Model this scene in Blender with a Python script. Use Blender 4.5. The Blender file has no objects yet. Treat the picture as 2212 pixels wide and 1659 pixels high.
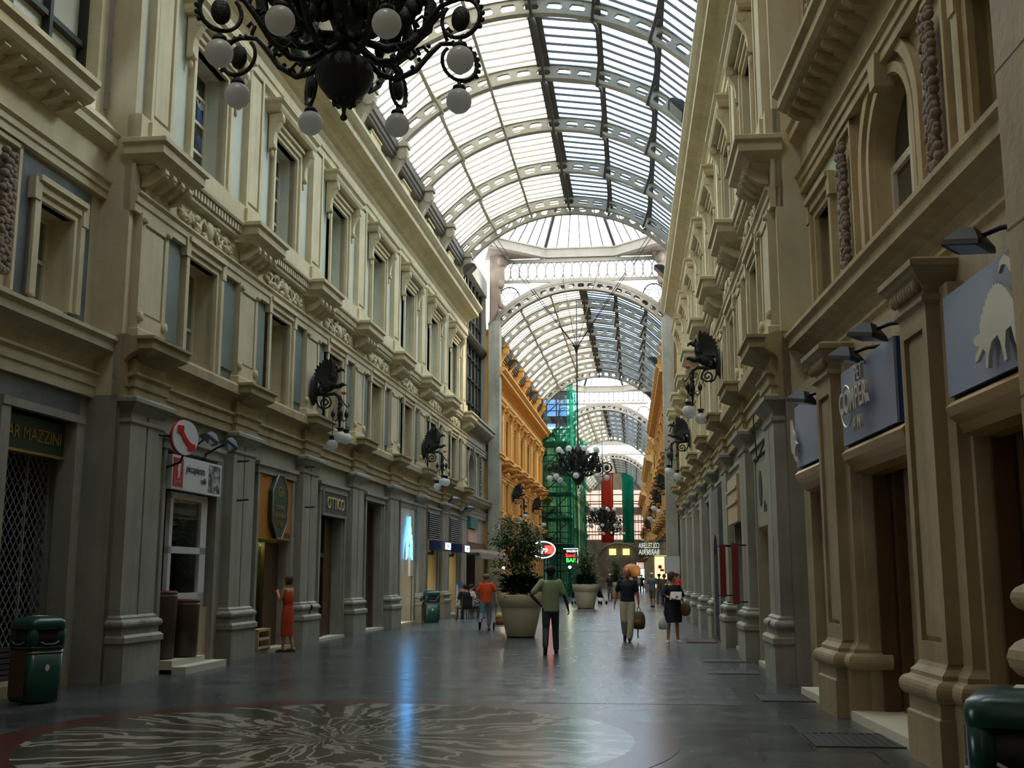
import bpy, bmesh, math, random
from mathutils import Matrix, Vector
random.seed(7)
PI = math.pi
SC = bpy.context.scene
COL = SC.collection
# ------------------------------------------------------------------ camera, world, sun, exposure
F_PX, VPX, VPY, CXP, CYP, EYE = 2400.0, 1365.0, 1242.0, 1106.0, 829.5, 1.64
PITCH = math.atan((VPY - CYP) / F_PX)
YAW = math.atan((VPX - CXP) / F_PX * math.cos(PITCH))
cam_d = bpy.data.cameras.new('camera')
cam_d.sensor_width = 36.0
cam_d.lens = F_PX / 2212.0 * 36.0
cam_d.clip_end = 600
cam = bpy.data.objects.new('camera', cam_d)
cam.location = (0, 0, EYE)
cam.rotation_euler = (PI / 2 + PITCH, 0, YAW)
COL.objects.link(cam)
SC.camera = cam

SKY = 4.2
SUN = 5.5
EXPOSURE = 0.85
ROOF_HOLE = 2.5  # radius of the opening in the added near roof, sized for the light
world = bpy.data.worlds.new('sky')
SC.world = world
world.use_nodes = True
wn, wl = world.node_tree.nodes, world.node_tree.links
wn.clear()
w_out = wn.new('ShaderNodeOutputWorld')
w_bg = wn.new('ShaderNodeBackground')
w_tc = wn.new('ShaderNodeTexCoord')
w_nz = wn.new('ShaderNodeTexNoise')
w_nz.inputs['Scale'].default_value = 2.2
w_nz.inputs['Detail'].default_value = 4
w_rp = wn.new('ShaderNodeValToRGB')
w_rp.color_ramp.elements[0].position = 0.38
w_rp.color_ramp.elements[0].color = (0.62, 0.80, 1.0, 1)
w_rp.color_ramp.elements[1].position = 0.62
w_rp.color_ramp.elements[1].color = (1.0, 0.97, 0.90, 1)
wl.new(w_tc.outputs['Generated'], w_nz.inputs['Vector'])
wl.new(w_nz.outputs['Fac'], w_rp.inputs['Fac'])
wl.new(w_rp.outputs['Color'], w_bg.inputs['Color'])
w_bg.inputs['Strength'].default_value = SKY
wl.new(w_bg.outputs['Background'], w_out.inputs['Surface'])

sun_d = bpy.data.lights.new('sun', 'SUN')
sun_d.energy = SUN
sun_d.angle = math.radians(16)
sun_d.color = (1.0, 0.92, 0.74)
sun = bpy.data.objects.new('sun', sun_d)
# light travels towards -x (on to the left facade), a little towards the camera, and down
sun.rotation_euler = Vector((-0.80, -0.42, -0.66)).to_track_quat('-Z', 'Y').to_euler()
sun.location = (30, 60, 40)
COL.objects.link(sun)

SC.view_settings.view_transform = 'Standard'
SC.view_settings.look = 'None'
SC.view_settings.gamma = 1.0
SC.view_settings.use_curve_mapping = False
SC.view_settings.exposure = EXPOSURE
SC.cycles.max_bounces = 8
SC.cycles.diffuse_bounces = 5
SC.cycles.glossy_bounces = 3
SC.cycles.transmission_bounces = 4
SC.cycles.transparent_max_bounces = 12
SC.cycles.caustics_reflective = False
SC.cycles.caustics_refractive = False
SC.cycles.sample_clamp_indirect = 6.0

# ------------------------------------------------------------------ pixel helper (for reading positions off the photograph)
_th, _ps = PITCH, YAW
_fw = Vector((-math.sin(_ps) * math.cos(_th), math.cos(_ps) * math.cos(_th), math.sin(_th)))
_rt = Vector((math.cos(_ps), math.sin(_ps), 0))
_up = _rt.cross(_fw)
EYEV = Vector((0, 0, EYE))


def ray(x, y):
    return _fw + _rt * ((x - CXP) / F_PX) - _up * ((y - CYP) / F_PX)


def at_y(x, y, Y):
    d = ray(x, y)
    return EYEV + d * (Y / d.y)


def at_floor(x, y, z=0.0):
    d = ray(x, y)
    return EYEV + d * ((z - EYE) / d.z)


# ------------------------------------------------------------------ mesh builder
class MB:
    def __init__(self):
        self.v, self.f, self.sm = [], [], []

    def add(self, vs, fs, smooth=False, M=None):
        n = len(self.v)
        if M is not None:
            vs = [M @ Vector(p) for p in vs]
        self.v += [tuple(p) for p in vs]
        self.f += [tuple(i + n for i in f) for f in fs]
        self.sm += [smooth] * len(fs)
        return self

    def box(self, x0, x1, y0, y1, z0, z1, M=None):
        vs = [(x0, y0, z0), (x1, y0, z0), (x1, y1, z0), (x0, y1, z0), (x0, y0, z1), (x1, y0, z1), (x1, y1, z1), (x0, y1, z1)]
        return self.add(vs, [(0, 3, 2, 1), (4, 5, 6, 7), (0, 1, 5, 4), (1, 2, 6, 5), (2, 3, 7, 6), (3, 0, 4, 7)], False, M)

    def prism(self, poly, d, axis='x', a=0.0, b=1.0, M=None, smooth=False):
        """poly: list of 2D points; extruded from a to b along the axis (x: poly is (y,z); y: (x,z); z: (x,y))"""
        def p3(p, t):
            return {'x': (t, p[0], p[1]), 'y': (p[0], t, p[1]), 'z': (p[0], p[1], t)}[axis]
        n = len(poly)
        vs = [p3(p, a) for p in poly] + [p3(p, b) for p in poly]
        fs = [tuple(range(n - 1, -1, -1)), tuple(range(n, 2 * n))]
        self.add(vs, fs, False, M)
        fs = [(i, (i + 1) % n, n + (i + 1) % n, n + i) for i in range(n)]
        k = len(self.v) - 2 * n
        self.f += [tuple(j + k for j in f) for f in fs]
        self.sm += [smooth] * n
        return self

    def mould(self, prof, hw, ybase, x0=0.0, back=-0.40, M=None):
        """classical moulding returned on both sides: prof is [(y,z)...] bottom to top; half width grows with y-ybase"""
        rows = []
        for y, z in prof:
            h = hw + (y - ybase)
            rows.append([(x0 - h, back, z), (x0 - h, y, z), (x0 + h, y, z), (x0 + h, back, z)])
        vs = [p for r in rows for p in r]
        fs = []
        for i in range(len(rows) - 1):
            a, b = 4 * i, 4 * (i + 1)
            for j in range(3):
                fs.append((a + j, a + j + 1, b + j + 1, b + j))
        fs.append((0, 3, 2, 1))
        e = 4 * (len(rows) - 1)
        fs.append((e, e + 1, e + 2, e + 3))
        return self.add(vs, fs, False, M)

    def run(self, prof, x0, x1, back=-0.40, M=None):
        """straight moulding along x"""
        poly = [(back, prof[0][1])] + list(prof) + [(back, prof[-1][1])]
        return self.prism(poly, 0, 'x', x0, x1, M)

    def lathe(self, prof, n=16, M=None, smooth=True, sx=1.0, sy=1.0):
        vs = []
        for r, z in prof:
            for i in range(n):
                a = 2 * PI * i / n
                vs.append((r * math.cos(a) * sx, r * math.sin(a) * sy, z))
        fs = []
        for k in range(len(prof) - 1):
            for i in range(n):
                j = (i + 1) % n
                fs.append((k * n + i, k * n + j, (k + 1) * n + j, (k + 1) * n + i))
        self.add(vs, fs, smooth, M)
        m = len(self.v) - len(vs)
        if prof[0][0] > 1e-4:
            self.f.append(tuple(m + i for i in range(n - 1, -1, -1)))
            self.sm.append(False)
        if prof[-1][0] > 1e-4:
            self.f.append(tuple(m + (len(prof) - 1) * n + i for i in range(n)))
            self.sm.append(False)
        return self

    def sphere(self, c, r, n=12, m=8, s=(1, 1, 1), M=None):
        prof = [(max(math.sin(PI * k / m) * r, 1e-5), -math.cos(PI * k / m) * r) for k in range(m + 1)]
        T = Matrix.Translation(Vector(c)) @ Matrix.Diagonal((s[0], s[1], s[2], 1))
        if M is not None:
            T = M @ T
        return self.lathe(prof, n, T)

    def tube(self, pts, rad, n=6, M=None, closed=False):
        pts = [Vector(p) for p in pts]
        rr = rad if isinstance(rad, (list, tuple)) else [rad] * len(pts)
        vs, fs = [], []
        prev = None
        N = len(pts)
        for i, p in enumerate(pts):
            if closed:
                t = pts[(i + 1) % N] - pts[i - 1]
            else:
                t = pts[min(i + 1, N - 1)] - pts[max(i - 1, 0)]
            if t.length < 1e-9:
                t = Vector((0, 0, 1))
            t.normalize()
            if prev is None:
                u = t.orthogonal().normalized()
            else:
                u = prev - t * prev.dot(t)
                u = u.normalized() if u.length > 1e-6 else t.orthogonal().normalized()
            prev = u
            w = t.cross(u)
            for k in range(n):
                a = 2 * PI * k / n
                vs.append(p + (u * math.cos(a) + w * math.sin(a)) * rr[i])
        for i in range(N if closed else N - 1):
            j = (i + 1) % N
            for k in range(n):
                l = (k + 1) % n
                fs.append((i * n + k, i * n + l, j * n + l, j * n + k))
        self.add(vs, fs, True, M)
        if not closed:
            m = len(self.v) - len(vs)
            self.f += [tuple(m + k for k in range(n - 1, -1, -1)), tuple(m + (N - 1) * n + k for k in range(n))]
            self.sm += [False, False]
        return self

    def bar(self, p, q, w, h, M=None):
        """rectangular bar from p to q, w across, h in the vertical sense"""
        p, q = Vector(p), Vector(q)
        t = (q - p).normalized()
        s = t.cross(Vector((0, 0, 1)))
        s = s.normalized() if s.length > 1e-4 else Vector((1, 0, 0))
        u = s.cross(t)
        c = [s * (w / 2) + u * (h / 2), s * (-w / 2) + u * (h / 2), s * (-w / 2) - u * (h / 2), s * (w / 2) - u * (h / 2)]
        vs = [p + k for k in c] + [q + k for k in c]
        return self.add(vs, [(0, 1, 2, 3), (7, 6, 5, 4), (0, 4, 5, 1), (1, 5, 6, 2), (2, 6, 7, 3), (3, 7, 4, 0)], False, M)

    def rings(self, rings, smooth=True, caps=True, M=None):
        n = len(rings[0])
        vs = [p for r in rings for p in r]
        fs = []
        for k in range(len(rings) - 1):
            for i in range(n):
                j = (i + 1) % n
                fs.append((k * n + i, k * n + j, (k + 1) * n + j, (k + 1) * n + i))
        self.add(vs, fs, smooth, M)
        if caps:
            m = len(self.v) - len(vs)
            self.f += [tuple(m + k for k in range(n - 1, -1, -1)), tuple(m + (len(rings) - 1) * n + k for k in range(n))]
            self.sm += [False, False]
        return self

    def mesh(self, name, mat):
        me = bpy.data.meshes.new(name)
        me.from_pydata(self.v, [], self.f)
        bm = bmesh.new()
        bm.from_mesh(me)
        bmesh.ops.recalc_face_normals(bm, faces=bm.faces[:])
        for f, s in zip(bm.faces, self.sm):
            f.smooth = s
        bm.to_mesh(me)
        bm.free()
        if mat is not None:
            me.materials.append(mat)
        return me


WM = {}          # world matrices by object name (before any depsgraph update)


def put(name, me, M=None, parent=None):
    o = bpy.data.objects.new(name, me)
    COL.objects.link(o)
    M = M if M is not None else Matrix.Identity(4)
    WM[o.name] = M
    if parent is not None:
        o.parent = parent
        o.matrix_basis = WM[parent.name].inverted() @ M
    else:
        o.matrix_basis = M
    return o


def obj(name, mb, mat, parent=None, M=None):
    return put(name, mb.mesh(name, mat), M, parent)


def tag(o, label=None, cat=None, group=None, kind=None):
    if label:
        o['label'] = label
    if cat:
        o['category'] = cat
    if group:
        o['group'] = group
    if kind:
        o['kind'] = kind
    return o


def thing(name, label, cat, M=None, group=None, kind=None):
    if M is None:
        M = Matrix.Identity(4)
    elif not isinstance(M, Matrix):
        M = Matrix.Translation(Vector(M))
    o = put(name, None, M)
    return tag(o, label, cat, group, kind)


def struct(name, label, cat, M=None):
    return thing(name, label, cat, M, None, 'structure')


def copy_tree(o, M, label=None, parent=None):
    """a copy of a thing at world matrix M with copies of its parts and sub-parts"""
    c = o.copy()
    COL.objects.link(c)
    WM[c.name] = M
    c.parent = parent
    c.matrix_basis = (WM[parent.name].inverted() @ M) if parent else M
    if label:
        c['label'] = label
    base = WM[o.name].inverted()
    for ch in list(o.children):
        copy_tree(ch, M @ base @ WM[ch.name], None, c)
    return c


T = lambda x, y, z: Matrix.Translation(Vector((x, y, z)))
RZ = lambda a: Matrix.Rotation(a, 4, 'Z')
RX = lambda a: Matrix.Rotation(a, 4, 'X')
RY = lambda a: Matrix.Rotation(a, 4, 'Y')
SX = lambda x, y, z: Matrix.Diagonal((x, y, z, 1))


# ------------------------------------------------------------------ walls: local x along the wall, y towards the gallery, z up
class Wall:
    def __init__(s, x0, y0, deg, side):
        a = math.radians(deg)
        s.o, s.t, s.n = Vector((x0, y0, 0)), Vector((math.sin(a), math.cos(a), 0)), Vector((math.cos(a), -math.sin(a), 0))
        s.side = side
        if side == 'left':
            s.ax, s.ay, s.sg = -s.t, s.n, -1
        else:
            s.ax, s.ay, s.sg = s.t, -s.n, 1

    def P(s, t, off=0.0, z=0.0):
        return s.o + s.t * t + s.ay * off + Vector((0, 0, z))

    def M(s, t, off=0.0, z=0.0):
        p = s.P(t, off, z)
        m = Matrix(((s.ax.x, s.ay.x, 0, p.x), (s.ax.y, s.ay.y, 0, p.y), (0, 0, 1, p.z), (0, 0, 0, 1)))
        return m

    def pick(s, x, y, off=0.0):
        d = ray(x, y)
        q = s.o + s.ay * off
        k = (q - EYEV).dot(s.ay) / d.dot(s.ay)
        p = EYEV + d * k
        return (p - s.o).dot(s.t), p.z


WL = Wall(-7.75, 18, 1.15, 'left')
WR = Wall(2.15, 17, -0.25, 'right')
WNR = Wall(2.31, 14.4, -3.2, 'right')
# ------------------------------------------------------------------ materials
def new_mat(name):
    m = bpy.data.materials.new(name)
    m.use_nodes = True
    nt = m.node_tree
    b = nt.nodes['Principled BSDF']
    return m, nt, b


def plain(name, col, rough=0.7, metal=0.0, emit=None, es=1.0, spec=0.5):
    m, nt, b = new_mat(name)
    b.inputs['Base Color'].default_value = (*col, 1)
    b.inputs['Roughness'].default_value = rough
    b.inputs['Metallic'].default_value = metal
    b.inputs['Specular IOR Level'].default_value = spec
    if emit:
        b.inputs['Emission Color'].default_value = (*emit, 1)
        b.inputs['Emission Strength'].default_value = es
    return m


def stone(name, col, dark, scale=1.3, amount=0.6, rough=0.8, bump=0.15, streak=True, fine=18.0, spec=0.3):
    """weathered stone or stucco: blotches, vertical run-off streaks and grain"""
    m, nt, b = new_mat(name)
    N, L = nt.nodes, nt.links
    tc = N.new('ShaderNodeTexCoord')
    geo = N.new('ShaderNodeNewGeometry')
    n1 = N.new('ShaderNodeTexNoise')
    n1.inputs['Scale'].default_value = scale
    n1.inputs['Detail'].default_value = 6
    n1.inputs['Roughness'].default_value = 0.62
    L.new(geo.outputs['Position'], n1.inputs['Vector'])
    mp = N.new('ShaderNodeMapping')
    mp.inputs['Scale'].default_value = (3.2, 3.2, 0.25)
    L.new(geo.outputs['Position'], mp.inputs['Vector'])
    n2 = N.new('ShaderNodeTexNoise')
    n2.inputs['Scale'].default_value = 1.6
    n2.inputs['Detail'].default_value = 4
    L.new(mp.outputs['Vector'], n2.inputs['Vector'])
    ad = N.new('ShaderNodeMath')
    ad.operation = 'MULTIPLY_ADD'
    ad.inputs[1].default_value = 0.55 if streak else 0.0
    L.new(n2.outputs['Fac'], ad.inputs[0])
    L.new(n1.outputs['Fac'], ad.inputs[2])
    rp = N.new('ShaderNodeMapRange')
    lo = 0.62 if streak else 0.38
    rp.inputs['From Min'].default_value = lo
    rp.inputs['From Max'].default_value = lo + 0.42
    rp.inputs['To Min'].default_value = 0.0
    rp.inputs['To Max'].default_value = amount
    L.new(ad.outputs[0], rp.inputs['Value'])
    mx = N.new('ShaderNodeMix')
    mx.data_type = 'RGBA'
    mx.inputs['A'].default_value = (*col, 1)
    mx.inputs['B'].default_value = (*dark, 1)
    L.new(rp.outputs['Result'], mx.inputs['Factor'])
    L.new(mx.outputs['Result'], b.inputs['Base Color'])
    b.inputs['Roughness'].default_value = rough
    b.inputs['Specular IOR Level'].default_value = spec
    if bump:
        n3 = N.new('ShaderNodeTexNoise')
        n3.inputs['Scale'].default_value = fine
        n3.inputs['Detail'].default_value = 4
        L.new(geo.outputs['Position'], n3.inputs['Vector'])
        bp = N.new('ShaderNodeBump')
        bp.inputs['Strength'].default_value = bump
        bp.inputs['Distance'].default_value = 0.03
        L.new(n3.outputs['Fac'], bp.inputs['Height'])
        L.new(bp.outputs['Normal'], b.inputs['Normal'])
    return m


M = {}
M['cream'] = stone('cream stucco', (0.62, 0.54, 0.36), (0.36, 0.29, 0.17), amount=0.55)
M['creamlow'] = stone('ochre weathered stucco', (0.42, 0.34, 0.19), (0.24, 0.17, 0.075), amount=0.7)
M['blue'] = stone('blue grey stucco panel', (0.42, 0.46, 0.40), (0.30, 0.33, 0.29), amount=0.6, streak=False)
M['paleblue'] = stone('pale blue grey stucco', (0.56, 0.58, 0.48), (0.40, 0.42, 0.34), amount=0.5)
M['slatepanel'] = stone('slate green panel', (0.17, 0.20, 0.175), (0.11, 0.13, 0.11), amount=0.6, streak=False, rough=0.6)
M['stone'] = stone('grey marble', (0.34, 0.33, 0.27), (0.16, 0.14, 0.10), amount=0.65, rough=0.55, scale=1.0)
M['stonewarm'] = stone('warm stone', (0.36, 0.28, 0.17), (0.17, 0.12, 0.06), amount=0.7, rough=0.6)
M['stonewarmup'] = stone('warm plaster', (0.50, 0.40, 0.23), (0.28, 0.20, 0.10), amount=0.7)
M['bluemarble'] = stone('blue grey marble', (0.10, 0.115, 0.125), (0.22, 0.23, 0.23), amount=0.8, rough=0.4, streak=False, scale=2.0)
M['white'] = stone('white marble sill', (0.60, 0.56, 0.44), (0.35, 0.32, 0.24), amount=0.4)
M['orange'] = stone('orange stucco', (0.72, 0.36, 0.075), (0.45, 0.20, 0.04), amount=0.5)
M['orangetrim'] = stone('orange stucco trim', (0.76, 0.42, 0.12), (0.50, 0.24, 0.06), amount=0.5)
M['ochre'] = stone('ochre stucco', (0.62, 0.38, 0.14), (0.36, 0.20, 0.07), amount=0.6)
M['brownstone'] = stone('brown carved stone', (0.26, 0.20, 0.15), (0.12, 0.09, 0.07), amount=0.7)
M['iron'] = plain('dark wrought iron', (0.018, 0.018, 0.016), 0.55, 0.2)
M['bronze'] = stone('dark bronze', (0.022, 0.024, 0.020), (0.012, 0.012, 0.010), amount=0.6, rough=0.5, bump=0.5, fine=40)
M['roofiron'] = stone('painted roof iron', (0.30, 0.27, 0.21), (0.15, 0.12, 0.09), amount=0.6, rough=0.6, bump=0.0)
M['roofdark'] = plain('dark roof iron', (0.055, 0.050, 0.042), 0.6)
M['beam'] = stone('grey painted beam', (0.36, 0.32, 0.26), (0.24, 0.20, 0.15), amount=0.5, rough=0.6, bump=0.0)
M['frame'] = stone('cream painted wood', (0.62, 0.56, 0.42), (0.45, 0.38, 0.26), amount=0.4, rough=0.5, bump=0)
M['whiteframe'] = plain('white painted frame', (0.62, 0.60, 0.55), 0.4)
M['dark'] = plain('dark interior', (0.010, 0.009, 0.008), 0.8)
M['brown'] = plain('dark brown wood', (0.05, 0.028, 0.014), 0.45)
M['wood'] = stone('warm brown wood', (0.10, 0.055, 0.025), (0.05, 0.026, 0.012), amount=0.6, rough=0.4, streak=True)
M['gold'] = plain('gilded moulding', (0.42, 0.26, 0.09), 0.35, 0.5)
M['greenbin'] = plain('dark green plastic', (0.008, 0.055, 0.042), 0.28)
M['black'] = plain('black plastic', (0.008, 0.008, 0.008), 0.5)
M['signblue'] = plain('brushed blue grey sign sheet', (0.26, 0.30, 0.42), 0.42, 0.15)
M['signblueedge'] = plain('deep blue sign edge', (0.02, 0.06, 0.22), 0.5)
M['steel'] = plain('brushed steel letters', (0.62, 0.60, 0.55), 0.35, 0.6)
M['yellowwall'] = plain('yellow lit shop backdrop', (0.62, 0.46, 0.05), 0.7)
M['pot'] = stone('cream planter', (0.62, 0.53, 0.37), (0.48, 0.40, 0.27), amount=0.5, rough=0.6, bump=0.03, streak=False)
M['soil'] = plain('soil', (0.03, 0.02, 0.012), 0.9)
M['red'] = plain('red paint', (0.55, 0.012, 0.012), 0.5)
M['white_s'] = plain('white sign face', (0.70, 0.71, 0.72), 0.5)
M['signgreen'] = plain('dark green sign face', (0.010, 0.045, 0.022), 0.45)
M['signgold'] = plain('gold lettering', (0.38, 0.22, 0.03), 0.5)
M['orangepanel'] = plain('orange painted panel', (0.42, 0.16, 0.018), 0.6)
M['netting'] = None
M['darkgrey'] = plain('dark grey paint', (0.05, 0.05, 0.05), 0.5)
M['grey'] = plain('grey paint', (0.22, 0.22, 0.21), 0.5)
M['rust'] = plain('rust brown mat', (0.09, 0.04, 0.02), 0.8)
M['maroon'] = plain('maroon banner', (0.20, 0.018, 0.014), 0.7)
M['tan'] = plain('tan panel', (0.50, 0.38, 0.22), 0.6)
M['glow_warm'] = plain('warm lamp glow', (1, 0.7, 0.3), 0.5, 0, (1.0, 0.62, 0.20), 6.0)
M['glow_lamp'] = plain('bright lamp bulb', (1, 0.9, 0.7), 0.5, 0, (1.0, 0.88, 0.62), 30.0)
M['glow_spot'] = plain('warm spot bulb', (1, .8, .4), 0.5, 0, (1.0, 0.72, 0.28), 90.0)
M['neon_blue'] = plain('blue neon', (0.2, 0.6, 1), 0.5, 0, (0.06, 0.42, 1.0), 5.0)
M['neon_white'] = plain('white neon', (1, 1, 1), 0.5, 0, (0.80, 1.0, 0.95), 2.2)
M['neon_red'] = plain('red neon', (1, 0.05, 0.03), 0.5, 0, (1.0, 0.02, 0.015), 4.0)
M['neon_green'] = plain('green neon', (0.05, 1, 0.1), 0.5, 0, (0.03, 1.0, 0.06), 3.0)
M['dimletters'] = plain('pale tube letters', (0.55, 0.62, 0.58), 0.4, 0, (0.70, 0.90, 0.82), 0.45)


def glass_mat(name, tint, see, diffuse=(0.8, 0.8, 0.8), gloss=0.08, rough=0.1):
    """dusty glazing: mostly see-through, the rest scatters"""
    m = bpy.data.materials.new(name)
    m.use_nodes = True
    N, L = m.node_tree.nodes, m.node_tree.links
    N.clear()
    out = N.new('ShaderNodeOutputMaterial')
    tr = N.new('ShaderNodeBsdfTransparent')
    tr.inputs['Color'].default_value = (*tint, 1)
    tl = N.new('ShaderNodeBsdfTranslucent')
    tl.inputs['Color'].default_value = (*diffuse, 1)
    gl = N.new('ShaderNodeBsdfGlossy')
    gl.inputs['Roughness'].default_value = rough
    nz = N.new('ShaderNodeTexNoise')
    nz.inputs['Scale'].default_value = 0.9
    nz.inputs['Detail'].default_value = 5
    geo = N.new('ShaderNodeNewGeometry')
    L.new(geo.outputs['Position'], nz.inputs['Vector'])
    mr = N.new('ShaderNodeMapRange')
    mr.inputs['From Min'].default_value = 0.35
    mr.inputs['From Max'].default_value = 0.7
    mr.inputs['To Min'].default_value = max(0.0, 1 - see - 0.12)
    mr.inputs['To Max'].default_value = min(1.0, 1 - see + 0.12)
    L.new(nz.outputs['Fac'], mr.inputs['Value'])
    m1 = N.new('ShaderNodeMixShader')
    L.new(mr.outputs['Result'], m1.inputs['Fac'])
    L.new(tr.outputs[0], m1.inputs[1])
    L.new(tl.outputs[0], m1.inputs[2])
    m2 = N.new('ShaderNodeMixShader')
    m2.inputs['Fac'].default_value = gloss
    L.new(m1.outputs[0], m2.inputs[1])
    L.new(gl.outputs[0], m2.inputs[2])
    L.new(m2.outputs[0], out.inputs['Surface'])
    return m


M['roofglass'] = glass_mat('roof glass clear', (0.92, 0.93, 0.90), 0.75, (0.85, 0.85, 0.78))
M['roofglassblue'] = glass_mat('roof glass dirt and reflection', (0.66, 0.74, 0.82), 0.60, (0.40, 0.46, 0.52))  # bluer and dimmer: grazing reflection put into the tint, along with dirt
M['domeglass'] = glass_mat('dome glass', (0.9, 0.93, 0.95), 0.75, (0.8, 0.85, 0.88))
M['endglass'] = glass_mat('end screen glass', (0.42, 0.34, 0.30), 0.55, (0.65, 0.5, 0.42))
M['netting'] = glass_mat('green scaffold netting', (0.22, 0.62, 0.46), 0.62, (0.05, 0.36, 0.25), 0.0)
M['blueplastic'] = glass_mat('blue plastic sheet', (0.10, 0.20, 0.34), 0.4, (0.05, 0.12, 0.22), 0.1)
M['shopglass'] = glass_mat('shop window glass', (0.85, 0.88, 0.86), 0.95, (0.3, 0.3, 0.3), 0.12, 0.03)
M['flagred'] = glass_mat('red flag cloth', (0.5, 0.02, 0.01), 0.10, (0.20, 0.02, 0.012), 0.0)
M['flaggreen'] = glass_mat('green flag cloth', (0.01, 0.30, 0.16), 0.10, (0.008, 0.11, 0.065), 0.0)
M['flagwhite'] = glass_mat('pale flag cloth', (0.6, 0.45, 0.3), 0.10, (0.24, 0.19, 0.13), 0.0)


def pane_mat(name, col, rough=0.08):
    m, nt, b = new_mat(name)
    N, L = nt.nodes, nt.links
    geo = N.new('ShaderNodeNewGeometry')
    nz = N.new('ShaderNodeTexNoise')
    nz.inputs['Scale'].default_value = 0.8
    nz.inputs['Detail'].default_value = 3
    L.new(geo.outputs['Position'], nz.inputs['Vector'])
    mx = N.new('ShaderNodeMix')
    mx.data_type = 'RGBA'
    mx.inputs['A'].default_value = (*[c * 0.5 for c in col], 1)
    mx.inputs['B'].default_value = (*[min(1, c * 1.5) for c in col], 1)
    L.new(nz.outputs['Fac'], mx.inputs['Factor'])
    L.new(mx.outputs['Result'], b.inputs['Base Color'])
    b.inputs['Roughness'].default_value = rough
    b.inputs['Specular IOR Level'].default_value = 0.6
    return m


M['pane'] = pane_mat('window pane over dark room', (0.05, 0.052, 0.042))
M['panegreen'] = pane_mat('window pane with green curtain', (0.16, 0.18, 0.12))
M['paneblind'] = pane_mat('window pane with drawn blind', (0.50, 0.50, 0.38), 0.3)
M['panestain'] = None


def stained():
    m, nt, b = new_mat('window pane with blue stickers')
    N, L = nt.nodes, nt.links
    geo = N.new('ShaderNodeNewGeometry')
    vo = N.new('ShaderNodeTexVoronoi')
    vo.inputs['Scale'].default_value = 2.6
    L.new(geo.outputs['Position'], vo.inputs['Vector'])
    rp = N.new('ShaderNodeValToRGB')
    cr = rp.color_ramp
    cr.interpolation = 'CONSTANT'
    cr.elements[0].color = (0.03, 0.03, 0.022, 1)
    cr.elements[1].position = 0.62
    cr.elements[1].color = (0.05, 0.10, 0.32, 1)
    e = cr.elements.new(0.78)
    e.color = (0.38, 0.44, 0.46, 1)
    e = cr.elements.new(0.84)
    e.color = (0.02, 0.03, 0.05, 1)
    L.new(vo.outputs['Color'], rp.inputs['Fac'])
    L.new(rp.outputs['Color'], b.inputs['Base Color'])
    b.inputs['Roughness'].default_value = 0.1
    return m


M['panestain'] = stained()
M['globe'] = plain('frosted glass globe', (0.80, 0.80, 0.78), 0.35)
_g = M['globe'].node_tree.nodes['Principled BSDF']
_g.inputs['Subsurface Weight'].default_value = 0.0


def globe_mat():
    m = bpy.data.materials.new('frosted white globe')
    m.use_nodes = True
    N, L = m.node_tree.nodes, m.node_tree.links
    N.clear()
    out = N.new('ShaderNodeOutputMaterial')
    d = N.new('ShaderNodeBsdfDiffuse')
    d.inputs['Color'].default_value = (0.82, 0.82, 0.80, 1)
    t = N.new('ShaderNodeBsdfTranslucent')
    t.inputs['Color'].default_value = (0.86, 0.86, 0.84, 1)
    g = N.new('ShaderNodeBsdfGlossy')
    g.inputs['Roughness'].default_value = 0.25
    a = N.new('ShaderNodeMixShader')
    a.inputs['Fac'].default_value = 0.55
    L.new(d.outputs[0], a.inputs[1])
    L.new(t.outputs[0], a.inputs[2])
    b = N.new('ShaderNodeMixShader')
    b.inputs['Fac'].default_value = 0.05
    L.new(a.outputs[0], b.inputs[1])
    L.new(g.outputs[0], b.inputs[2])
    L.new(b.outputs[0], out.inputs['Surface'])
    return m


M['globe'] = globe_mat()


def leaf_mat(name, a, b2):
    m, nt, b = new_mat(name)
    N, L = nt.nodes, nt.links
    geo = N.new('ShaderNodeNewGeometry')
    mx = N.new('ShaderNodeMix')
    mx.data_type = 'RGBA'
    mx.inputs['A'].default_value = (*a, 1)
    mx.inputs['B'].default_value = (*b2, 1)
    L.new(geo.outputs['Random Per Island'], mx.inputs['Factor'])
    L.new(mx.outputs['Result'], b.inputs['Base Color'])
    b.inputs['Roughness'].default_value = 0.4
    return m


M['leaf'] = leaf_mat('shrub leaf', (0.035, 0.075, 0.022), (0.13, 0.19, 0.055))
M['leafdark'] = leaf_mat('broad dark leaf', (0.012, 0.035, 0.014), (0.06, 0.11, 0.03))
M['bark'] = plain('bark', (0.09, 0.06, 0.035), 0.9)


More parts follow.
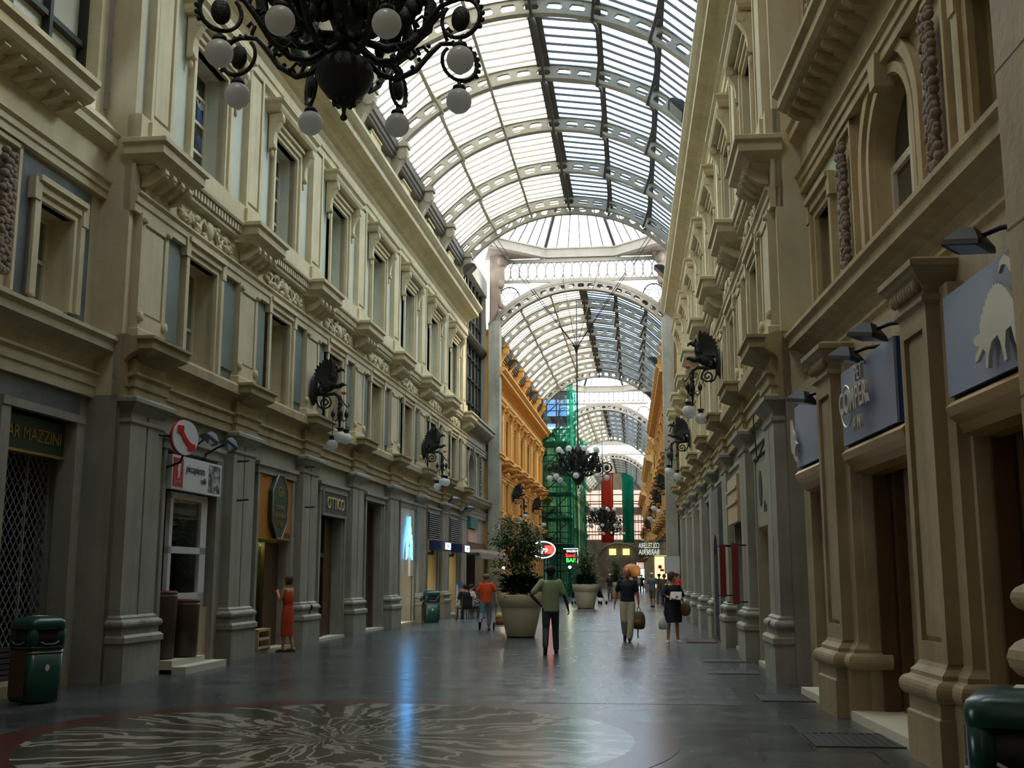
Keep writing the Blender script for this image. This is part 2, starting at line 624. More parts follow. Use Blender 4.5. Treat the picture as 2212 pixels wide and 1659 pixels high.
def floor_mat(name='polished slate paving', k=1.0, blue=1.0):
    m, nt, b = new_mat(name)
    N, L = nt.nodes, nt.links
    geo = N.new('ShaderNodeNewGeometry')
    mp = N.new('ShaderNodeMapping')
    mp.inputs['Rotation'].default_value = (0, 0, math.radians(0.6))
    L.new(geo.outputs['Position'], mp.inputs['Vector'])
    br = N.new('ShaderNodeTexBrick')
    br.inputs['Scale'].default_value = 1.0
    br.inputs['Brick Width'].default_value = 1.05
    br.inputs['Row Height'].default_value = 0.62
    br.inputs['Mortar Size'].default_value = 0.012
    br.inputs['Color1'].default_value = (0.040 * k, 0.046 * k, 0.046 * k * blue, 1)
    br.inputs['Color2'].default_value = (0.085 * k, 0.094 * k, 0.094 * k * blue, 1)
    br.inputs['Mortar'].default_value = (0.010, 0.010, 0.010, 1)
    L.new(mp.outputs['Vector'], br.inputs['Vector'])
    nz = N.new('ShaderNodeTexNoise')
    nz.inputs['Scale'].default_value = 3.0
    nz.inputs['Detail'].default_value = 8
    L.new(geo.outputs['Position'], nz.inputs['Vector'])
    mx = N.new('ShaderNodeMix')
    mx.data_type = 'RGBA'
    mx.blend_type = 'MULTIPLY'
    mx.inputs['Factor'].default_value = 0.6
    L.new(br.outputs['Color'], mx.inputs['A'])
    rp = N.new('ShaderNodeValToRGB')
    rp.color_ramp.elements[0].color = (0.45, 0.45, 0.45, 1)
    rp.color_ramp.elements[1].color = (1.4, 1.4, 1.4, 1)
    L.new(nz.outputs['Fac'], rp.inputs['Fac'])
    L.new(rp.outputs['Color'], mx.inputs['B'])
    L.new(mx.outputs['Result'], b.inputs['Base Color'])
    mr = N.new('ShaderNodeMapRange')
    mr.inputs['To Min'].default_value = 0.14
    mr.inputs['To Max'].default_value = 0.34
    L.new(nz.outputs['Fac'], mr.inputs['Value'])
    L.new(mr.outputs['Result'], b.inputs['Roughness'])
    b.inputs['Specular IOR Level'].default_value = 0.55
    bp = N.new('ShaderNodeBump')
    bp.inputs['Strength'].default_value = 0.12
    bp.inputs['Distance'].default_value = 0.01
    n2 = N.new('ShaderNodeTexNoise')
    n2.inputs['Scale'].default_value = 5.0
    L.new(geo.outputs['Position'], n2.inputs['Vector'])
    L.new(n2.outputs['Fac'], bp.inputs['Height'])
    L.new(bp.outputs['Normal'], b.inputs['Normal'])
    return m


M['floor'] = floor_mat()
M['floorsheen'] = floor_mat('slate paving with sky sheen', 1.7, 1.12)  # paler and bluer slate, sky reflection put into its colour


def medallion_mat():
    """river-like pale veins running out from the centre over dark brown and green marble"""
    m, nt, b = new_mat('inlaid marble medallion')
    N, L = nt.nodes, nt.links
    tc = N.new('ShaderNodeTexCoord')
    n0 = N.new('ShaderNodeTexNoise')
    n0.inputs['Scale'].default_value = 0.75
    n0.inputs['Detail'].default_value = 2
    L.new(tc.outputs['Object'], n0.inputs['Vector'])
    sub = N.new('ShaderNodeVectorMath')
    sub.operation = 'SUBTRACT'
    sub.inputs[1].default_value = (0.5, 0.5, 0.5)
    L.new(n0.outputs['Color'], sub.inputs[0])
    sc = N.new('ShaderNodeVectorMath')
    sc.operation = 'SCALE'
    sc.inputs['Scale'].default_value = 0.9
    L.new(sub.outputs[0], sc.inputs[0])
    ad = N.new('ShaderNodeVectorMath')
    L.new(tc.outputs['Object'], ad.inputs[0])
    L.new(sc.outputs[0], ad.inputs[1])
    ln = N.new('ShaderNodeVectorMath')
    ln.operation = 'LENGTH'
    L.new(ad.outputs[0], ln.inputs[0])
    nm = N.new('ShaderNodeVectorMath')
    nm.operation = 'NORMALIZE'
    L.new(ad.outputs[0], nm.inputs[0])
    s2 = N.new('ShaderNodeVectorMath')
    s2.operation = 'SCALE'
    s2.inputs['Scale'].default_value = 3.4
    L.new(nm.outputs[0], s2.inputs[0])
    cz = N.new('ShaderNodeCombineXYZ')
    ml = N.new('ShaderNodeMath')
    ml.operation = 'MULTIPLY'
    ml.inputs[1].default_value = 0.55
    L.new(ln.outputs['Value'], ml.inputs[0])
    L.new(ml.outputs[0], cz.inputs['Z'])
    a2 = N.new('ShaderNodeVectorMath')
    L.new(s2.outputs[0], a2.inputs[0])
    L.new(cz.outputs[0], a2.inputs[1])
    n1 = N.new('ShaderNodeTexNoise')
    n1.inputs['Scale'].default_value = 1.5
    n1.inputs['Detail'].default_value = 3
    n1.inputs['Distortion'].default_value = 0.35
    L.new(a2.outputs[0], n1.inputs['Vector'])
    rp = N.new('ShaderNodeValToRGB')
    cr = rp.color_ramp
    cr.elements[0].position = 0.455
    cr.elements[0].color = (0.045, 0.042, 0.030, 1)
    cr.elements[1].position = 0.475
    cr.elements[1].color = (0.30, 0.28, 0.23, 1)
    e = cr.elements.new(0.525)
    e.color = (0.30, 0.28, 0.23, 1)
    e = cr.elements.new(0.545)
    e.color = (0.075, 0.062, 0.038, 1)
    e = cr.elements.new(0.63)
    e.color = (0.028, 0.036, 0.028, 1)
    L.new(n1.outputs['Fac'], rp.inputs['Fac'])
    L.new(rp.outputs['Color'], b.inputs['Base Color'])
    b.inputs['Roughness'].default_value = 0.2
    b.inputs['Specular IOR Level'].default_value = 0.55
    return m


M['medallion'] = medallion_mat()
M['redmarble'] = stone('red marble band', (0.085, 0.025, 0.018), (0.04, 0.015, 0.012), amount=0.6, rough=0.25, bump=0, streak=False, spec=0.5)
M['palegrey'] = stone('pale grey paving', (0.15, 0.155, 0.15), (0.09, 0.095, 0.09), amount=0.6, rough=0.25, bump=0, streak=False, spec=0.5)
M['orangemarble'] = stone('ochre pink marble', (0.34, 0.18, 0.09), (0.2, 0.10, 0.05), amount=0.6, rough=0.5)
M['skin'] = plain('skin', (0.40, 0.19, 0.11), 0.5)
M['skindark'] = plain('dark skin', (0.045, 0.022, 0.014), 0.45)
M['skinred'] = plain('sunburnt skin', (0.42, 0.12, 0.06), 0.45)
for k, c in dict(shirtgreen=(0.26, 0.31, 0.17), jeans=(0.022, 0.032, 0.042), shirtorange=(0.72, 0.07, 0.008), jeansblue=(0.14, 0.18, 0.20),
                 navy=(0.010, 0.013, 0.022), beige=(0.46, 0.40, 0.29), blackcloth=(0.008, 0.008, 0.010), reddress=(0.45, 0.04, 0.008),
                 hairdark=(0.012, 0.009, 0.007), hairbrown=(0.06, 0.03, 0.018), hairred=(0.20, 0.035, 0.012), hairgrey=(0.16, 0.13, 0.11),
                 olive=(0.10, 0.09, 0.035), strap=(0.012, 0.012, 0.012), leather=(0.16, 0.07, 0.02), shoe=(0.03, 0.022, 0.015), redcloth=(0.65, 0.02, 0.015),
                 paper=(0.6, 0.58, 0.52), lightcloth=(0.5, 0.5, 0.5), greycloth=(0.10, 0.11, 0.13), capwhite=(0.65, 0.62, 0.52), pink=(0.5, 0.30, 0.24), yellowbag=(0.55, 0.42, 0.14)).items():
    M[k] = plain(k, c, 0.8)
# ------------------------------------------------------------------ facade components (local: x along the wall, y out, z up; y=0 is the plinth face)
def arc_pts(cx, cy, r, a0, a1, n):
    return [(cx + r * math.cos(a0 + (a1 - a0) * i / n), cy + r * math.sin(a0 + (a1 - a0) * i / n)) for i in range(n + 1)]


TORUS = [(-0.06, 0.82)] + [(-0.05 + 0.05 * math.sin(a), 0.88 - 0.06 * math.cos(a)) for a in [PI * k / 6 for k in range(1, 6)]] + [(-0.07, 0.955), (-0.07, 0.985), (-0.12, 1.02)]


def c_lower_pilaster(hw=0.30, gap=0.31):
    m = MB()
    W2 = gap + hw + 0.05
    m.mould([(0.0, 0.0), (0.0, 0.58), (0.03, 0.60), (0.03, 0.68), (-0.01, 0.72)], W2, 0.0)
    for x in (-gap, gap):
        m.mould([(-0.05, 0.72), (-0.05, 0.82)] + TORUS[1:] + [(-0.12, 4.02)], hw - 0.02, -0.12, x)
        m.mould([(-0.12, 4.02), (-0.09, 4.05), (-0.09, 4.10), (-0.12, 4.12), (-0.12, 4.20)], hw - 0.02, -0.12, x)
    m.mould([(-0.12, 4.20), (-0.06, 4.27), (-0.01, 4.33), (0.03, 4.36), (0.03, 4.42), (-0.02, 4.46)], W2 - 0.06, -0.12)
    return m


def c_architrave(x0, x1, y=-0.16, z=4.42, h=0.40):
    m = MB()
    m.run([(y - 0.03, z), (y - 0.03, z + h * 0.42), (y, z + h * 0.45), (y, z + h * 0.80), (y + 0.05, z + h * 0.9), (y + 0.05, z + h)], x0, x1)
    return m


def c_entab_block(hw):
    """ressaut of architrave and frieze over a pilaster"""
    m = MB()
    m.mould([(-0.10, 4.44), (-0.10, 4.60), (-0.07, 4.62), (-0.07, 4.76), (-0.02, 4.80), (-0.02, 4.84), (-0.12, 4.85), (-0.12, 5.08)], hw, -0.10)
    return m


def c_sill_block(hw):
    m = MB()
    m.mould([(-0.12, 5.04), (0.05, 5.12), (0.16, 5.18), (0.22, 5.22), (0.22, 5.34), (0.27, 5.37), (0.27, 5.42), (-0.1, 5.46)], hw, 0.22)
    return m


def c_upper_pilaster(hw=0.52, z0=5.44, z1=7.55):
    m = MB()
    m.mould([(-0.10, z0), (-0.10, z0 + 0.14), (-0.14, z0 + 0.17), (-0.14, z0 + 0.2)], hw, -0.16)
    y = -0.16
    m.box(-hw, -hw + 0.13, -0.4, y, z0 + 0.2, z1)
    m.box(hw - 0.13, hw, -0.4, y, z0 + 0.2, z1)
    m.box(-hw + 0.13, hw - 0.13, -0.4, y, z1 - 0.16, z1)
    m.box(-hw + 0.13, hw - 0.13, -0.4, y, z0 + 0.2, z0 + 0.42)
    m.box(-hw + 0.13, hw - 0.13, -0.4, y - 0.05, z0 + 0.42, z1 - 0.16)
    m.box(-hw + 0.17, hw - 0.17, -0.4, y - 0.02, z0 + 0.47, z1 - 0.21)
    for s in (-1, 1):          # small scroll volutes at foot and head
        for zc, r in ((z0 + 0.36, 0.085), (z1 - 0.12, 0.06)):
            m.lathe([(r, -0.03), (r, 0.03), (r * 0.5, 0.05)], 8, T(s * (hw - 0.065), y + 0.02, zc) @ RX(-PI / 2))
    return m


def c_surround(ow, z0, z1, fw, y=-0.26, ears=True, depth=0.45):
    """window architrave round an opening half-width ow, z0..z1"""
    m = MB()
    yo = y + 0.10
    for s in (-1, 1):
        a, b = sorted((s * ow, s * (ow + fw)))
        m.box(a, b, -0.42, y + 0.03, z0, z1 + fw)
        a, b = sorted((s * (ow + fw * 0.45), s * (ow + fw)))
        m.box(a, b, -0.42, yo - 0.02, z0, z1 + fw)
        if ears:
            a, b = sorted((s * (ow + fw * 0.5), s * (ow + fw * 1.25)))
            m.box(a, b, -0.42, yo, z1 - 0.05, z1 + fw * 1.15)
    m.box(-ow, ow, -0.42, y + 0.03, z1, z1 + fw)
    m.box(-ow - fw, ow + fw, -0.42, yo - 0.02, z1 + fw * 0.45, z1 + fw)
    m.box(-ow - fw * 0.9, ow + fw * 0.9, -0.42, yo + 0.04, z1 + fw, z1 + fw * 1.35)
    return m


def c_window_frame(ow, z0, z1, y=-0.66, bars=(0.42,), mull=True, w=0.07):
    m = MB()
    m.box(-ow, -ow + w, y - 0.05, y, z0, z1)
    m.box(ow - w, ow, y - 0.05, y, z0, z1)
    m.box(-ow + w, ow - w, y - 0.05, y, z1 - w, z1)
    m.box(-ow + w, ow - w, y - 0.05, y, z0, z0 + w)
    if mull:
        m.box(-w * 0.6, w * 0.6, y - 0.05, y + 0.015, z0 + w, z1 - w)
    for b in bars:
        z = z0 + (z1 - z0) * b
        m.box(-ow + w, ow - w, y - 0.05, y - 0.01, z - 0.03, z + 0.03)
    return m


def c_pane(ow, z0, z1, y=-0.70):
    m = MB()
    m.box(-ow, ow, y - 0.02, y, z0, z1)
    return m


def c_panel(x0, x1, z0, z1, y=-0.27):
    """sunk stucco field with a raised centre slab"""
    m = MB()
    m.box(x0, x1, -0.36, y - 0.02, z0, z1)
    m.box(x0 + 0.10, x1 - 0.08, -0.36, y + 0.02, z0 + 0.18, z1 - 0.22)
    return m


def c_relief(hw=1.15, z=8.08, y=-0.20, n=46, seed=3):
    rnd = random.Random(seed)
    m = MB()
    m.sphere((0, y + 0.02, z), 0.17, 8, 6, (1.0, 0.5, 1.1))
    for s in (-1, 1):
        for k in range(n // 2):
            u = rnd.random() ** 0.8
            x = s * (0.10 + u * hw)
            zz = z + (rnd.random() - 0.5) * 0.42 * (1 - u * 0.6)
            r = 0.05 + 0.05 * rnd.random() * (1 - u * 0.5)
            m.sphere((x, y + 0.01, zz), r, 6, 4, (1.5, 0.7, 0.8), None)
        pts = [(s * (0.15 + hw * i / 10), y + 0.02, z + 0.13 * math.sin(i * 1.4)) for i in range(11)]
        m.tube(pts, [0.05 - 0.003 * i for i in range(11)], 5)
    return m


def c_dentils(x0, x1, z=8.42, y=-0.03, step=0.14):
    m = MB()
    m.run([(-0.13, z - 0.10), (-0.08, z - 0.06), (-0.08, z)], x0, x1)
    m.run([(-0.14, z), (-0.14, z + 0.18)], x0, x1)
    m.run([(y + 0.03, z + 0.18), (y + 0.05, z + 0.22), (y + 0.05, z + 0.28), (y - 0.02, z + 0.30)], x0, x1)
    x = x0 + step / 2
    while x < x1:
        m.box(x - step * 0.30, x + step * 0.30, -0.2, y, z + 0.02, z + 0.17)
        x += step
    return m


def c_balcony_box(hw=0.92, zt=8.72):
    m = MB()
    m.mould([(0.10, zt - 0.42), (0.16, zt - 0.36), (0.26, zt - 0.30), (0.30, zt - 0.27), (0.30, zt - 0.12), (0.36, zt - 0.09), (0.36, zt - 0.02), (0.33, zt)], hw - 0.06, 0.30)
    m.mould([(-0.16, 7.84), (-0.16, zt - 0.60), (-0.05, zt - 0.50), (0.08, zt - 0.44)], hw - 0.22, 0.05)
    for x in (-0.52, -0.175, 0.175, 0.52):
        m.prism([(-0.2, zt - 0.44), (0.20, zt - 0.44), (0.22, zt - 0.52), (0.10, zt - 0.62), (-0.04, zt - 0.72), (-0.2, zt - 0.74)], 0, 'x', x * hw - 0.07, x * hw + 0.07)
        m.lathe([(0.055, -0.08), (0.055, 0.08)], 8, T(x * hw, 0.15, zt - 0.53) @ RY(PI / 2))
    return m


def c_third_pilaster(hw=0.42, z0=8.72, z1=12.42):
    m = MB()
    m.box(-hw - 0.06, hw + 0.06, -0.4, -0.10, z0, z0 + 0.42)
    m.box(-hw, -hw + 0.10, -0.4, -0.16, z0 + 0.42, z1)
    m.box(hw - 0.10, hw, -0.4, -0.16, z0 + 0.42, z1)
    m.box(-hw + 0.10, hw - 0.10, -0.4, -0.22, z0 + 0.42, z1)
    m.box(-hw + 0.10, hw - 0.10, -0.4, -0.16, z0 + 0.42, z0 + 0.56)
    m.box(-hw + 0.10, hw - 0.10, -0.4, -0.16, z1 - 0.14, z1)
    m.box(-hw + 0.16, hw - 0.16, -0.4, -0.18, z0 + 0.64, z1 - 0.22)
    return m


def c_console(z0=11.05, z1=11.86, w=0.17, y0=-0.26, out=0.30):
    m = MB()
    a = [(y0, z1), (y0 + out, z1), (y0 + out + 0.02, z1 - 0.10), (y0 + out - 0.04, z1 - 0.22), (y0 + out * 0.5, z1 - 0.42),
         (y0 + out * 0.42, z1 - 0.55), (y0 + 0.12, z0 + 0.12), (y0 + 0.13, z0 + 0.05), (y0 + 0.06, z0), (y0, z0)]
    m.prism(a, 0, 'x', -w / 2, w / 2)
    m.lathe([(0.085, -w / 2 - 0.015), (0.085, w / 2 + 0.015)], 10, T(0, y0 + out - 0.07, z1 - 0.12) @ RY(PI / 2))
    m.lathe([(0.06, -w / 2 - 0.012), (0.06, w / 2 + 0.012)], 8, T(0, y0 + 0.09, z0 + 0.06) @ RY(PI / 2))
    m.sphere((0, y0 + 0.06, z0 - 0.10), 0.06, 6, 5, (0.8, 0.7, 1.5))
    return m


def c_hood(hw=1.36, z=11.86):
    m = MB()
    m.mould([(-0.24, z - 0.34), (-0.24, z - 0.06), (-0.18, z), (0.02, z + 0.03), (0.06, z + 0.10), (0.06, z + 0.18), (0.13, z + 0.24), (0.13, z + 0.29), (-0.12, z + 0.34)], hw - 0.06, 0.02)
    return m


def c_main_cornice(x0, x1):
    m = MB()
    m.run([(-0.18, 12.34), (-0.18, 12.50), (-0.14, 12.52), (-0.14, 12.70), (-0.08, 12.76), (-0.20, 12.78), (-0.20, 13.02), (-0.10, 13.08),
           (-0.04, 13.14), (0.05, 13.18), (0.12, 13.26), (0.34, 13.30), (0.34, 13.46), (0.42, 13.52), (0.52, 13.62), (0.52, 13.72), (0.1, 13.80)], x0, x1)
    return m


def c_attic_console():
    m = MB()
    m.prism([(-0.60, 15.95), (0.10, 15.95), (0.12, 15.70), (0.02, 15.50), (-0.16, 15.25), (-0.30, 14.95), (-0.38, 14.60), (-0.50, 14.40), (-0.60, 14.40)], 0, 'x', -0.17, 0.17)
    for z, y, r in ((15.62, -0.06, 0.17), (14.62, -0.46, 0.10)):
        m.lathe([(r, -0.20), (r, 0.20)], 10, T(0, y, z) @ RY(PI / 2))
    m.box(-0.24, 0.24, -0.60, 0.16, 15.90, 16.05)
    return m


def holed_wall(x0, x1, z0, z1, holes, y=-0.30, depth=0.42, mb=None):
    """front face with rectangular openings and their reveals"""
    m = mb or MB()
    xs = sorted({x0, x1, *[h[0] for h in holes], *[h[1] for h in holes]})
    zs = sorted({z0, z1, *[h[2] for h in holes], *[h[3] for h in holes]})
    for i in range(len(xs) - 1):
        for j in range(len(zs) - 1):
            cx, cz = (xs[i] + xs[i + 1]) / 2, (zs[j] + zs[j + 1]) / 2
            if any(h[0] < cx < h[1] and h[2] < cz < h[3] for h in holes):
                continue
            m.add([(xs[i], y, zs[j]), (xs[i + 1], y, zs[j]), (xs[i + 1], y, zs[j + 1]), (xs[i], y, zs[j + 1])], [(0, 1, 2, 3)])
    for a, b, c, d in holes:
        m.add([(a, y, c), (b, y, c), (b, y, d), (a, y, d), (a, y - depth, c), (b, y - depth, c), (b, y - depth, d), (a, y - depth, d)],
              [(0, 4, 5, 1), (1, 5, 6, 2), (2, 6, 7, 3), (3, 7, 4, 0)])
    # the back of the wall, so that it has a thickness
    m.add([(x0, y - depth - 0.02, z0), (x1, y - depth - 0.02, z0), (x1, y, z0), (x0, y, z0)], [(0, 1, 2, 3)])
    m.add([(x0, y - depth - 0.02, z1), (x1, y - depth - 0.02, z1), (x1, y, z1), (x0, y, z1)], [(0, 1, 2, 3)])
    return m


CACHE = {}


def cached(key, fn, mat, name):
    k = (key, mat.name)
    if k not in CACHE:
        CACHE[k] = fn().mesh(name, mat)
    return CACHE[k]


WINDOW_N = [0]
ORD = ['first', 'second', 'third', 'fourth', 'fifth', 'sixth', 'seventh', 'eighth']


def window(wall, t, zs, kind, label, pane='pane', fmat='frame', ow=0.65, z0=5.46, z1=7.40, parent=None, bars=(0.42,), w=0.07):
    Mw = wall.M(t) @ SX(1, 1, zs)
    if parent is None:
        WINDOW_N[0] += 1
        r = put('window_%d' % WINDOW_N[0], None, wall.M(t, -0.66, z0 * zs))
        tag(r, label, 'window', None, 'structure')
    else:
        r = parent
    f = put('window_frame', cached(('wf', ow, z0, z1, bars, w), lambda: c_window_frame(ow, z0, z1, bars=bars, w=w), M[fmat], 'window_frame'), Mw, r)
    put('window_pane', cached(('wp', ow, z0, z1), lambda: c_pane(ow, z0, z1), M[pane], 'window_pane'), Mw, f)
    return r


def facade(name, label, wall, t0, bay, n, zs=1.0, detail=2, mats=None, first=0, doors=None, side='left', windows=True, frontno=''):
    """one side of a gallery block: n bays from t0; returns the structure root"""
    mt = dict(body='cream', low='creamlow', panel='slatepanel', third='paleblue', stone='stone', frame='frame', base='stone')
    mt.update(mats or {})
    g = lambda k: M[mt[k]]
    root = struct(name, label, 'facade', wall.M(t0 + bay * n / 2))
    S = SX(1, 1, zs)
    sg = wall.sg
    t1 = t0 + bay * n
    Mc = wall.M((t0 + t1) / 2) @ S
    L = bay * n / 2 + 0.75
    mids = [t0 + bay * (k + 0.5) for k in range(n)]
    pils = [t0 + bay * k for k in range(n + 1)]
    cx = lambda t: sg * (t - (t0 + t1) / 2)
    dw, dh = 1.18, 3.72
    holes = []
    for k, t in enumerate(mids):
        d = (doors or {}).get(k, (dw, 0.0, dh))
        holes.append((cx(t) - d[0], cx(t) + d[0], d[1], d[2]))
    put('ground_wall', holed_wall(-L, L, 0, 4.46, holes, depth=0.75).mesh('ground_wall', g('base')), Mc, root)
    put('architrave', c_architrave(-L, L).mesh('architrave', g('low')), Mc, root)
    m = MB()
    m.run([(-0.22, 4.82), (-0.22, 5.02), (-0.16, 5.10), (-0.06, 5.16), (-0.02, 5.18), (-0.02, 5.34), (-0.06, 5.40), (-0.20, 5.46)], -L, L)
    put('sill_course', m.mesh('sill_course', g('low')), Mc, root)
    put('upper_wall', holed_wall(-L, L, 5.40, 7.60, [(cx(t) - 0.65, cx(t) + 0.65, 5.46, 7.40) for t in mids]).mesh('upper_wall', g('body')), Mc, root)
    put('second_architrave', c_architrave(-L, L, z=7.52, h=0.34).mesh('second_architrave', g('body')), Mc, root)
    m = MB()
    m.run([(-0.22, 7.84), (-0.22, 8.34)], -L, L)
    m.run([(-0.16, 8.66), (-0.16, 9.18), (-0.22, 9.20)], -L, L)
    put('frieze', m.mesh('frieze', g('body')), Mc, root)
    put('third_wall', holed_wall(-L, L, 9.16, 12.5, [(cx(t) - 0.76, cx(t) + 0.76, 9.22, 11.50) for t in mids]).mesh('third_wall', g('third')), Mc, root)
    put('main_cornice', c_main_cornice(-L, L).mesh('main_cornice', g('body')), Mc, root)
    put('attic_wall', holed_wall(-L, L, 13.75, 16.05, [(cx(t) - 0.48, cx(t) + 0.48, 13.9, 15.2) for t in mids], y=-0.55, depth=0.3).mesh('attic_wall', g('third')), Mc, root)
    m = MB()
    m.run([(-0.30, 15.50), (-0.30, 15.60), (-0.24, 15.62), (-0.24, 15.76), (-0.18, 15.80), (-0.18, 16.0)], -L, L, back=-0.56)
    put('gutter_beam', m.mesh('gutter_beam', M['roofdark']), Mc, root)
    for e in (-1, 1):          # the block ends in a return wall towards the crossing
        a, b = sorted((e * (L - 0.12), e * L))
        put('return_wall', MB().box(a, b, -1.6, -0.30, 0, 4.46).mesh('return_wall', g('stone')), Mc, root)
        put('upper_return_wall', MB().box(a, b, -1.6, -0.28, 4.46, 16.0).mesh('upper_return_wall', g('body')), Mc, root)
    for t in pils:
        Mp = wall.M(t) @ S
        put('pilaster', cached('lp', c_lower_pilaster, g('stone'), 'pilaster'), Mp, root)
        put('entablature_block', cached('eb', lambda: c_entab_block(0.60), g('low'), 'entablature_block'), Mp, root)
        put('sill_block', cached('sb', lambda: c_sill_block(0.70), g('low'), 'sill_block'), Mp, root)
        put('upper_pilaster', cached('up', c_upper_pilaster, g('body'), 'upper_pilaster'), Mp, root)
        put('cornice_box', cached('bb', c_balcony_box, g('body'), 'cornice_box'), Mp, root)
        put('third_pilaster', cached('tp', c_third_pilaster, g('body'), 'third_pilaster'), Mp, root)
        put('roof_console', cached('ac', c_attic_console, g('body') if detail < 2 else M['roofiron'], 'roof_console'), Mp, root)
        m = cached('ap', lambda: MB().box(-0.36, 0.36, -0.6, -0.48, 13.75, 15.6).box(-0.26, 0.26, -0.6, -0.44, 13.9, 15.5), g('body'), 'attic_pilaster')
        put('attic_pilaster', m, Mp, root)
    for k, t in enumerate(mids):
        Mb = wall.M(t) @ S
        put('window_surround', cached('s2', lambda: c_surround(0.65, 5.46, 7.40, 0.24), g('body'), 'window_surround'), Mb, root)
        x1 = bay / 2 - 0.50
        for s in (-1, 1):
            a, b = sorted((s * 0.93, s * x1))
            put('stucco_panel', cached(('pn', a, b), lambda: c_panel(a, b, 5.50, 7.53), g('panel'), 'stucco_panel'), Mb, root)
        put('frieze_relief', cached(('rf', k % 3), lambda: c_relief(seed=3 + k % 3, n=46 if detail > 1 else 20), g('body'), 'frieze_relief'), Mb, root)
        put('dentil_course', cached(('dc', bay), lambda: c_dentils(-bay / 2 + 0.9, bay / 2 - 0.9), g('body'), 'dentil_course'), Mb, root)
        sr = put('hooded_surround', cached('s3', lambda: c_surround(0.76, 9.22, 11.50, 0.22, ears=False), g('body'), 'hooded_surround'), Mb, root)
        put('window_hood', cached('hd', c_hood, g('body'), 'window_hood'), Mb, sr)
        for s in (-1, 1):
            put('scroll_console', cached('cs', c_console, g('body'), 'scroll_console'), Mb @ T(s * 1.12, 0, 0), sr)
        put('attic_surround', cached('as', lambda: c_surround(0.48, 13.9, 15.2, 0.18, y=-0.52, ears=False), g('body'), 'attic_surround'), Mb, root)
        put('attic_pane', cached('apn', lambda: c_pane(0.48, 13.9, 15.2, -0.75), M['pane'], 'attic_pane'), Mb, root)
        where = 'of the %s facade%s, %s bay from the near corner' % (side, frontno, ORD[k])
        par = None if detail > 1 else root
        window(wall, t, zs, 2, 'lower window between two grey panels ' + where, ['panegreen', 'pane', 'pane', 'paneblind', 'pane', 'pane', 'pane'][k % 7], ow=0.65, parent=par)
        window(wall, t, zs, 3, 'tall hooded window ' + where, ['panestain', 'panestain', 'panegreen', 'panegreen', 'pane', 'paneblind', 'pane'][k % 7], ow=0.76, z0=9.22, z1=11.50, parent=par, bars=(0.28, 0.54, 0.78))
    return root


WALL1L = facade('wall_left', 'near left gallery facade of cream stucco over grey marble pilasters', WL, -0.6, 4.45, 7, side='left',
                doors={0: (1.24, 0, 3.85), 1: (1.2, 0, 3.85), 2: (1.2, 0, 3.85), 3: (1.15, 0, 3.85), 4: (1.15, 0, 3.95), 5: (1.15, 0, 4.0), 6: (1.15, 0, 4.0)})
WALL1R = facade('wall_right', 'near right gallery facade of cream stucco over worn stone pilasters', WR, 1.35, 4.35, 7, side='right',
                mats=dict(third='cream', panel='cream'), doors={k: (1.2, 0, 3.85) for k in range(7)})
# ------------------------------------------------------------------ iron and glass vaults
def spans(Y, off=-0.2):
    """inner faces of the attic at depth Y, for the roof"""
    xl = WL.o.x + WL.t.x / WL.t.y * (Y - WL.o.y) + off * 1.0
    xr = WR.o.x + WR.t.x / WR.t.y * (Y - WR.o.y) - off * 1.0
    return xl, xr


HALF, RISE, DEP = 4.75, 2.25, 0.46
RAD = (HALF ** 2 + RISE ** 2) / (2 * RISE)
AMAX = math.asin(HALF / RAD)


def vp(a, r, y=0.0):
    """point on the unit vault: angle from the crown, radius; z=0 at the springing"""
    return Vector((r * math.sin(a), y, r * math.cos(a) - (RAD - RISE)))


def c_rib(n=17, th=0.13, dep=DEP, round_holes=False):
    """plate arch pierced by lozenge holes between two flanges"""
    m = MB()
    r0, r1 = RAD, RAD + dep
    da = 2 * AMAX / n
    for i in range(n):
        a0, a1 = -AMAX + i * da, -AMAX + (i + 1) * da
        am = (a0 + a1) / 2
        outer = []
        for u, v in ((0, 0), (0.5, 0), (1, 0), (1, 0.5), (1, 1), (0.5, 1), (0, 1), (0, 0.5)):
            outer.append((a0 + (a1 - a0) * u, r0 + (r1 - r0) * v))
        inner = []
        if round_holes:
            uv = [(0.5 + 0.33 * math.cos(q), 0.5 + 0.33 * math.sin(q)) for q in [PI * 1.25 + k * PI / 4 for k in range(8)]]
        else:
            uv = [(0.24, 0.26), (0.5, 0.24), (0.76, 0.26), (0.86, 0.5), (0.76, 0.74), (0.5, 0.76), (0.24, 0.74), (0.14, 0.5)]
        for u, v in uv:
            inner.append((a0 + (a1 - a0) * u, r0 + (r1 - r0) * v))
        vs = []
        for y in (-th / 2, th / 2):
            vs += [vp(a, r, y) for a, r in outer] + [vp(a, r, y) for a, r in inner]
        fs = []
        for k in range(8):
            l = (k + 1) % 8
            fs += [(k, l, 8 + l, 8 + k), (16 + k, 24 + k, 24 + l, 16 + l), (8 + k, 8 + l, 24 + l, 24 + k)]
        m.add(vs, fs)
    for r, h, w in ((r0 - 0.03, 0.07, 0.26), (r1, 0.06, 0.26)):
        N = 34
        vs, fs = [], []
        for i in range(N + 1):
            a = -AMAX + 2 * AMAX * i / N
            vs += [vp(a, r, -w / 2), vp(a, r, w / 2), vp(a, r + h, w / 2), vp(a, r + h, -w / 2)]
        for i in range(N):
            b, c = 4 * i, 4 * i + 4
            for k in range(4):
                l = (k + 1) % 4
                fs.append((b + k, c + k, c + l, b + l))
        m.add(vs, fs)
    return m


FACETS = [-AMAX, -AMAX * 0.655, -AMAX * 0.325, 0.0, AMAX * 0.325, AMAX * 0.655, AMAX]
RGL = RAD + DEP + 0.06


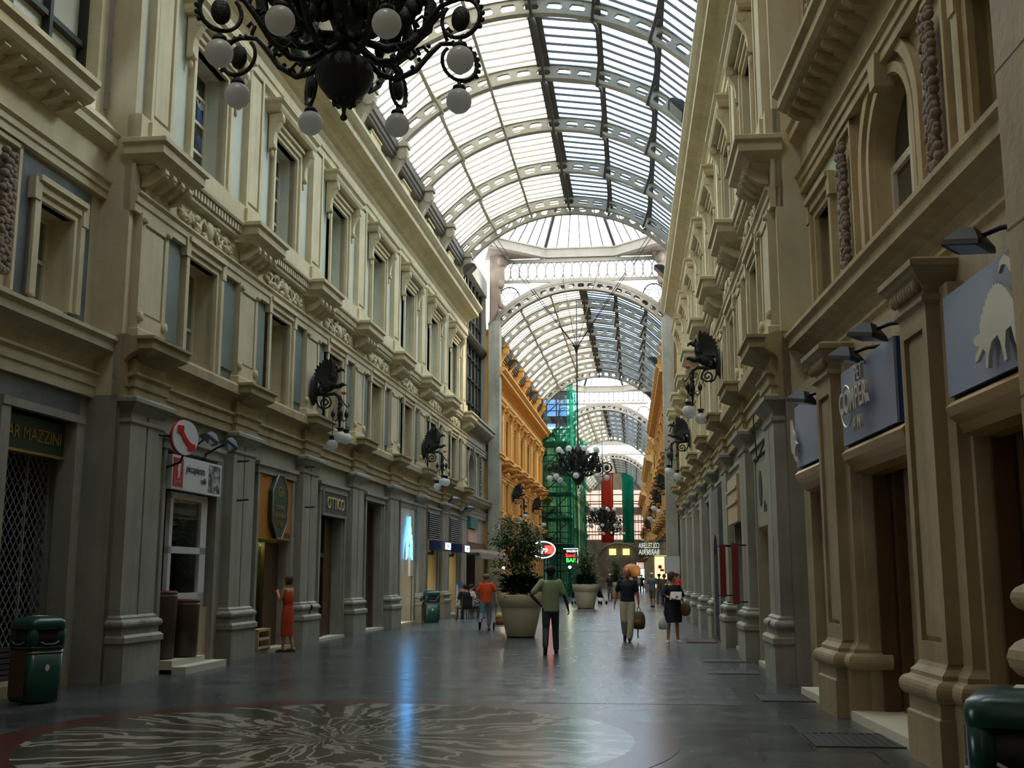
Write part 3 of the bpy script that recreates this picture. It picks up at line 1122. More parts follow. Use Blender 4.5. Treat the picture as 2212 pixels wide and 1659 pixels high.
def vault(name, label, Y0, Y1, ys, zsp, ribmat, nbar=8, first_end=True, last_end=True):
    root = struct(name, label, 'glass vault', T(*[(spans(Y0)[0] + spans(Y0)[1]) / 2, (Y0 + Y1) / 2, zsp]))
    rib = cached('rib', c_rib, ribmat, 'rib')

    def place(Y):
        xl, xr = spans(Y)
        return T((xl + xr) / 2, Y, zsp) @ SX((xr - xl) / 2 / HALF, 1, 1)
    for y in ys:
        put('rib', rib, place(y), root)
    er = cached('erib', lambda: c_rib(19, 0.18, DEP, True), ribmat, 'end_arch')
    put('end_arch', er, place(Y1), root)

    def P(a, r, Y):
        xl, xr = spans(Y)
        v = vp(a, r)
        return Vector(((xl + xr) / 2 + v.x * (xr - xl) / 2 / HALF, Y, zsp + v.z))
    allY = [Y0] + [y for y in ys if Y0 < y < Y1] + [Y1]
    # glass facets and their bars
    for i in range(6):
        a, b = FACETS[i], FACETS[i + 1]
        q = [P(a, RGL, Y0), P(b, RGL, Y0), P(b, RGL, Y1), P(a, RGL, Y1)]
        nn = (q[1] - q[0]).cross(q[3] - q[0]).normalized() * 0.01
        m = MB().add(q + [p + nn for p in q], [(0, 1, 2, 3), (7, 6, 5, 4), (0, 4, 5, 1), (1, 5, 6, 2), (2, 6, 7, 3), (3, 7, 4, 0)])
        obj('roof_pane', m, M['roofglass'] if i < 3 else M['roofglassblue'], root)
        m = MB()
        for k in range(len(allY) - 1):
            ya, yb = allY[k], allY[k + 1]
            nb = max(2, round(nbar * (yb - ya) / 4.45))
            for j in range(1, nb + 1):
                y = ya + (yb - ya) * j / nb
                m.bar(P(a, RGL - 0.04, y), P(b, RGL - 0.04, y), 0.036 if i < 3 else 0.046, 0.06 if i < 3 else 0.07)
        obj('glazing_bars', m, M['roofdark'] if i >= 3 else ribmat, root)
    # ridge and purlins: a straight rail under the glass and a bowed lower chord from rib to rib
    for i in range(1, 6):
        a = FACETS[i]
        m = MB()
        wide = 0.44 if i == 3 else (0.10 if i < 3 else 0.20)
        m.bar(P(a, RGL - 0.05, Y0), P(a, RGL - 0.05, Y1), wide, 0.10)
        for k in range(len(allY) - 1):
            ya, yb = allY[k], allY[k + 1]
            pts = []
            for j in range(9):
                u = j / 8
                sag = (abs(u - 0.5) * 2) ** 2.2
                pts.append(P(a, RGL - 0.12 - (DEP + 0.02) * sag, ya + (yb - ya) * u))
            for j in range(8):
                m.bar(pts[j], pts[j + 1], 0.09, 0.07)
            if i >= 3:
                for j in (1, 2, 6, 7):
                    m.bar(pts[j], P(a, RGL - 0.06, ya + (yb - ya) * j / 8), 0.05, 0.05)
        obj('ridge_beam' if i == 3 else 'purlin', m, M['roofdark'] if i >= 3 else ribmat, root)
    # eaves strip between the wall head and the glass
    m = MB()
    for s in (-1, 1):
        m.bar(P(s * AMAX, RGL - 0.10, Y0), P(s * AMAX, RGL - 0.10, Y1), 0.30, 0.5)
    obj('eaves_strip', m, M['roofdark'], root)
    return root


V1 = vault('ceiling', 'nearest iron and glass barrel vault over the gallery', 17.4, 49.6, [17.5 + 4.44 * k for k in range(8)], 15.95, M['roofiron'])


def lattice_screen(name, label, Y, z0, z1, xl, xr, n=18):
    """clerestory screen of interlaced ovals between two rails"""
    root = struct(name, label, 'lattice screen', T((xl + xr) / 2, Y, z0))
    m = MB().box(xl, xr, Y - 0.1, Y + 0.1, z0 - 0.16, z0).box(xl, xr, Y - 0.1, Y + 0.1, z1, z1 + 0.2)
    obj('rail', m, M['beam'], root)
    m = MB()
    w = (xr - xl) / n
    for i in range(n):
        c = xl + (i + 0.5) * w
        pts = [(c + math.cos(q) * w * 0.53, Y, (z0 + z1) / 2 + math.sin(q) * (z1 - z0) * 0.52) for q in [2 * PI * k / 16 for k in range(16)]]
        m.tube(pts, 0.035, 4, None, True)
        m.bar((c - w / 2, Y, z0), (c - w / 2, Y, z0 + 0.22), 0.03, 0.03)
    obj('oval_lattice', m, M['roofiron'], root)
    return root


def spandrel(name, label, Y, zsp, ztop):
    """front arch of a vault: ring, spandrel frame and the star circles in its corners"""
    xl, xr = spans(Y)
    root = struct(name, label, 'arch screen', T((xl + xr) / 2, Y, zsp))
    S = T((xl + xr) / 2, Y, zsp) @ SX((xr - xl) / 2 / HALF, 1, 1)
    put('front_arch', cached('frib', lambda: c_rib(21, 0.2, 0.42), M['beam'], 'front_arch'), S, root)
    m = MB()
    N = 30
    pts = [vp(-AMAX + 2 * AMAX * i / N, RAD + DEP + 0.1) for i in range(N + 1)]
    for i in range(N):
        m.bar(pts[i], pts[i + 1], 0.24, 0.14)
    obj('arch_ring', m, M['beam'], root, S)
    m = MB()
    for s in (-1, 1):
        x0 = (xl + 0.72) if s < 0 else (xr - 0.72)
        zc = ztop - 0.78
        circ = [(x0 + 0.56 * math.cos(q), Y, zc + 0.56 * math.sin(q)) for q in [2 * PI * k / 24 for k in range(24)]]
        m.tube(circ, 0.04, 5, None, True)
        for k in range(6):
            q = PI / 6 + k * PI / 3
            a = Vector((x0 + 0.56 * math.cos(q), Y, zc + 0.56 * math.sin(q)))
            b = Vector((x0 + 0.22 * math.cos(q + PI / 6), Y, zc + 0.22 * math.sin(q + PI / 6)))
            c = Vector((x0 + 0.22 * math.cos(q - PI / 6), Y, zc + 0.22 * math.sin(q - PI / 6)))
            m.bar(a, b, 0.035, 0.035)
            m.bar(a, c, 0.035, 0.035)
        m.bar((x0 - s * -0.56, Y, zc - 0.1), (x0 - s * -0.8, Y, zc - 0.9), 0.04, 0.04)
    obj('star_roundel', m, M['iron'], root)
    return root


def octagon_dome(name, label, cx, Y0, Y1, xl, xr, zb, rise, wallmat):
    """eight-sided glass lantern over a crossing, on a ring of plate beams"""
    cy = (Y0 + Y1) / 2
    root = struct(name, label, 'glass dome', T(cx, cy, zb))
    hx, hy = (xr - xl) / 2, (Y1 - Y0) / 2
    k = math.tan(PI / 8)

    def ring(f, z):
        a, b = hx * f, hy * f
        return [Vector((cx + x, cy + y, z)) for x, y in ((-a * k, b), (a * k, b), (a, b * k), (a, -b * k), (a * k, -b), (-a * k, -b), (-a, -b * k), (-a, b * k))]
    b0, b1 = ring(1.0, zb), ring(0.16, zb + rise)
    mid = [p.lerp(q, 0.42) for p, q in zip(b0, b1)]
    mid = [p + Vector((0, 0, rise * 0.08)) for p in mid]
    m = MB()
    for i in range(8):
        j = (i + 1) % 8
        m.bar(b0[i] - Vector((0, 0, 0.24)), b0[j] - Vector((0, 0, 0.24)), 0.30, 0.46)
        m.bar(b0[i], b0[j], 0.42, 0.08)
        m.bar(b0[i] - Vector((0, 0, 0.48)), b0[j] - Vector((0, 0, 0.48)), 0.42, 0.08)
    obj('ring_beam', m, M['beam'], root)
    m = MB()
    for i in range(8):
        m.bar(b0[i], mid[i], 0.16, 0.20)
        m.bar(mid[i], b1[i], 0.16, 0.20)
    obj('hip_rafters', m, M['roofdark'], root)
    m = MB()
    g = MB()
    for i in range(8):
        j = (i + 1) % 8
        m.bar(mid[i], mid[j], 0.06, 0.08)
        m.bar(b1[i], b1[j], 0.10, 0.12)
        for q in range(1, 6):
            u = q / 6
            m.bar(b0[i].lerp(b0[j], u), mid[i].lerp(mid[j], u), 0.05, 0.06)
            m.bar(mid[i].lerp(mid[j], u), b1[i].lerp(b1[j], u), 0.04, 0.05)
        up = Vector((0, 0, 0.08))
        g.add([b0[i] + up, b0[j] + up, mid[j] + up, mid[i] + up, b1[j] + up, b1[i] + up], [(0, 1, 2, 3), (3, 2, 4, 5)])
    g.add([p + Vector((0, 0, 0.08)) for p in b1], [tuple(range(8))])
    obj('glazing_bars', m, M['roofdark'], root)
    obj('dome_pane', g, M['domeglass'], root)
    # corner squinches between the square crossing and the octagon
    m = MB()
    z = zb - 0.5
    for sx, sy, i, j in ((1, 1, 1, 2), (1, -1, 3, 4), (-1, -1, 5, 6), (-1, 1, 7, 0)):
        c = Vector((cx + sx * hx * 1.12, cy + sy * hy * 1.02, z))
        p, q = b0[i].copy(), b0[j].copy()
        p.z = q.z = z
        m.add([p, q, c, p + Vector((0, 0, 0.5)), q + Vector((0, 0, 0.5)), c + Vector((0, 0, 0.5))], [(0, 1, 2), (5, 4, 3), (0, 3, 4, 1), (1, 4, 5, 2), (2, 5, 3, 0)])
    obj('corner_squinch', m, wallmat, root)
    return root
# ------------------------------------------------------------------ crossings between the blocks
def c_garland(hw=0.28, z0=5.55, z1=7.62, y=-0.2, seed=1):
    rnd = random.Random(seed)
    m = MB()
    n = 26
    for k in range(n):
        z = z0 + 0.2 + (z1 - z0 - 0.4) * k / (n - 1)
        w = 0.07 + 0.05 * abs(math.sin(k * 0.85))
        for s in (-1, 0, 1):
            m.sphere((s * w + rnd.uniform(-.02, .02), y + 0.02, z + rnd.uniform(-.03, .03)), 0.055 + 0.02 * rnd.random(), 6, 4, (1, 0.9, 0.9))
    return m


def c_frame_panel(hw, z0, z1, y=-0.22, w=0.07):
    m = MB()
    m.box(-hw, -hw + w, -0.4, y, z0, z1)
    m.box(hw - w, hw, -0.4, y, z0, z1)
    m.box(-hw, hw, -0.4, y, z1 - w, z1)
    m.box(-hw, hw, -0.4, y, z0, z0 + w)
    return m


def arch_band(r0, r1, zc, y0, y1, n=18, mb=None, z0=None):
    """half ring in the xz plane, with straight legs down to z0"""
    m = mb or MB()
    pts = []
    if z0 is not None:
        pts.append((PI, zc - z0))
    vs = []
    prof = []
    if z0 is not None:
        prof.append(((r0, z0), (r1, z0)))
    for i in range(n + 1):
        a = PI * i / n
        prof.append(((r0 * math.cos(a), zc + r0 * math.sin(a)), (r1 * math.cos(a), zc + r1 * math.sin(a))))
    if z0 is not None:
        prof.append(((-r0, z0), (-r1, z0)))
    for (a, b) in prof:
        vs += [(a[0], y0, a[1]), (b[0], y0, b[1]), (b[0], y1, b[1]), (a[0], y1, a[1])]
    fs = []
    for i in range(len(prof) - 1):
        p, q = 4 * i, 4 * i + 4
        for k in range(4):
            l = (k + 1) % 4
            fs.append((p + k, q + k, q + l, p + l))
    fs += [(0, 1, 2, 3), (len(vs) - 4, len(vs) - 1, len(vs) - 2, len(vs) - 3)]
    return m.add(vs, fs)


def arch_wall(hw, r, zc, z0, z1, y, depth=0.45):
    """wall field hw wide with a round-headed opening of radius r, springing zc, sill z0"""
    m = MB()
    m.box(-hw, -r, y - depth, y, z0, zc)
    m.box(r, hw, y - depth, y, z0, zc)
    N = 18
    arc = [(r * math.cos(PI * i / N), zc + r * math.sin(PI * i / N)) for i in range(N + 1)]
    for i in range(N):
        (xa, za), (xb, zb) = arc[i], arc[i + 1]
        vs = []
        for yy in (y, y - depth):
            vs += [(xa, yy, za), (xb, yy, zb), (xb, yy, z1), (xa, yy, z1)]
        m.add(vs, [(0, 1, 2, 3), (7, 6, 5, 4), (0, 4, 5, 1), (2, 6, 7, 3)])
    m.box(-hw, -r, y - depth, y, zc, z1)
    m.box(r, hw, y - depth, y, zc, z1)
    return m


def iron_window(root, Mc, hw, z0, z1, zmid, panes, step=1.14, trans=()):
    """tall glazed iron screen"""
    m = MB()
    n = max(2, round(2 * hw / step))
    for i in range(n + 1):
        x = -hw + 2 * hw * i / n
        w = 0.045 if i % 2 else 0.075
        m.box(x - w, x + w, -0.66, -0.52, z0, z1)
    for z in list(trans):
        m.box(-hw, hw, -0.66, -0.54, z - 0.045, z + 0.045)
    m.run([(-0.40, zmid - 0.25), (-0.30, zmid - 0.15), (-0.22, zmid), (-0.22, zmid + 0.12), (-0.38, zmid + 0.2)], -hw, hw, back=-0.6)
    fr = put('iron_screen', m.mesh('iron_screen', M['iron']), Mc, root)
    p = MB().box(-hw, hw, -0.68, -0.66, z0, z1)
    put('screen_pane', p.mesh('screen_pane', M[panes]), Mc, fr)


def crossing(name, label, wall, t0, t1, off, zs=1.0, mats=None, garl=2.35, flank=3.95, tc=None, ground=True, iron_hw=None, zi=(9.15, 16.3), fwin=(0.48, 5.62, 7.08), lblside='', corn_hw=3.8):
    mt = dict(body='cream', stone='stone', back='bluemarble')
    mt.update(mats or {})
    g = lambda k: M[mt[k]]
    tc = (t0 + t1) / 2 if tc is None else tc
    root = struct(name, label, 'crossing wall', wall.M(tc, off))
    Mc = wall.M(tc, off) @ SX(1, 1, zs)
    sg = wall.sg
    a, b = sorted((sg * (t0 - tc), sg * (t1 - tc)))
    ihw = iron_hw or min(-a, b) - 0.35
    # ground storey
    holes = []
    if ground:
        for f in (-flank, flank):
            if a < f - 1 and f + 1 < b:
                holes.append((f - 0.98, f + 0.98, 0, 3.96))
        holes.append((-1.35, 1.35, 0, 3.9))
    put('ground_wall', holed_wall(a, b, 0, 4.46, holes, depth=0.8).mesh('ground_wall', g('stone')), Mc, root)
    put('architrave', c_architrave(a, b).mesh('architrave', g('body')), Mc, root)
    m = MB()
    m.run([(-0.22, 4.82), (-0.22, 4.98), (-0.16, 5.06), (-0.04, 5.12), (0.10, 5.16), (0.10, 5.28), (0.16, 5.33), (0.16, 5.39), (-0.20, 5.44)], a, b)
    put('sill_course', m.mesh('sill_course', g('body')), Mc, root)
    # middle storey
    ow, wz0, wz1 = fwin
    hs = [(f - ow, f + ow, wz0, wz1) for f in (-flank, flank) if a < f - 1.05 and f + 1.05 < b]
    R = 0.85
    up = holed_wall(a, b, 5.40, 7.75, hs + [(-1.45, 1.45, 5.42, 7.74)])
    put('upper_wall', up.mesh('upper_wall', g('body')), Mc, root)
    put('arch_field', arch_wall(1.46, R, 6.72, 5.42, 7.75, -0.34).mesh('arch_field', g('body')), Mc, root)
    m = arch_band(R + 0.02, R + 0.14, 6.72, -0.36, -0.27, z0=5.44)
    arch_band(R + 0.26, R + 0.42, 6.72, -0.36, -0.24, z0=5.44, mb=m)
    m.prism([(-0.10, 7.45), (0.10, 7.45), (0.16, 7.85), (-0.16, 7.85)], 0, 'y', -0.36, -0.12)
    ar = put('archivolt', m.mesh('archivolt', g('body')), Mc, root)
    put('arched_pane', MB().box(-R, R, -0.62, -0.60, 5.44, 7.60).mesh('arched_pane', M['pane']), Mc, ar)
    m = MB()
    m.box(-0.05, 0.05, -0.60, -0.54, 5.44, 7.55).box(-R, R, -0.60, -0.55, 6.66, 6.76).box(-R, -R + .08, -0.60, -0.54, 5.44, 6.75).box(R - .08, R, -0.60, -0.54, 5.44, 6.75)
    put('arched_frame', m.mesh('arched_frame', M['frame']), Mc, ar)
    for s in (-1, 1):
        G = Mc @ T(s * garl, 0, 0)
        put('garland_panel', cached('gp', lambda: c_frame_panel(0.36, 5.5, 7.70), g('body'), 'garland_panel'), G, root)
        put('fruit_garland', cached('ga', c_garland, M['brownstone'], 'fruit_garland'), G, root)
        f = s * flank
        if a < f - 1.05 and f + 1.05 < b:
            m = holed_wall(f - 1.03, f + 1.03, 5.46, 7.68, [(f - ow - .1, f + ow + .1, wz0 - .05, wz1 + .1)], y=-0.28, depth=0.05)
            put('marble_field', m.mesh('marble_field', g('back')), Mc, root)
            sr = put('window_surround', cached('sf', lambda: c_surround(ow, wz0, wz1, 0.24), g('body'), 'window_surround'), Mc @ T(f, 0, 0), root)
            put('window_frame', cached('wff', lambda: c_window_frame(ow, wz0, wz1, bars=(0.52,)), M['frame'], 'window_frame'), Mc @ T(f, 0, 0), sr)
            put('window_pane', cached('wfp', lambda: c_pane(ow, wz0, wz1), M['panegreen'], 'window_pane'), Mc @ T(f, 0, 0), sr)
    put('second_architrave', c_architrave(a, b, z=7.72, h=0.30).mesh('second_architrave', g('body')), Mc, root)
    m = MB()
    m.run([(-0.22, 8.0), (-0.22, 8.50), (-0.15, 8.55), (-0.05, 8.62), (-0.05, 8.74), (0.0, 8.80), (-0.20, 9.05)], a, b)
    ca, cb = max(a, -corn_hw), min(b, corn_hw)
    m.run([(0.06, 8.66), (0.24, 8.72), (0.30, 8.78), (0.30, 8.92), (0.38, 8.98), (0.38, 9.06), (0.1, 9.12)], ca, cb)
    x = ca + 0.2
    while x < cb - 0.1:
        m.prism([(-0.2, 8.70), (0.16, 8.70), (0.17, 8.63), (0.06, 8.55), (-0.2, 8.50)], 0, 'x', x - 0.07, x + 0.07)
        x += 0.38
    put('modillion_cornice', m.mesh('modillion_cornice', g('body')), Mc, root)
    # glazed iron storey with stone piers and carved strips
    ya, yb = max(a, -ihw), min(b, ihw)
    m = MB()
    for p, q in ((a, ya), (yb, b)):
        if q - p > 0.02:
            m.box(p, q, -0.7, -0.30, 9.0, zi[1])
    m.box(a, b, -0.7, -0.25, zi[1], zi[1] + 0.9)
    put('pier_wall', m.mesh('pier_wall', g('body')), Mc, root)
    m = MB()
    rnd = random.Random(5)
    for s in (-1, 1):
        x = s * (ihw + 0.42)
        if a < x < b:
            m.box(x - 0.17, x - 0.13, -0.4, -0.24, 9.25, zi[1])
            m.box(x + 0.13, x + 0.17, -0.4, -0.24, 9.25, zi[1])
            for k in range(44):
                m.sphere((x + 0.05 * math.sin(k * 1.7), -0.28, 9.4 + k * (zi[1] - 9.6) / 44), 0.06, 6, 4, (1.0, 0.6, 1.2))
    if m.v:
        put('carved_strip', m.mesh('carved_strip', g('stone')), Mc, root)
    iron_window(root, Mc @ T((ya + yb) / 2, 0, 0), (yb - ya) / 2, 9.12, zi[1], 13.4, 'paneblind', trans=(10.24, 11.5, 12.6, 14.6))
    return root, Mc


# near crossing, left side
XL1, MXL1 = crossing('wall_left.001', 'near left crossing wall with a fruit garland, a marble framed window and a gated bar', WL, -30.0, -1.22, -0.5, tc=-6.6, iron_hw=4.9, flank=3.92, garl=2.5)
# near crossing, right side (turned a few degrees)
XR1, MXR1 = crossing('wall_right.001', 'near right crossing wall with an arched window over blue shop signs', WNR, -30.0, 3.45, -0.5, tc=-1.35, ground=False, garl=1.85, flank=3.3, iron_hw=3.4,
                     mats=dict(body='stonewarmup', stone='stonewarm', back='paleblue'), corn_hw=3.6)
# second crossing
Y2A, Y2B = 50.2, 58.7
WL2 = Wall(-7.10, 59, 1.0, 'left')
WR2 = Wall(1.97, 59, -0.25, 'right')
crossing('wall_left.002', 'left wall of the second crossing with an iron window over a canopied shop', WL, 31.3, 40.9, -0.45, mats=dict(body='stone', stone='stone'), zi=(8.9, 16.6))
crossing('wall_right.002', 'right wall of the second crossing', WR, 32.6, 41.6, -0.45, mats=dict(body='stone', stone='stone'), zi=(8.9, 16.6))
WALL2L = facade('wall_left.003', 'orange left facade beyond the second crossing', WL2, 0.3, 3.85, 7, 0.925, 1, dict(body='orangetrim', low='orangetrim', panel='orange', third='orange', stone='orangetrim', base='orange', frame='brownstone'), side='left')
WALL2R = facade('wall_right.003', 'ochre right facade beyond the second crossing', WR2, 0.3, 3.85, 7, 0.925, 1, dict(body='ochre', low='ochre', panel='ochre', third='ochre', stone='stonewarm', base='stonewarm', frame='brownstone'), side='right')
V2 = vault('ceiling.001', 'second barrel vault beyond the lattice screen', 59.0, 86.4, [59.1 + 3.88 * k for k in range(8)], 14.75, M['roofiron'])
xl2, xr2 = spans(59)
spandrel('trim_1', 'front arch of the second vault with star roundels', 58.9, 14.75, 17.42)
lattice_screen('trim_2', 'oval lattice clerestory over the second vault', 58.95, 17.6, 18.55, xl2 + 0.3, xr2 - 0.3)
xa, xb = spans(54.4)
octagon_dome('ceiling.002', 'octagonal glass lantern over the second crossing', (xa + xb) / 2, 50.0, 58.9, xa, xb, 19.3, 3.4, M['brownstone'])
# masonry corner brackets carrying the lantern
cb = struct('trim_3', 'carved stone corner brackets under the second lantern', 'bracket', T(xl2, 58.7, 14))
for s, x in ((1, xl2), (-1, xr2)):
    m = MB()
    for y0, y1 in ((58.2, 59.1),):
        pts = [(0, 19.2), (s * 1.15, 19.2), (s * 1.05, 18.7), (s * 0.75, 18.3), (s * 0.80, 17.6), (s * 0.55, 16.9), (s * 0.62, 16.3), (s * 0.35, 15.6), (0, 14.9)]
        m.prism([(x + p[0] - s * 0.3, p[1]) for p in pts], 0, 'y', y0, y1)
        for z, r in ((18.5, 0.25), (17.2, 0.2), (16.0, 0.16)):
            m.sphere((x + s * 0.35, y0, z), r, 8, 6, (1, 0.8, 1.3))
    obj('corner_bracket', m, M['brownstone'], cb)
    put('corner_pier', MB().box(x - 0.35, x + 0.25, 58.3, 59.3, 0, 15.2).mesh('corner_pier', M['stone']), None, cb)

# third crossing, third block, fourth crossing, fourth block
WL3 = Wall(-6.75, 97, 0.9, 'left')
WR3 = Wall(1.75, 97, -0.25, 'right')
crossing('wall_left.004', 'left wall of the third crossing behind the scaffold', WL2, 27.7, 37.6, -0.45, 0.9, mats=dict(body='ochre', stone='stonewarm'), zi=(8.9, 17.0))
crossing('wall_right.004', 'right wall of the third crossing', WR2, 27.7, 37.6, -0.45, 0.9, mats=dict(body='ochre', stone='stonewarm'), zi=(8.9, 17.0))
facade('wall_left.005', 'cream left facade far down the gallery', WL3, 0.3, 3.7, 6, 0.86, 1, dict(body='cream', panel='cream', third='cream'), side='left')
facade('wall_right.005', 'ochre right facade far down the gallery', WR3, 0.3, 3.7, 6, 0.86, 1, dict(body='ochre', low='ochre', panel='ochre', third='ochre', stone='stonewarm', base='stonewarm'), side='right')
vault('ceiling.003', 'third barrel vault far down the gallery', 97.0, 119.6, [97.1 + 3.2 * k for k in range(8)], 13.7, M['roofiron'], 6)
xl3, xr3 = spans(97)
spandrel('trim_4', 'front arch of the third vault', 96.9, 13.7, 16.4)
lattice_screen('trim_5', 'oval lattice clerestory over the third vault', 96.95, 16.55, 17.6, xl3 + 0.3, xr3 - 0.3)
octagon_dome('ceiling.004', 'glass lantern over the third crossing', (xl3 + xr3) / 2, 86.8, 96.8, xl3, xr3, 18.0, 3.0, M['brownstone'])
WL4 = Wall(-6.3, 128, 0.9, 'left')
WR4 = Wall(1.6, 128, -0.25, 'right')
crossing('wall_left.006', 'left wall of the fourth crossing', WL3, 23.0, 31.0, -0.45, 0.84, mats=dict(body='cream', stone='stonewarm'), zi=(8.9, 17.0))
crossing('wall_right.006', 'right wall of the fourth crossing', WR3, 23.0, 31.0, -0.45, 0.84, mats=dict(body='ochre', stone='stonewarm'), zi=(8.9, 17.0))
facade('wall_left.007', 'last left facade before the end screen', WL4, 0.3, 3.7, 6, 0.80, 1, dict(body='cream', panel='cream', third='cream'), side='left')
facade('wall_right.007', 'last right facade before the end screen', WR4, 0.3, 3.7, 6, 0.80, 1, dict(body='ochre', low='ochre', panel='ochre', third='ochre', stone='stonewarm', base='stonewarm'), side='right')
vault('ceiling.005', 'fourth barrel vault in front of the end screen', 128.0, 150.4, [128.1 + 3.2 * k for k in range(8)], 12.6, M['roofiron'], 5)
xl4, xr4 = spans(128)
spandrel('trim_6', 'front arch of the fourth vault', 127.9, 12.6, 15.2)
lattice_screen('trim_7', 'oval lattice clerestory over the fourth vault', 127.95, 15.4, 16.5, xl4 + 0.3, xr4 - 0.3)
octagon_dome('ceiling.006', 'glass lantern over the fourth crossing', (xl4 + xr4) / 2, 120.0, 127.8, xl4, xr4, 16.9, 2.6, M['brownstone'])

# ------------------------------------------------------------------ end screen of the gallery
YE = 150.6
es = struct('wall_back', 'glazed end screen of the gallery with arched fanlight', 'end screen', T(-2.0, YE, 0))
m = MB()
m.box(-8.5, -6.0, YE, YE + 0.5, 0, 16)
m.box(2.2, 4.5, YE, YE + 0.5, 0, 16)
m.box(-6.0, 2.2, YE, YE + 0.4, 13.3, 16.0)
m.box(-6.0, 2.2, YE, YE + 0.5, 9.6, 10.6)
m.box(-6.0, 2.2, YE, YE + 0.5, 3.4, 6.3)
m.box(-6.0, 0.7, YE, YE + 0.5, 0, 3.4)
for x in (-3.55, -0.35):
    m.box(x - 0.22, x + 0.22, YE, YE + 0.3, 6.3, 13.3)
obj('screen_wall', m, M['brownstone'], es)
m = MB()
for x in [-6.0 + 0.41 * k for k in range(21)]:
    m.box(x - 0.03, x + 0.03, YE - 0.02, YE + 0.1, 6.3, 9.6)
for z in (6.95, 7.35, 8.6, 8.8, 11.05, 11.4, 12.3):
    m.box(-6.0, 2.2, YE - 0.02, YE + 0.1, z - 0.06, z + 0.06)
for x in (-5.4, -4.2, -2.9, -1.1, 0.4, 1.6):
    m.box(x - 0.03, x + 0.03, YE - 0.02, YE + 0.1, 10.6, 13.3)
obj('screen_bars', m, M['iron'], es)
m = MB()
for s, (xa_, xb_) in enumerate(((-6.0, -3.6), (-0.3, 2.2))):
    m.box(xa_, xb_, YE + 0.02, YE + 0.2, 12.9, 13.3)
N = 16
arc = [(-1.95 + 1.6 * math.cos(PI * i / N), 11.5 + 1.6 * math.sin(PI * i / N)) for i in range(N + 1)]
for i in range(N):
    (x1_, z1_), (x2_, z2_) = arc[i], arc[i + 1]
    m.add([(x1_, YE - .03, z1_), (x2_, YE - .03, z2_), (x2_, YE - .03, 13.35), (x1_, YE - .03, 13.35), (x1_, YE + .15, z1_), (x2_, YE + .15, z2_), (x2_, YE + .15, 13.35), (x1_, YE + .15, 13.35)],
          [(0, 1, 2, 3), (7, 6, 5, 4), (0, 4, 5, 1), (1, 5, 6, 2), (2, 6, 7, 3), (3, 7, 4, 0)])
obj('fanlight_surround', m, M['brownstone'], es)
obj('screen_pane', MB().box(-6.0, 2.2, YE + 0.12, YE + 0.15, 6.3, 13.3).box(0.72, 2.2, YE + 0.12, YE + 0.15, 2.5, 3.4), M['endglass'], es)
m = MB().box(0.7, 2.2, YE - .05, YE + .1, 2.42, 2.52).box(0.7, 2.2, YE - .05, YE + .1, 1.95, 2.02).box(0.7, 2.2, YE - .05, YE + .1, 3.3, 3.4)
obj('door_bars', m, M['iron'], es)

# unseen opaque roof and end wall, added to hold back skylight near the camera
nr = struct('ceiling.007', 'added unseen roof over the near crossing, its round hole sized for the light', 'ceiling')
zr = 18.3
m = MB()
N = 24
cx0, cy0, r0 = -2.9, 9.0, ROOF_HOLE
sq = []
for i in range(N):
    a = 2 * PI * i / N
    c, s = math.cos(a), math.sin(a)
    k = 1 / max(abs(c) / 8.0, abs(s) / 9.4)
    sq.append((cx0 + c * k, min(cy0 + s * k, 17.35)))
vs, fs = [], []
for z in (zr, zr + 0.3):
    vs += [(cx0 + r0 * math.cos(2 * PI * i / N), cy0 + r0 * math.sin(2 * PI * i / N), z) for i in range(N)] + [(p[0], p[1], z) for p in sq]
for i in range(N):
    j = (i + 1) % N
    fs += [(i, j, N + j, N + i), (2 * N + i, 3 * N + i, 3 * N + j, 2 * N + j), (i, 2 * N + i, 2 * N + j, j)]
m.add(vs, fs)
m.box(-12, 7, -14, 1.0, zr, zr + 0.3).box(-13, -10, 0, 17.4, zr, zr + 0.3).box(5, 8, 0, 17.4, zr, zr + 0.3)
obj('light_blocking_roof', m, M['beam'], nr)
obj('light_blocking_wall', MB().box(-12, 7, -14.3, -14.0, 0, zr + 0.3).box(-12, 7, 17.0, 17.36, 18.3, 21), M['stonewarm'], nr)
# ------------------------------------------------------------------ floor
fl = struct('floor', 'dark polished slate paving of the gallery', 'floor')
obj('paving', MB().box(-14, 9, -14, 175, -0.25, 0), M['floor'], fl)
MED = (-3.05, 11.55)
def disc(r0, r1, z0, z1, n=72):
    m = MB()
    vs = []
    for z in (z0, z1):
        for r in (r0, r1):
            vs += [(r * math.cos(2 * PI * i / n), r * math.sin(2 * PI * i / n), z) for i in range(n)]
    fs = []
    for i in range(n):
        j = (i + 1) % n
        fs += [(2 * n + i, 3 * n + i, 3 * n + j, 2 * n + j), (n + i, n + j, 3 * n + j, 3 * n + i)]
        if r0 > 0.001:
            fs += [(i, 2 * n + i, 2 * n + j, j)]
    return m.add(vs, fs)
Mmed = T(MED[0], MED[1], 0)
md = obj('marble_medallion', disc(0.0005, 3.05, -0.02, 0.004), M['medallion'], fl, Mmed)
md['label'] = 'round marble inlay of pale branching veins'
rb = obj('red_border', disc(3.05, 3.5, -0.02, 0.0035), M['redmarble'], fl, Mmed)
rb['label'] = 'dark red marble ring round the inlay'
m = MB()
m.box(-7.3, 2.0, 51.6, 53.2, -0.02, 0.003)
m.box(-7.3, 2.0, 66.0, 67.0, -0.02, 0.003)
obj('cross_band', m, M['redmarble'], fl)
m = MB()
m.box(-6.9, 1.9, 33.5, 51.0, -0.02, 0.0025)
m.box(-6.6, 1.8, 54.0, 65.6, -0.02, 0.0025)
m.box(-1.4, 1.4, 14.9, 33.0, -0.02, 0.0025)
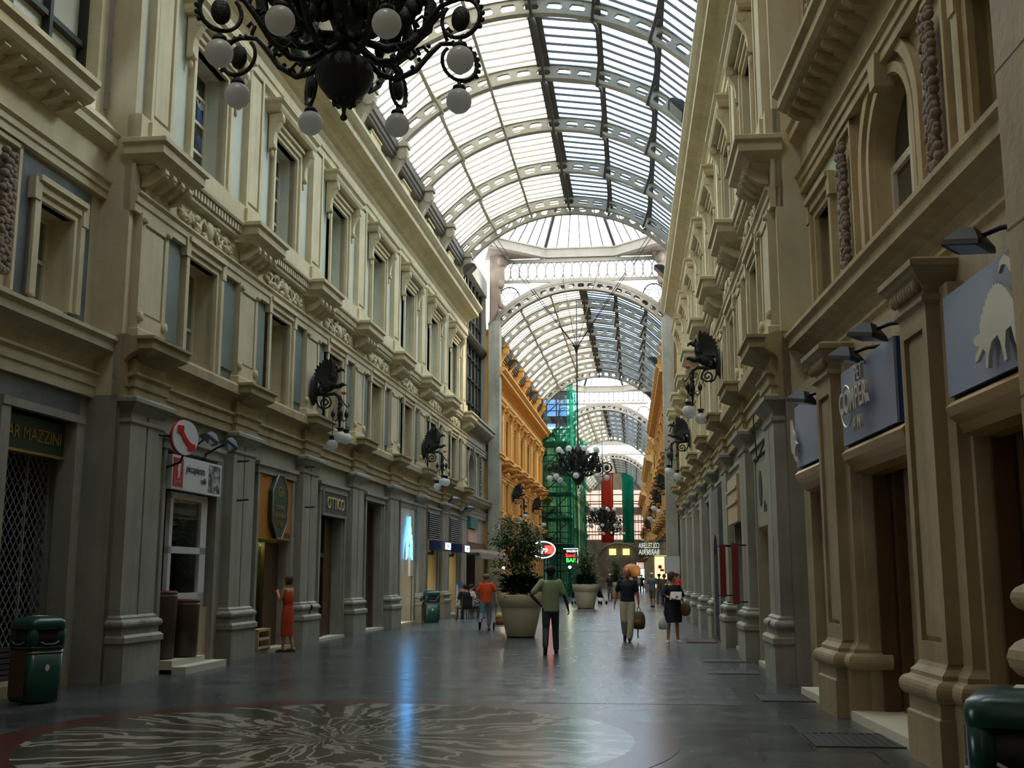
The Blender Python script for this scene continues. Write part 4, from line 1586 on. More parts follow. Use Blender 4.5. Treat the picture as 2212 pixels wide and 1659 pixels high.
obj('sky_sheen_paving', m, M['floorsheen'], fl)  # strips where the reflected sky is painted into the paving tone

# ------------------------------------------------------------------ shop openings
TXT = Matrix(((-1, 0, 0, 0), (0, 0, 1, 0), (0, 1, 0, 0), (0, 0, 0, 1)))


def text(name, body, size, mat, Mw, parent, ext=0.006, sx=1.0, align='CENTER', shear=0.0, offset=0.0):
    c = bpy.data.curves.new(name, 'FONT')
    c.body = body
    c.size = size
    c.extrude = ext
    c.align_x = align
    c.align_y = 'CENTER'
    c.shear = shear
    c.offset = offset
    c.materials.append(mat)
    tmp = bpy.data.objects.new('tmp_text', c)
    me = bpy.data.meshes.new_from_object(tmp)
    me.name = name
    bpy.data.objects.remove(tmp)
    bpy.data.curves.remove(c)
    return put(name, me, Mw @ TXT @ SX(sx, 1, 1), parent)


def room(hw, zt, y0=-1.05, depth=2.2, z0=0.0):
    """dark shop interior behind an opening: back, sides, ceiling and floor"""
    m = MB()
    y1 = y0 - depth
    m.box(-hw - .5, hw + .5, y1 - .05, y1, z0, zt + .3)
    m.box(-hw - .55, -hw - .5, y1, y0, z0, zt + .3)
    m.box(hw + .5, hw + .55, y1, y0, z0, zt + .3)
    m.box(-hw - .5, hw + .5, y1, y0, zt + .3, zt + .35)
    m.box(-hw - .5, hw + .5, y1, y0, z0 + 0.005, z0 + .03)
    m.box(-hw - .5, -hw, y0 - 0.06, y0 - .01, z0, zt + .3)
    m.box(hw, hw + .5, y0 - 0.06, y0 - .01, z0, zt + .3)
    m.box(-hw, hw, y0 - 0.06, y0 - .01, zt, zt + .3)
    for s in (-1, 1):          # added strips in the interior colour, putting shade into the lit reveal
        a, b = sorted((s * hw, s * (hw - .015)))
        m.box(a, b, y0 - .02, y0 + .30, 0.07, zt)
    m.box(-hw, hw, y0 - .02, y0 + .30, zt - .015, zt)
    return m


def jamb(hw, zt, w=0.10, y=-0.24):
    m = MB()
    m.box(-hw - .02, -hw + w, -0.5, y, 0, zt)
    m.box(hw - w, hw + .02, -0.5, y, 0, zt)
    m.box(-hw - .10, hw + .10, -0.5, y + .02, zt - .04, zt + .12)
    m.box(-hw - .16, hw + .16, -0.5, y + .07, zt + .12, zt + .20)
    return m


def shop(wall, t, hw, zt, label, back='dark', name='shopfront', sill=True, shift=0.40):
    r = thing(name, label, 'shopfront', wall.M(t, -0.3))
    Mw = wall.M(t)
    obj('stone_jamb', jamb(hw, zt), M['stone'] if wall is not WNR else M['stonewarm'], r, Mw)
    if sill:
        obj('threshold', MB().box(-hw, hw, -1.06, -0.20, 0.0, 0.07), M['white'], r, Mw)
    Mw = wall.M(t, shift)
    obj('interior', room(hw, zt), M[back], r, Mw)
    return r, Mw


def mid1(k):
    return -0.6 + 4.45 * (k + 0.5)


# cafe
r, Mw = shop(WL, mid1(0), 1.24, 3.85, 'pale framed cafe door with two dark panes and tub stools on its step')
m = MB()
y0, y1 = -0.80, -0.72
for x0_, x1_ in ((0.62, 0.74), (-0.90, -0.62), (1.02, 1.10)):
    m.box(x0_, x1_, y0, y1, 1.05, 3.05)
m.box(-0.90, 0.74, y0, y1, 2.98, 3.10).box(-0.90, 0.74, y0, y1, 2.02, 2.14).box(-0.90, 0.74, y0, y1, 1.05, 1.32)
obj('door_frame', m, M['whiteframe'], r, Mw)
obj('door_pane', MB().box(-0.6, 0.7, -0.775, -0.765, 1.3, 3.0), M['shopglass'], r, Mw)
obj('lower_panel', MB().box(-1.2, -0.62, -0.85, -0.74, 0.07, 1.05), M['tan'], r, Mw)
obj('step', MB().box(-0.2, 1.2, -0.9, -0.35, 0.07, 0.22).box(-0.6, 1.2, -0.35, -0.1, 0.0, 0.12), M['white'], r, Mw)
for n_, (x, y, h, lb) in enumerate(((0.28, -0.55, 1.0, 'dark wicker tub stool standing nearest the cafe door edge'), (0.86, -0.72, 1.15, 'taller dark wicker tub stool by the cafe door mullions'))):
    st = thing('tub_stool', lb, 'stool', Mw @ T(x, y, 0.22))
    obj('tub', MB().lathe([(0.20, 0), (0.23, 0.02), (0.25, h - 0.1), (0.24, h - 0.06)], 18), M['brown'], st, Mw @ T(x, y, 0.22))
    obj('seat_pad', MB().lathe([(0.24, h - 0.06), (0.25, h - 0.03), (0.22, h), (0.0, h)], 18), plain('dark red seat', (0.10, 0.02, 0.015), 0.7), st, Mw @ T(x, y, 0.22))
Mw = WL.M(mid1(0), 0.14)
sg = thing('cafe_sign', 'white cafe sign with red square emblem and grey photo above the pale framed door', 'sign', Mw @ T(0, -0.3, 3.4))
obj('sign_board', MB().box(-1.12, 1.12, -0.42, -0.30, 3.12, 3.72), M['white_s'], sg, Mw)
obj('red_square', MB().box(0.66, 1.06, -0.30, -0.292, 3.17, 3.67), M['red'], sg, Mw)
m = MB()
m.lathe([(0.0, 0), (0.055, 0.002), (0.055, 0.004)], 12, Mw @ T(0.83, -0.292, 3.57) @ RX(-PI / 2))
m.prism([(0.87, 3.55), (0.80, 3.58), (0.78, 3.50), (0.81, 3.36), (0.86, 3.30), (0.90, 3.33), (0.88, 3.42), (0.92, 3.46)], 0, 'y', -0.292, -0.286, Mw)
obj('white_figure', m, M['white_s'], sg)
text('lettering', 'piccapietra', 0.20, M['darkgrey'], Mw @ T(0.12, -0.292, 3.52), sg, 0.003, 0.95, shear=0.25)
text('lettering', 'caffè', 0.15, M['darkgrey'], Mw @ T(-0.25, -0.292, 3.34), sg, 0.003, 0.9, shear=0.25)
text('small_lettering', 'Julius Meinl', 0.055, M['white_s'], Mw @ T(0.86, -0.290, 3.255), sg, 0.002)


def photo_mat():
    m, nt, b = new_mat('grey street photograph')
    N, L = nt.nodes, nt.links
    geo = N.new('ShaderNodeNewGeometry')
    nz = N.new('ShaderNodeTexNoise')
    nz.inputs['Scale'].default_value = 7
    nz.inputs['Detail'].default_value = 6
    L.new(geo.outputs['Position'], nz.inputs['Vector'])
    rp = N.new('ShaderNodeValToRGB')
    rp.color_ramp.elements[0].position = 0.42
    rp.color_ramp.elements[0].color = (0.03, 0.03, 0.03, 1)
    rp.color_ramp.elements[1].position = 0.64
    rp.color_ramp.elements[1].color = (0.5, 0.5, 0.5, 1)
    L.new(nz.outputs['Fac'], rp.inputs['Fac'])
    L.new(rp.outputs['Color'], b.inputs['Base Color'])
    return m


obj('photograph', MB().box(-1.05, -0.50, -0.30, -0.292, 3.17, 3.68), photo_mat(), sg, Mw)
# round telephone sign and two floodlights above the cafe
tp, zp = WL.pick(397, 946, 0.10)
ph = thing('telephone_sign', 'round white sign with a red telephone receiver on a wall arm', 'sign', WL.M(tp, 0.10, zp))
Mp = WL.M(tp, 0.10, zp) @ RZ(-0.35)
m = MB().lathe([(0.30, -0.05), (0.30, 0.05)], 32, Mp @ RX(-PI / 2))
obj('sign_face', m, M['white_s'], ph)
m = MB().tube([(0.30 * math.cos(2 * PI * i / 32), 0.0, 0.30 * math.sin(2 * PI * i / 32)) for i in range(32)], 0.014, 6, Mp @ SX(1, 2.0, 1), True)
obj('red_rim', m, M['red'], ph)
m = MB()
pts = [(0.155 - 0.31 * i / 10, 0.062, 0.15 - 0.30 * i / 10 - 0.05 * math.sin(PI * i / 10)) for i in range(11)]
for i in range(10):
    m.bar(Mp @ Vector(pts[i]), Mp @ Vector(pts[i + 1]), 0.012, 0.085)
m.box(0.07, 0.21, 0.055, 0.07, 0.07, 0.20, Mp @ T(0, 0, 0.0)).box(-0.22, -0.06, 0.055, 0.07, -0.22, -0.10, Mp)
obj('red_receiver', m, M['red'], ph)
obj('wall_arm', MB().tube([(0.32, -0.02, 0), (0.62, -0.05, 0), (0.62, -0.42, 0)], 0.025, 8, Mp), M['black'], ph)
obj('lower_arm', MB().tube([(0, 0, -0.3), (0, -0.05, -0.42), (0, -0.4, -0.5)], 0.02, 8, Mp), M['black'], ph)


def floodlight(name, label, base, head, aim, size=0.26, group=None):
    """small wall floodlight: mounting plate, arm and a hooded head"""
    base, head, aim = Vector(base), Vector(head), Vector(aim).normalized()
    f = thing(name, label, 'floodlight', T(*base), group)
    obj('arm', MB().tube([base, base.lerp(head, 0.5) + Vector((0, 0, 0.03)), head], size * 0.07, 6), M['black'], f)
    obj('mounting_plate', MB().sphere(base, size * 0.2, 8, 6), M['black'], f)
    q = aim.to_track_quat('Z', 'Y').to_matrix().to_4x4()
    H = T(*head) @ q
    s = size
    rs = []
    for z, a, b in ((-0.30, 0.22, 0.16), (-0.12, 0.40, 0.30), (0.08, 0.58, 0.44), (0.22, 0.62, 0.46)):
        rs.append([(sx * a * s, sy * b * s, z * s) for sx, sy in ((-1, -1), (-0.8, -1.12), (0.8, -1.12), (1, -1), (1, 1), (0.8, 1.12), (-0.8, 1.12), (-1, 1))])
    h = obj('lamp_head', MB().rings(rs, False, True, H), M['black'], f)
    obj('lamp_glass', MB().box(-0.52 * s, 0.52 * s, -0.38 * s, 0.38 * s, 0.22 * s, 0.235 * s, H), plain('lamp glass', (0.12, 0.16, 0.2), 0.15), h)
    return f


for (bx, by), (hx, hy), lb in (((425, 962), (455, 945), 'black floodlight on an arm just right of the round telephone sign'), ((440, 985), (497, 957), 'black floodlight on a long arm, second right of the telephone sign')):
    t, z = WL.pick(bx, by, -0.25)
    t2, z2 = WL.pick(hx, hy, 0.30)
    floodlight('floodlight', lb, WL.P(t, -0.25, z), WL.P(t2, 0.30, z2), WL.P(0, 0, 0) - WL.P(0.5, 1.0, 0.5) + Vector((0.4, 0, -0.6)), 0.30)
# hooks left on the wall beside the shop doors
for n_, (x, y) in enumerate(((507, 998), (505, 1082), (655, 1010), (655, 1097))):
    t, z = WL.pick(x - 12, y, -0.3)
    w = thing('wall_hook', 'short iron peg %s between the %s shop doors' % (('upper', 'lower')[n_ % 2], ('cafe and orange', 'orange and optician')[n_ // 2]), 'hook', WL.M(t, -0.3, z))
    obj('peg', MB().tube([(0, 0, 0), (0, 0.42, 0.02)], 0.022, 6, WL.M(t, -0.3, z)), M['black'], w)
    obj('peg_plate', MB().lathe([(0.05, 0.0), (0.05, 0.02)], 8, WL.M(t, -0.3, z) @ RX(-PI / 2)), M['black'], w)

# orange shop
r, Mw = shop(WL, mid1(1) + 0.15, 1.2, 3.85, 'lit spectacle shop display below the orange panel', 'brown')
obj('display_back', MB().box(-0.1, 1.15, -1.34, -1.30, 0.3, 2.35), M['tan'], r, Mw)


def goods_mat():
    m, nt, b = new_mat('rows of small goods')
    N, L = nt.nodes, nt.links
    geo = N.new('ShaderNodeTexCoord')
    mp = N.new('ShaderNodeMapping')
    mp.inputs['Scale'].default_value = (1.0, 1.0, 1.0)
    L.new(geo.outputs['Object'], mp.inputs['Vector'])
    vo = N.new('ShaderNodeTexVoronoi')
    vo.inputs['Scale'].default_value = 9
    L.new(mp.outputs['Vector'], vo.inputs['Vector'])
    rp = N.new('ShaderNodeValToRGB')
    cr = rp.color_ramp
    cr.interpolation = 'CONSTANT'
    cr.elements[0].color = (0.30, 0.32, 0.08, 1)
    cr.elements[1].position = 0.35
    cr.elements[1].color = (0.02, 0.03, 0.02, 1)
    for p, c in ((0.5, (0.05, 0.09, 0.10)), (0.62, (0.35, 0.30, 0.08)), (0.72, (0.30, 0.05, 0.02)), (0.82, (0.12, 0.14, 0.12))):
        e = cr.elements.new(p)
        e.color = (*c, 1)
    L.new(vo.outputs['Color'], rp.inputs['Fac'])
    L.new(rp.outputs['Color'], b.inputs['Base Color'])
    return m


M['goods'] = goods_mat()
m = MB()
rnd = random.Random(11)
for z in (0.45, 0.8, 1.15, 1.45, 1.75, 2.0):
    m.box(-0.05, 1.12, -1.30, -1.04, z - 0.03, z)
obj('glass_shelf', m, M['shopglass'], r, Mw)
kk = 0
for z in (0.45, 0.8, 1.15, 1.45, 1.75, 2.0):
    for j in range(7):
        h = rnd.uniform(0.08, 0.24)
        c = M[rnd.choice(['goods', 'olive', 'yellowbag', 'greycloth', 'redcloth', 'paper', 'goods'])]
        o = obj('display_item', MB().box(-0.06, 0.06, -0.06, 0.06, 0, h).box(-0.04, 0.04, -0.04, 0.04, h, h + 0.03), c, None, Mw @ T(0.02 + j * 0.165, -1.15, z))
        tag(o, 'small packaged article in the lit display of the spectacle shop', 'article', 'articles in the lit spectacle shop display')
obj('display_lamp', MB().box(0.0, 1.1, -1.12, -1.06, 2.28, 2.34), plain('greenish display tube', (1, 1, .7), .5, 0, (0.85, 0.95, 0.30), 9.0), r, Mw)
obj('shop_pane', MB().box(-0.05, 1.12, -1.0, -0.99, 0.35, 2.36), M['shopglass'], r, Mw)
obj('wooden_door', MB().box(-1.1, -0.12, -1.0, -0.92, 0.07, 2.36), M['wood'], r, Mw)
m = MB()
for z in (0.1, 0.28, 0.46):
    m.box(0.35, 1.12, -0.75, -0.55, z, z + 0.05)
m.box(0.35, 0.4, -0.75, -0.55, 0.07, 0.5).box(1.07, 1.12, -0.75, -0.55, 0.07, 0.5)
cr_ = thing('wooden_rack', 'low slatted wooden rack on the threshold of the spectacle shop', 'rack', Mw @ T(0.7, -0.65, 0.07))
obj('slatted_frame', m, M['tan'], cr_, Mw)
Mw = WL.M(mid1(1) + 0.15, 0.16)
og = thing('shop_sign_panel', 'orange painted panel over the lit spectacle shop', 'sign', Mw @ T(0, -0.5, 2.4))
obj('panel_board', MB().box(-1.12, 1.12, -0.52, -0.43, 2.42, 3.78), M['orangepanel'], og, Mw)
text('lettering', 'OTTICA', 0.16, M['brown'], Mw @ T(-0.75, -0.425, 2.52), og, 0.004)
oc = [(0.16, 0.72), (0.50, 0.36), (0.50, -0.30), (0.14, -0.68), (-0.14, -0.68), (-0.50, -0.30), (-0.50, 0.36), (-0.16, 0.72)]
os_ = thing('octagonal_sign', 'dark green eight sided plaque with gold script on the orange panel', 'sign', Mw @ T(0, -0.45, 3.1))
Mo = Mw @ T(-0.02, 0.08, 3.12)
obj('plaque', MB().prism([(p[0], p[1]) for p in oc], 0, 'y', -0.50, -0.40, Mo), M['signgreen'], os_)
obj('plaque_rim', MB().tube([(p[0], -0.40, p[1]) for p in oc], 0.02, 6, Mo, True), M['grey'], os_)
for s_, z_, sz in (('Gli', 0.34, 0.34), ('OCCHIALI', 0.0, 0.13), ('DEL MONDO', -0.18, 0.12), ('OTTICA', -0.38, 0.12)):
    text('gold_lettering', s_, sz, M['signgold'], Mo @ T(0, -0.395, z_), os_, 0.003)

# optician
r, Mw = shop(WL, mid1(2) + 0.2, 1.2, 3.8, 'dark optician window with a red lit door edge', 'brown')
obj('shop_pane', MB().box(0.0, 1.1, -0.9, -0.89, 0.6, 3.1), M['shopglass'], r, Mw)
obj('window_frame', MB().box(0.0, 0.08, -0.95, -0.85, 0.07, 3.2).box(1.05, 1.12, -0.95, -0.85, 0.07, 3.2).box(0, 1.1, -0.95, -0.85, 0.07, 0.6).box(0, 1.1, -0.95, -0.85, 2.1, 2.2), M['brown'], r, Mw)
obj('door_leaf', MB().box(-1.1, -0.05, -1.02, -0.96, 0.07, 3.2), M['wood'], r, Mw)
Mw = WL.M(mid1(2) + 0.2, 0.16)
sg = thing('optician_sign', 'dark sign board lettered in pale capitals above the optician', 'sign', Mw @ T(0, -0.35, 3.5))
obj('sign_board', MB().box(-1.05, 1.05, -0.50, -0.36, 3.2, 3.75), M['darkgrey'], sg, Mw)
obj('sign_rim', MB().box(-1.1, 1.1, -0.5, -0.34, 3.14, 3.2).box(-1.1, 1.1, -0.5, -0.34, 3.75, 3.81).box(-1.1, -1.05, -0.5, -0.34, 3.2, 3.75).box(1.05, 1.1, -0.5, -0.34, 3.2, 3.75), M['grey'], sg, Mw)
text('lettering', 'OTTICO', 0.42, plain('pale gilt lettering', (0.55, 0.46, 0.20), 0.4), Mw @ T(-0.05, -0.355, 3.47), sg, 0.01, 1.0, offset=0.004)

# dark doorway
r, Mw = shop(WL, mid1(3) + 0.25, 1.15, 3.85, 'tall dark open doorway in the left arcade')
obj('door_leaf', MB().box(-1.1, -0.7, -1.0, -0.9, 0.07, 3.7), M['wood'], r, Mw)
# blue neon shop
r, Mw = shop(WL, mid1(4) + 0.3, 1.15, 3.95, 'warmly lit shop with an arched white front panel', 'tan', shift=0.27)
pw = MB()
N = 14
arc = [(0.52 * math.cos(PI * i / N), 1.95 + 0.95 * math.sin(PI * i / N)) for i in range(N + 1)]
for i in range(N):
    (xa_, za_), (xb_, zb_) = arc[i], arc[i + 1]
    pw.add([(xa_, -0.6, za_), (xb_, -0.6, zb_), (xb_, -0.6, 3.9), (xa_, -0.6, 3.9), (xa_, -0.52, za_), (xb_, -0.52, zb_), (xb_, -0.52, 3.9), (xa_, -0.52, 3.9)],
           [(3, 2, 1, 0), (4, 5, 6, 7), (0, 1, 5, 4), (2, 3, 7, 6)])
pw.box(-1.1, -0.52, -0.6, -0.52, 1.6, 3.9).box(0.52, 1.1, -0.6, -0.52, 1.6, 3.9)
obj('front_panel', pw, M['frame'], r, Mw)
for p_ in ((0.82, -0.66, 1.5), (0.82, -0.66, 1.15), (0.82, -0.66, 0.8), (0.82, -0.66, 0.5), (0.1, -1.0, 2.6)):
    obj('warm_lamp', MB().sphere(p_, 0.065, 8, 6), M['glow_lamp'], r, Mw)
obj('lit_cabinet', MB().box(0.50, 1.1, -0.85, -0.75, 0.1, 1.7), M['yellowbag'], r, Mw)
ne = thing('neon_sign', 'blue neon stepped emblem glowing over the arched shop door', 'neon sign', Mw @ T(0, -0.4, 2.8))
m = MB()
for pts in ([(-0.5, 2.1), (-0.46, 2.75), (-0.40, 2.75), (-0.38, 2.95), (-0.22, 2.95), (-0.22, 3.2), (-0.08, 3.2), (-0.06, 3.55), (0.06, 3.55), (0.08, 3.2), (0.22, 3.2), (0.22, 2.95), (0.38, 2.95), (0.42, 2.75), (0.48, 2.75), (0.52, 2.1)],
            [(-0.42, 2.15), (-0.36, 2.65), (-0.2, 2.9), (-0.1, 3.12), (0.1, 3.12), (0.2, 2.9), (0.36, 2.65), (0.42, 2.15)],
            [(-0.34, 2.2), (-0.28, 2.62), (-0.15, 2.8), (-0.06, 3.05), (0.0, 3.4), (0.06, 3.05), (0.15, 2.8), (0.28, 2.62), (0.34, 2.2)], [(-0.1, 2.9), (0.1, 2.9)]):
    m.tube([(p[0] * 0.9, -0.45, p[1] + 0.05) for p in pts], 0.020, 6)
obj('neon_tube', m, M['neon_blue'], ne, Mw)
obj('tube_support', MB().box(-0.02, 0.02, -0.52, -0.46, 2.6, 2.64).box(0.3, 0.34, -0.52, -0.46, 2.6, 2.64).box(-0.34, -0.3, -0.52, -0.46, 2.6, 2.64), M['grey'], ne, Mw)
# two cash point bays
for k in (5, 6):
    lb = ('nearer', 'farther')[k - 5]
    r, Mw = shop(WL, mid1(k) + 0.3, 1.15, 4.0, '%s shuttered bank bay with a dark glazed door' % lb)
    m = MB()
    for j in range(13):
        m.prism([(-0.62, 2.95 + j * 0.08), (-0.56, 2.96 + j * 0.08), (-0.60, 3.02 + j * 0.08)], 0, 'x', -1.1, 1.1)
    obj('roller_shutter', m, M['darkgrey'], r, Mw)
    obj('door_frame', MB().box(-1.1, -1.0, -0.9, -0.8, 0.07, 2.5).box(0.2, 0.3, -0.9, -0.8, 0.07, 2.5).box(-1.1, 1.1, -0.9, -0.8, 2.4, 2.5), M['darkgrey'], r, Mw)
    for p_, q_ in (((0.55, -0.95, 1.55 if k == 6 else 0.9), 0.09), ((0.4, -1.1, 2.0), 0.035)):
        obj('spot_lamp', MB().sphere(p_, q_, 8, 6), M['glow_spot'], r, Mw)
    at = thing('bank_light_box', 'blue and white lit box sign over the %s bank bay' % lb, 'sign', Mw @ T(0, -0.2, 2.7))
    obj('box_case', MB().box(-0.95, 0.95, -0.6, -0.12, 2.55, 2.90), plain('navy case', (0.015, 0.03, 0.10), .4), at, Mw)
    obj('lit_panel', MB().box(-0.85, 0.25, -0.12, -0.112, 2.60, 2.85), plain('lit white panel', (1, 1, 1), .5, 0, (0.75, 0.95, 1.0), 1.6), at, Mw)
    text('lettering', 'BNL', 0.2, M['signblueedge'], Mw @ T(-0.3, -0.108, 2.72), at, 0.003)
st = thing('display_stand', 'slim white and blue standing panel beside the farther bank bay', 'stand', WL.M(27.2, 0.2))
Ms = WL.M(27.2, 0.2)
obj('panel', MB().box(-0.22, 0.22, -0.04, 0.04, 0.05, 1.25), M['white_s'], st, Ms)
obj('leaflet_tray', MB().box(-0.2, 0.2, 0.0, 0.2, 1.15, 1.35), plain('blue tray', (0.08, 0.15, 0.4), 0.5), st, Ms)
obj('foot', MB().box(-0.28, 0.28, -0.2, 0.2, 0, 0.05), M['grey'], st, Ms)
# projecting lamps on a rail near the far end of the left facade
for n_, (bx, hx, hy) in enumerate(((975, 981, 1079), (1005, 1013, 1098))):
    t, z = WL.pick(bx, 1072 + 16 * n_, -0.2)
    t2, z2 = WL.pick(hx, hy, 0.5)
    floodlight('floodlight', ('black floodlight reaching out over the farther bank bay', 'black floodlight at the far end of the left arcade')[n_], WL.P(t, -0.2, z), WL.P(t2, 0.5, z2), (0.3, -0.3, -1), 0.34)

# ---- near left crossing: gated bar
Mb = MXL1
xg = 3.92 * 1                      # local x of the flank next to block one is negative on the left wall
xg = -3.92
r = thing('gated_bar_front', 'dark bar doorway closed by a lattice gate at the left edge', 'shopfront', Mb @ T(xg, -0.3, 0))
Mg = Mb @ T(xg, 0, 0)
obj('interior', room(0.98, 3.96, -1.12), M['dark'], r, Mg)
m = MB()
for s in (-1, 1):
    a_, b_ = sorted((s * 0.90, s * 1.12))
    m.box(a_, b_, -0.5, -0.20, 0, 3.98)
    a_, b_ = sorted((s * 1.12, s * 1.2))
    m.box(a_, b_, -0.5, -0.24, 0, 4.1)
m.box(-1.12, 1.12, -0.5, -0.18, 3.96, 4.08)
obj('stone_jamb', m, M['stone'], r, Mg)
obj('marble_lintel', MB().box(-1.05, 1.2, -0.5, -0.26, 4.10, 4.42), M['bluemarble'], r, Mg)
m = MB()
y = -0.62
hw, z0, z1 = 0.90, 0.62, 3.42
st_ = 0.15
for q in range(-24, 26):
    for d in (1, -1):
        # lattice bars at 50 degrees, clipped to the gate
        pts = []
        sl = 1.25 * d
        xa_, xb_ = -hw, hw
        za_ = q * st_ * 1.25 + z0 + sl * (xa_)
        zb_ = q * st_ * 1.25 + z0 + sl * (xb_)
        if za_ > zb_:
            xa_, xb_, za_, zb_ = xb_, xa_, zb_, za_
        if zb_ < z0 or za_ > z1:
            continue
        if za_ < z0:
            u = (z0 - za_) / (zb_ - za_)
            xa_, za_ = xa_ + (xb_ - xa_) * u, z0
        if zb_ > z1:
            u = (z1 - za_) / (zb_ - za_)
            xb_, zb_ = xa_ + (xb_ - xa_) * u, z1
        m.bar((xa_, y + 0.01 * d, za_), (xb_, y + 0.01 * d, zb_), 0.012, 0.016)
for x in (-0.9, -0.3, 0.3, 0.9):
    m.box(x - 0.015, x + 0.015, y - 0.02, y + 0.02, 0.2, z1)
gt = obj('lattice_gate', m, M['grey'], r, Mg)
m = MB()
for k in range(6):
    m.box(-0.9, 0.9, y - 0.02, y + 0.02, 0.16 + k * 0.08, 0.22 + k * 0.08)
obj('shutter_slats', m, M['darkgrey'], gt, Mg)
obj('step', MB().box(-1.0, 1.0, -1.1, -0.15, 0, 0.15), M['stonewarm'], r, Mg)
obj('inner_notice', MB().box(-0.45, 0.45, -1.3, -1.28, 2.0, 3.2), M['grey'], r, Mg)
sg = thing('bar_sign', 'green bar sign with dull gold lettering above the lattice gate', 'sign', Mg @ T(0, -0.4, 3.7))
obj('sign_board', MB().box(-0.90, 0.92, -0.55, -0.40, 3.42, 3.92), M['signgreen'], sg, Mg)
obj('sign_edge', MB().box(-0.92, 0.94, -0.56, -0.37, 3.38, 3.42), M['gold'], sg, Mg)
text('lettering', 'BAR MAZZINI', 0.27, M['signgold'], Mg @ T(0.0, -0.395, 3.66), sg, 0.006, 0.98)
r2 = thing('shopfront', 'dark glazed shop middle of the near left crossing', 'shopfront', Mb @ T(0, -0.3, 0))
obj('interior', room(1.35, 3.9, -1.12), M['dark'], r2, Mb)
obj('glazed_front', MB().box(-1.35, 1.35, -0.9, -0.85, 0, 3.9), M['brown'], r2, Mb)

# ---- right block shops
mr = lambda k: 1.35 + 4.35 * (k + 0.5)
warm = ['tan', 'brown', 'dark', 'dark', 'dark', 'dark', 'dark']
names = ['warm lit shop under a pale glass sign on the right', 'brown doorway between two maroon banners', 'arched dark doorway in a grey panel on the right', 'tall dark shop opening right of the arched doorway',
         'second tall dark opening beyond the arched doorway', 'third tall dark opening beyond the arched doorway', 'last dark opening of the right arcade']
for k in range(7):
    r, Mw = shop(WR, mr(k), 1.2, 3.85, names[k], warm[k])
    if k == 0:
        obj('shop_pane', MB().box(-1.15, 1.15, -0.9, -0.89, 0.4, 2.5), M['shopglass'], r, Mw)
        obj('window_frame', MB().box(-1.15, -1.05, -0.95, -0.84, 0.07, 2.5).box(-0.1, 0.0, -0.95, -0.84, 0.07, 2.5).box(1.05, 1.15, -0.95, -0.84, 0.07, 2.5).box(-1.15, 1.15, -0.95, -0.84, 0.07, 0.45), M['frame'], r, Mw)
        obj('warm_lamp', MB().box(-1.0, 1.0, -2.2, -2.1, 2.6, 2.66), M['glow_warm'], r, Mw)
        Mw = WR.M(mr(k), 0.18)
        sg = thing('glass_shop_sign', 'pale glass sign panel with a dark oval over the warm lit shop', 'sign', Mw @ T(0, -0.5, 3.1))
        obj('sign_panel', MB().box(-1.1, 1.1, -0.55, -0.45, 2.52, 3.78), plain('pale grey green glass', (0.34, 0.37, 0.31), 0.25), sg, Mw)
        obj('dark_oval', MB().lathe([(0.22, 0), (0.22, 0.012)], 24, Mw @ T(0.45, -0.45, 3.22) @ SX(1, 1, 1.5) @ RX(-PI / 2)), M['dark'], sg)
        text('lettering', 'Mode', 0.3, M['darkgrey'], Mw @ T(-0.3, -0.445, 2.85), sg, 0.004)
    elif k == 1:
        obj('upper_panel', MB().box(-1.1, 1.1, -0.6, -0.5, 2.75, 3.75).box(-1.1, 1.1, -0.5, -0.47, 3.15, 3.2).box(-1.1, 1.1, -0.5, -0.47, 3.45, 3.5), M['tan'], r, Mw)
        obj('side_panel', MB().box(-1.1, -0.4, -0.9, -0.8, 0.07, 2.75), M['wood'], r, Mw)
    elif k == 2:
        pw = MB()
        arc = [(0.62 * math.cos(PI * i / N), 2.05 + 0.62 * math.sin(PI * i / N)) for i in range(N + 1)]
        for i in range(N):
            (xa_, za_), (xb_, zb_) = arc[i], arc[i + 1]
            pw.add([(xa_, -0.6, za_), (xb_, -0.6, zb_), (xb_, -0.6, 3.8), (xa_, -0.6, 3.8), (xa_, -0.45, za_), (xb_, -0.45, zb_), (xb_, -0.45, 3.8), (xa_, -0.45, 3.8)],
                   [(3, 2, 1, 0), (4, 5, 6, 7), (0, 1, 5, 4), (2, 3, 7, 6)])
        pw.box(-1.15, -0.62, -0.6, -0.45, 0.07, 3.8).box(0.62, 1.15, -0.6, -0.45, 0.07, 3.8)
        obj('arched_panel', pw, M['bluemarble'], r, Mw)
    else:
        obj('door_leaf', MB().box(0.2, 1.1, -0.95, -0.88, 0.07, 1.9).box(-1.1, 1.1, -0.95, -0.88, 1.9, 2.0), M['brown'], r, Mw)
for n_, (x, y0_, y1_) in enumerate(((1560, 1175, 1290), (1587, 1172, 1305))):
    t, z = WR.pick(x, y1_, 0.14)
    z2 = WR.pick(x, y0_, 0.14)[1]
    bn = thing('shop_banner', ('maroon upright banner on the farther side of the brown doorway', 'maroon upright banner on the nearer side of the brown doorway')[n_], 'banner', WR.M(t, 0.14, z))
    Mq = WR.M(t, 0.14, 0)
    obj('banner_cloth', MB().box(-0.02, 0.02, -0.10, 0.03, z, z2), M['maroon'], bn, Mq)
    obj('banner_rod', MB().tube([(0, -0.28, z2 - 0.04), (0, 0.14, z2 - 0.04)], 0.015, 6, Mq).tube([(0, -0.28, z + 0.04), (0, 0.14, z + 0.04)], 0.015, 6, Mq), M['black'], bn)
